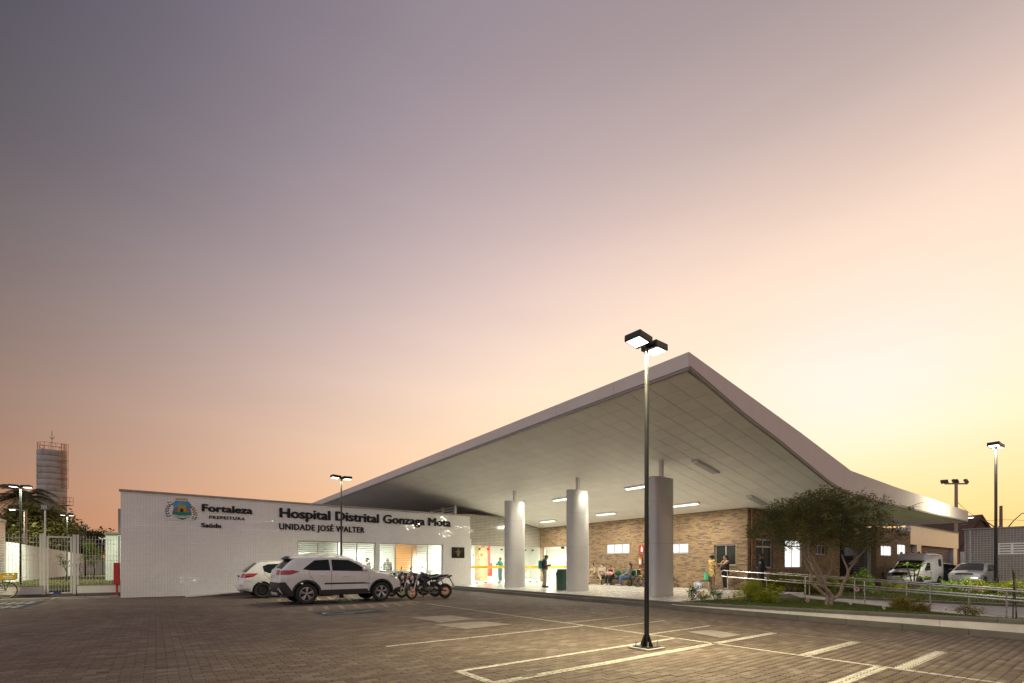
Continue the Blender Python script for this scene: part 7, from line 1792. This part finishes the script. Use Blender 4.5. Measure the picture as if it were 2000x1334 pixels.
q = far(44, 60); palm('coconut palm with drooping fronds left of the water tower', q, zat(972, 60), 36, 5.4)
# ================================================================ people
def person(label, loc, rz, H_, J, skin, garments, hair, build=1.0, sh=.19, hip=.095, belly=0., group=None, head_dir=(1, 0, 0), extra=None):
    """J: joints of a 1.72 m figure facing +x, left +y.  garments: (name, material, offset, {bone: (t0, t1)})"""
    t = empty('person', loc, rz, label, 'person', group); k = H_ / 1.72; t.scale = (k, k, k)
    V_ = {n: Vector(p) for n, p in J.items()}
    b = MB(); pel, ch, nk, hd = V_['pelvis'], V_['chest'], V_['neck'], V_['head']
    up = (0, 1, 0); B = build
    low = pel - (ch - pel).normalized() * .08; wa = pel.lerp(ch, .42)
    b.tube([low, pel, wa, ch, ch.lerp(nk, .55), nk], [.125 * B, (.155 + hip * .1) * B, .132 * B + belly * .4, .155 * B, .15 * B, .065], 16, ell=.70, up=up)
    if belly: b.ball(wa + Vector((belly * .8, 0, -.02)), (.10 + belly, .13 * B, .13), 14, 10)
    if hip > .1:
        for s in (1, -1): b.ball(ch + Vector((.075, s * .075, .02)), (.065, .065, .07), 12, 8)
    hdv = Vector(head_dir).normalized(); sidev = Vector((0, 0, 1)).cross(hdv).normalized(); upv = hdv.cross(sidev)
    HM = Matrix((hdv, sidev, upv)).transposed()
    hm = lambda x, y, z: hd + HM @ Vector((x, y, z))
    b.tube([nk - (ch - pel).normalized() * .03, hm(-.02, 0, -.06)], [.062, .055], 12)
    b.ball(hm(-.012, 0, .025), (.098, .076, .100), 18, 12, HM); b.ball(hm(.018, 0, -.045), (.070, .058, .075), 16, 10, HM)
    b.ball(hm(.092, 0, -.012), (.020, .016, .026), 10, 8, HM)
    for s in (1, -1): b.ball(hm(-.005, s * .078, -.01), (.026, .014, .036), 10, 8, HM)
    for s, L in ((1, 'l'), (-1, 'r')):
        S_, E_, W_ = V_['sho_' + L], V_['elb_' + L], V_['wri_' + L]
        b.ball(S_, .066 * B, 12, 8); b.tube([ch.lerp(nk, .6), S_], [.085 * B, .064 * B], 12)
        b.tube([S_, S_.lerp(E_, .4), E_], [.060 * B, .055 * B, .044 * B], 12); b.ball(E_, .044 * B, 10, 8); b.tube([E_, E_.lerp(W_, .35), W_], [.045 * B, .043 * B, .028], 12)
        d = V_.get('hand_' + L, (W_ - E_)).normalized() if 'hand_' + L in V_ else (W_ - E_).normalized()
        n_ = Vector((0, s, 0)) if abs(d.y) < .8 else Vector((0, 0, 1)); sd = d.cross(n_).normalized(); pn = sd.cross(d)
        b.tube([W_, W_ + d * .035, W_ + d * .085], [.028, .036, .038], 10, ell=.5, up=sd)
        for i, ln in enumerate((.065, .078, .072, .055)):
            o = W_ + d * .08 + sd * (.030 - i * .02); q = o + d * ln * .5 - pn * .006; b.tube([o - d * .02, q, q + d * ln * .42 - pn * ln * .35], [.0115, .0105, .0085], 7)
        o = W_ + d * .03 + sd * .034; b.tube([o, o + d * .03 + sd * .022, o + d * .065 + sd * .024 - pn * .012], [.014, .0125, .010], 7)
        Hp, Kn, An, To = V_['hip_' + L], V_['kne_' + L], V_['ank_' + L], V_['toe_' + L]
        b.ball(Hp, .093 * B, 12, 8); b.tube([pel, Hp], [.12 * B, .095 * B], 12); b.tube([Hp, Hp.lerp(Kn, .4), Kn], [.094 * B, .083 * B, .057 * B], 14); b.ball(Kn, .057 * B, 12, 8)
        b.tube([Kn, Kn.lerp(An, .3), Kn.lerp(An, .7), An], [.056 * B, .060 * B, .044 * B, .036], 12)
        ft = (To - An); b.ball(An - ft.normalized() * .03 - Vector((0, 0, .035)), (.04, .037, .042), 10, 8); b.tube([An - Vector((0, 0, .02)), An.lerp(To, .55) - Vector((0, 0, .01)), To], [.038, .040, .026], 12, ell=.8)
    raw = b.mesh('body', skin); tmp = bpy.data.objects.new('tmp', raw); COL.objects.link(tmp)
    bm = bmesh.new(); bm.from_mesh(raw); bmesh.ops.recalc_face_normals(bm, faces=bm.faces); bm.to_mesh(raw); bm.free()
    md = tmp.modifiers.new('r', 'REMESH'); md.mode = 'VOXEL'; md.voxel_size = .0125
    ms = tmp.modifiers.new('s', 'SMOOTH'); ms.factor = .5; ms.iterations = 2
    me = bpy.data.meshes.new_from_object(tmp.evaluated_get(bpy.context.evaluated_depsgraph_get())); bpy.data.objects.remove(tmp)
    me.polygons.foreach_set('use_smooth', [True] * len(me.polygons)); me.materials.clear(); me.materials.append(skin)
    link('body', me, t)
    n = len(me.vertices); co = np.empty(n * 3, np.float32); me.vertices.foreach_get('co', co); co = co.reshape(-1, 3)
    no_ = np.empty(n * 3, np.float32); me.vertices.foreach_get('normal', no_); no_ = no_.reshape(-1, 3)
    bones = {'torso': (low, nk, .15), 'neck': (nk, hm(-.02, 0, -.05), .06), 'head': (hm(0, 0, -.05), hm(0, 0, .05), .09)}
    for L in 'lr':
        W_, E_ = V_['wri_' + L], V_['elb_' + L]
        bones['upper_' + L] = (V_['sho_' + L], E_, .058); bones['fore_' + L] = (E_, W_, .04); bones['hand_' + L] = (W_ + (W_ - E_).normalized() * .02, W_ + (W_ - E_).normalized() * .17, .03)
        bones['thigh_' + L] = (V_['hip_' + L], V_['kne_' + L], .085); bones['shin_' + L] = (V_['kne_' + L], V_['ank_' + L], .05); bones['foot_' + L] = (V_['ank_' + L], V_['toe_' + L], .045)
    names = list(bones); D = np.empty((len(names), n)); T = np.empty((len(names), n))
    for i, nm in enumerate(names):
        a, c, r = bones[nm]; a = np.array(a); v = np.array(c) - a; u = np.clip(((co - a) @ v) / (v @ v), 0, 1); D[i] = np.linalg.norm(co - a - u[:, None] * v, axis=1) / r; T[i] = ((co - a) @ v) / (v @ v)
    own = D.argmin(0); tv = T[own, np.arange(n)]
    polys = [tuple(p.vertices) for p in me.polygons]
    for gname, gm, off, spec in garments:
        full = {}
        for bn, rg in spec.items():
            if bn in ('arm', 'fore', 'upper', 'thigh', 'shin', 'foot'):
                for L in 'lr': full[bn + '_' + L] = rg
            else: full[bn] = rg
        ok = np.zeros(n, bool)
        for i, nm in enumerate(names):
            if nm in full: ok |= (own == i) & (tv >= full[nm][0]) & (tv <= full[nm][1])
        fs = [p for p in polys if ok[list(p)].all()]
        if not fs: continue
        idx = {}; vv = []
        for p in fs:
            for i in p:
                if i not in idx: idx[i] = len(vv); q = co[i] + no_[i] * off; vv.append(tuple(q))
        gb_ = MB(); gb_.add(vv, [[idx[i] for i in p] for p in fs]); gme = gb_.mesh(gname, gm)
        bm = bmesh.new(); bm.from_mesh(gme)
        ed = [e for e in bm.edges if e.is_boundary]; r_ = bmesh.ops.extrude_edge_only(bm, edges=ed)
        inv = {v: k_ for k_, v in idx.items()}
        for v in [g for g in r_['geom'] if isinstance(g, bmesh.types.BMVert)]:
            near = min((e.other_vert(v) for e in v.link_edges), key=lambda o: (o.co - v.co).length); v.co = v.co - near.normal * (off * .9)
        bm.to_mesh(gme); bm.free(); gme.polygons.foreach_set('use_smooth', [True] * len(gme.polygons)); link(gname, gme, t)
    # face and hair
    eyem = mat('eye_dark', (.02, .015, .012), .2, var=0); lip = mat('lip', (.25, .09, .075), .5, var=0)
    for s in (1, -1): eb = MB(); eb.ball(hm(.078, s * .032, .012), (.010, .014, .008), 8, 6, HM); eb.build('eye', eyem, t, smooth=True)
    eb = MB(); eb.ball(hm(.084, 0, -.062), (.008, .024, .007), 8, 6, HM); eb.build('mouth', lip, t, smooth=True)
    kind, hmat = hair; hb = MB(); hb.ball(hm(-.018, 0, .036), (.106, .086, .104), 20, 14, HM)
    keep = []
    for f in hb.f:
        c = sum((Vector(hb.v[i]) for i in f), Vector()) / len(f); q = HM.transposed() @ (c - hd)
        lowlim = -.02 if kind == 'short' else -.05
        if not ((q.x > .035 and q.z < .075) or (q.z < lowlim) or (q.x > .0 and q.z < .0)): keep.append(f)
    hb.f = keep; hb.mi = [0] * len(keep)
    if kind == 'long': hb.tube([hm(-.07, 0, .06), hm(-.105, 0, -.06), hm(-.12, 0, -.2), hm(-.11, 0, -.34)], [.06, .075, .065, .02], 12, ell=.5, up=sidev)
    if kind == 'bun': hb.ball(hm(-.13, 0, .04), .05, 12, 8)
    if kind == 'topbun': hb.ball(hm(-.05, 0, .15), .045, 12, 8)
    if kind == 'pony': hb.tube([hm(-.1, 0, .05), hm(-.16, 0, .0), hm(-.17, 0, -.12)], [.03, .04, .015], 10)
    if kind == 'curly': hb.ball(hm(-.03, 0, .04), (.115, .105, .10), 14, 10, HM)
    if kind == 'curly':
        hb.f = [f for f in hb.f if not ((HM.transposed() @ (sum((Vector(hb.v[i]) for i in f), Vector()) / len(f) - hd)).x > .045)]; hb.mi = [0] * len(hb.f)
    hb.build('hair', hmat, t, smooth=True)
    if extra: extra(t, hm, HM, V_)
    return t
def standing(**o):
    J = dict(pelvis=(0, 0, .93), chest=(.0, 0, 1.26), neck=(-.01, 0, 1.45), head=(.02, 0, 1.59), sho_l=(0, .185, 1.40), sho_r=(0, -.185, 1.40), elb_l=(-.03, .22, 1.13), elb_r=(-.03, -.22, 1.13), wri_l=(.04, .22, .89), wri_r=(.04, -.22, .89),
             hip_l=(0, .09, .90), hip_r=(0, -.09, .90), kne_l=(.03, .1, .49), kne_r=(.02, -.1, .49), ank_l=(-.01, .1, .085), ank_r=(-.02, -.1, .085), toe_l=(.15, .12, .03), toe_r=(.14, -.12, .03)); J.update(o); return J
def sitting(zs=.46, lean=0., **o):
    J = dict(pelvis=(0, 0, zs + .09), chest=(-.02 + lean, 0, zs + .42), neck=(-.03 + lean * 1.5, 0, zs + .61), head=(.0 + lean * 1.7, 0, zs + .75), sho_l=(-.02 + lean * 1.4, .18, zs + .56), sho_r=(-.02 + lean * 1.4, -.18, zs + .56), elb_l=(.06 + lean, .23, zs + .32), elb_r=(.06 + lean, -.23, zs + .32), wri_l=(.27 + lean, .1, zs + .22), wri_r=(.27 + lean, -.1, zs + .22),
             hip_l=(.03, .09, zs + .07), hip_r=(.03, -.09, zs + .07), kne_l=(.46, .11, zs + .06), kne_r=(.46, -.11, zs + .06), ank_l=(.43, .11, .085), ank_r=(.43, -.11, .085), toe_l=(.60, .13, .03), toe_r=(.60, -.13, .03)); J.update(o); return J
def cloth(n, c, rough=.85, **k): return mat(n, c, rough, var=.14, scale=9, bump=.25, bscale=28, **k)
SK1 = mat('tan_skin', (.36, .20, .13), .5, var=.05); SK2 = mat('light_brown_skin', (.44, .27, .18), .5, var=.05); SK3 = mat('dark_skin', (.20, .11, .07), .5, var=.05)
HB_ = mat('black_hair', (.014, .011, .010), .45, var=.2, scale=60); HR_ = mat('reddish_hair', (.16, .055, .025), .45, var=.2, scale=60)
SHOE = mat('dark_shoe', (.02, .018, .017), .5, var=.1); WSHOE = mat('white_shoe', (.6, .58, .55), .5, var=.05)
JEANS = cloth('blue_denim', (.055, .10, .19)); GJEANS = cloth('grey_denim', (.20, .195, .19)); BLACKC = cloth('black_cloth', (.018, .018, .02)); HOOD = cloth('charcoal_hoodie', (.035, .035, .035)); GBL = cloth('grey_blouse', (.19, .17, .155)); CREAM = cloth('cream_blouse', (.46, .38, .30)); GREENC = cloth('green_scrubs', (.08, .30, .23)); BEIGE = cloth('beige_print', (.42, .33, .22))
def floral():
    s = NT('yellow_floral_cloth'); n = s.noise(14, 3, s.obj()); m = s.noise(23, 2, s.obj())
    s.put(s.p.inputs['Base Color'], s.ramp(n, [(.36, (.10, .06, .03)), (.46, (.42, .25, .05)), (.55, (.60, .42, .10)), (.66, (.62, .56, .40))])); s.p.inputs['Roughness'].default_value = .85; return s.m
FLOR = floral()
TOP = {'torso': (0.18, 1.05), 'upper': (-.5, 1.2)}; LONG = {**TOP, 'fore': (-.2, 1.0)}
TROUS = {'torso': (-.5, .30), 'thigh': (-.6, 1.3), 'shin': (-.3, .95)}; SHORT = {'torso': (-.5, .3), 'thigh': (-.6, .75)}; FOOT = {'foot': (-.6, 1.6), 'shin': (.93, 1.3)}
# man with the backpack looking at his phone
def man_extra(t, hm, HM, V):
    b = MB(); b.rbox(-.30, -.15, 1.02, -.13, .15, 1.42, .05, 3); b.prism([(-.30, .98), (-.13, .98), (-.14, 1.05), (-.29, 1.05)], -.14, .14, 'Y'); o = b.build('backpack', cloth('teal_fabric', (.015, .20, .17)), t, smooth=True)
    for s in (1, -1): b = MB(); b.tube([(-.16, s * .10, 1.40), (-.02, s * .12, 1.49), (.13, s * .12, 1.34), (.10, s * .15, 1.15), (-.14, s * .13, 1.05)], .016, 8); b.build('strap', cloth('teal_fabric', (.015, .20, .17)), t, smooth=True)
    b = MB(); p = (V['wri_r'] + V['wri_l']) / 2 + Vector((.08, 0, .045)); b.cbox(p, (.15, .075, .009), Matrix.Rotation(R(-35), 3, 'Y')); b.build('phone', DARK, t)
    b = MB(); b.ball((.13, -.05, 1.03), (.07, .16, .12), 16, 10); b.build('patterned_pouch', cloth('patterned_red_cloth', (.26, .10, .09)), t, smooth=True)
q = at(1063, 1147.6, FZ)
person('man standing on the platform in a dark hoodie, looking at his phone', q, TH - R(90), 1.68, standing(neck=(.03, 0, 1.45), head=(.10, 0, 1.565), elb_l=(.03, .21, 1.13), elb_r=(.03, -.21, 1.13), wri_l=(.25, .05, 1.15), wri_r=(.25, -.05, 1.15), kne_l=(.04, .09, .49), ank_l=(.06, .1, .085), toe_l=(.23, .12, .03), ank_r=(-.06, -.1, .085), toe_r=(.10, -.12, .03)), SK3,
    [('hoodie', HOOD, .022, LONG), ('trousers', GJEANS, .016, TROUS), ('shoes', SHOE, .012, FOOT)], ('short', HB_), head_dir=(.8, 0, -.6), extra=man_extra)
# people on the bench: facing -x (away from the wall)
BXs = 21.14; BEND = math.pi
def py(x, X): a, c = ray(x); return c * X / a
sd_ = dict(zs=.44)
person('seated woman with hair tied up, half hidden behind the middle column', (BXs, py(1152, BXs - .25), FZ), BEND, 1.62, sitting(**sd_), SK2, [('dress', BEIGE, .018, {**TOP, 'thigh': (-.6, .8), 'torso': (-.5, 1.05)}), ('shoes', SHOE, .01, {'foot': (-.2, 1.6)})], ('topbun', HB_), hip=.12, sh=.17)
def mask_extra(t, hm, HM, V): b = MB(); b.ball(hm(.052, 0, -.045), (.052, .060, .048), 14, 10, HM); b.build('face_mask', mat('light_blue_mask', (.50, .62, .72), .8, var=.04), t, smooth=True)
person('seated woman with a pale blue face mask and crossed legs', (BXs, py(1170, BXs - .25), FZ), BEND + R(15), 1.62, sitting(**sd_, kne_r=(.46, .02, .58), ank_r=(.60, .24, .40), toe_r=(.72, .30, .34)), SK2, [('blouse', CREAM, .02, TOP), ('shorts', cloth('dark_green_shorts', (.05, .075, .055)), .02, SHORT), ('shoes', WSHOE, .01, {'foot': (.0, 1.6)})], ('bun', HB_), hip=.12, extra=mask_extra, build=1.05)
def pink_extra(t, hm, HM, V):
    b = MB(); b.ball((.30, .05, .70), (.14, .24, .13), 18, 12); b.build('pink_bag', cloth('pink_fabric', (.62, .30, .29)), t, smooth=True)
    b = MB(); b.ball((.34, -.17, .65), (.07, .09, .08), 12, 8); b.build('white_bundle', cloth('white_fabric', (.62, .58, .54)), t, smooth=True)
person('seated woman with reddish hair holding a pink bag on her lap', (BXs, py(1190, BXs - .2), FZ), BEND + R(8), 1.62, sitting(**sd_, lean=.06, head=(.16, 0, 1.13), wri_l=(.38, .14, .72), wri_r=(.38, -.14, .72)), SK2, [('top', BLACKC, .016, {'torso': (.18, .86)}), ('trousers', BLACKC, .02, TROUS), ('shoes', WSHOE, .01, {'foot': (.1, 1.6)})], ('curly', HR_), hip=.13, build=1.08, head_dir=(.8, 0, -.6), extra=pink_extra)
person('seated woman with long dark hair, grey blouse and blue jeans at the bench end', (BXs + .02, py(1226, BXs - .1), FZ), BEND - R(48), 1.66, sitting(**sd_, kne_l=(.44, .12, .50), kne_r=(.46, -.08, .50), ank_l=(.52, .12, .085), ank_r=(.62, -.08, .085), toe_l=(.69, .14, .03), toe_r=(.79, -.09, .03), head=(-.02, 0, 1.20)), SK2, [('blouse', GBL, .022, LONG), ('jeans', JEANS, .022, TROUS), ('shoes', cloth('pink_sandals', (.45, .25, .2)), .01, {'foot': (.0, 1.6)})], ('long', HB_), hip=.125)
# two people talking at the dark window, guard at the corner
q = at(1391, 1151.5, FZ)
person('person in a yellow floral outfit standing before the dark window', q, TH - R(80), 1.62, standing(elb_l=(.1, .22, 1.16), elb_r=(.1, -.22, 1.16), wri_l=(.30, .12, 1.12), wri_r=(.28, -.12, 1.18)), SK3, [('outfit', FLOR, .024, {**TOP, 'torso': (-.5, 1.05), 'thigh': (-.6, .62)}), ('sandals', SHOE, .008, {'foot': (.2, 1.6)})], ('bun', HB_), hip=.12)
q = at(1417, 1151.8, FZ)
person('woman in black with tied back hair reaching towards the person in floral clothes', q, TH + R(95), 1.60, standing(elb_l=(.2, .17, 1.26), wri_l=(.44, .10, 1.28), elb_r=(.18, -.2, 1.22), wri_r=(.42, -.08, 1.24), hip_l=(0, .1, .9), hip_r=(0, -.1, .9)), SK2, [('dress', BLACKC, .026, {'torso': (-.5, .93), 'thigh': (-.6, .35)}), ('leggings', BLACKC, .012, {'thigh': (.2, 1.3), 'shin': (-.3, .96)}), ('shoes', WSHOE, .01, FOOT)], ('pony', HB_), hip=.14, build=1.18, belly=.07)
def cap_extra(t, hm, HM, V):
    b = MB(); b.ball(hm(-.015, 0, .075), (.108, .09, .06), 16, 10, HM); b.ball(hm(.10, 0, .055), (.075, .07, .010), 14, 6, HM); b.build('cap', BLACKC, t, smooth=True)
    b = MB(); b.cbox(V['sho_r'].lerp(V['elb_r'], .35) + Vector((0, -.085, 0)), (.06, .01, .07)); b.build('arm_badge', mat('grey_badge', (.35, .36, .4), .6), t)
q = far(1486, 21.5, .13); q.z = .14
person('guard in dark uniform and cap leaning by the brick corner window', q, TH - R(125), 1.70, standing(elb_l=(.03, .23, 1.15), elb_r=(.03, -.23, 1.15), wri_l=(.22, .05, .98), wri_r=(.22, -.05, 1.0)), SK3, [('jacket', cloth('navy_uniform', (.012, .013, .02)), .026, LONG), ('trousers', BLACKC, .018, TROUS), ('boots', SHOE, .014, {'foot': (-.6, 1.6), 'shin': (.8, 1.3)})], ('short', HB_), build=1.1, extra=cap_extra)
# behind glass
q = far(977, 32.6, FZ)
person('person in green scrubs standing inside the glass hall', q, TH + R(60), 1.68, standing(elb_l=(.15, .22, 1.22), wri_l=(.36, .2, 1.35)), SK2, [('scrub_top', GREENC, .024, TOP), ('trousers', cloth('grey_blue_trousers', (.12, .2, .24)), .02, TROUS), ('shoes', WSHOE, .012, FOOT)], ('short', HR_))
q = far(717, 26.6, .12); person('person in a cream top behind the window bars, left of the mullion', q, TH + R(140), 1.62, standing(), SK2, [('top', CREAM, .022, TOP), ('trousers', BLACKC, .018, TROUS), ('shoes', SHOE, .012, FOOT)], ('bun', HB_), hip=.11)
q = far(757, 28.2, .12); person('person in grey behind the window bars, right of the mullion', q, TH + R(200), 1.60, standing(), SK3, [('top', GBL, .022, LONG), ('trousers', BLACKC, .018, TROUS), ('shoes', SHOE, .012, FOOT)], ('short', HB_))
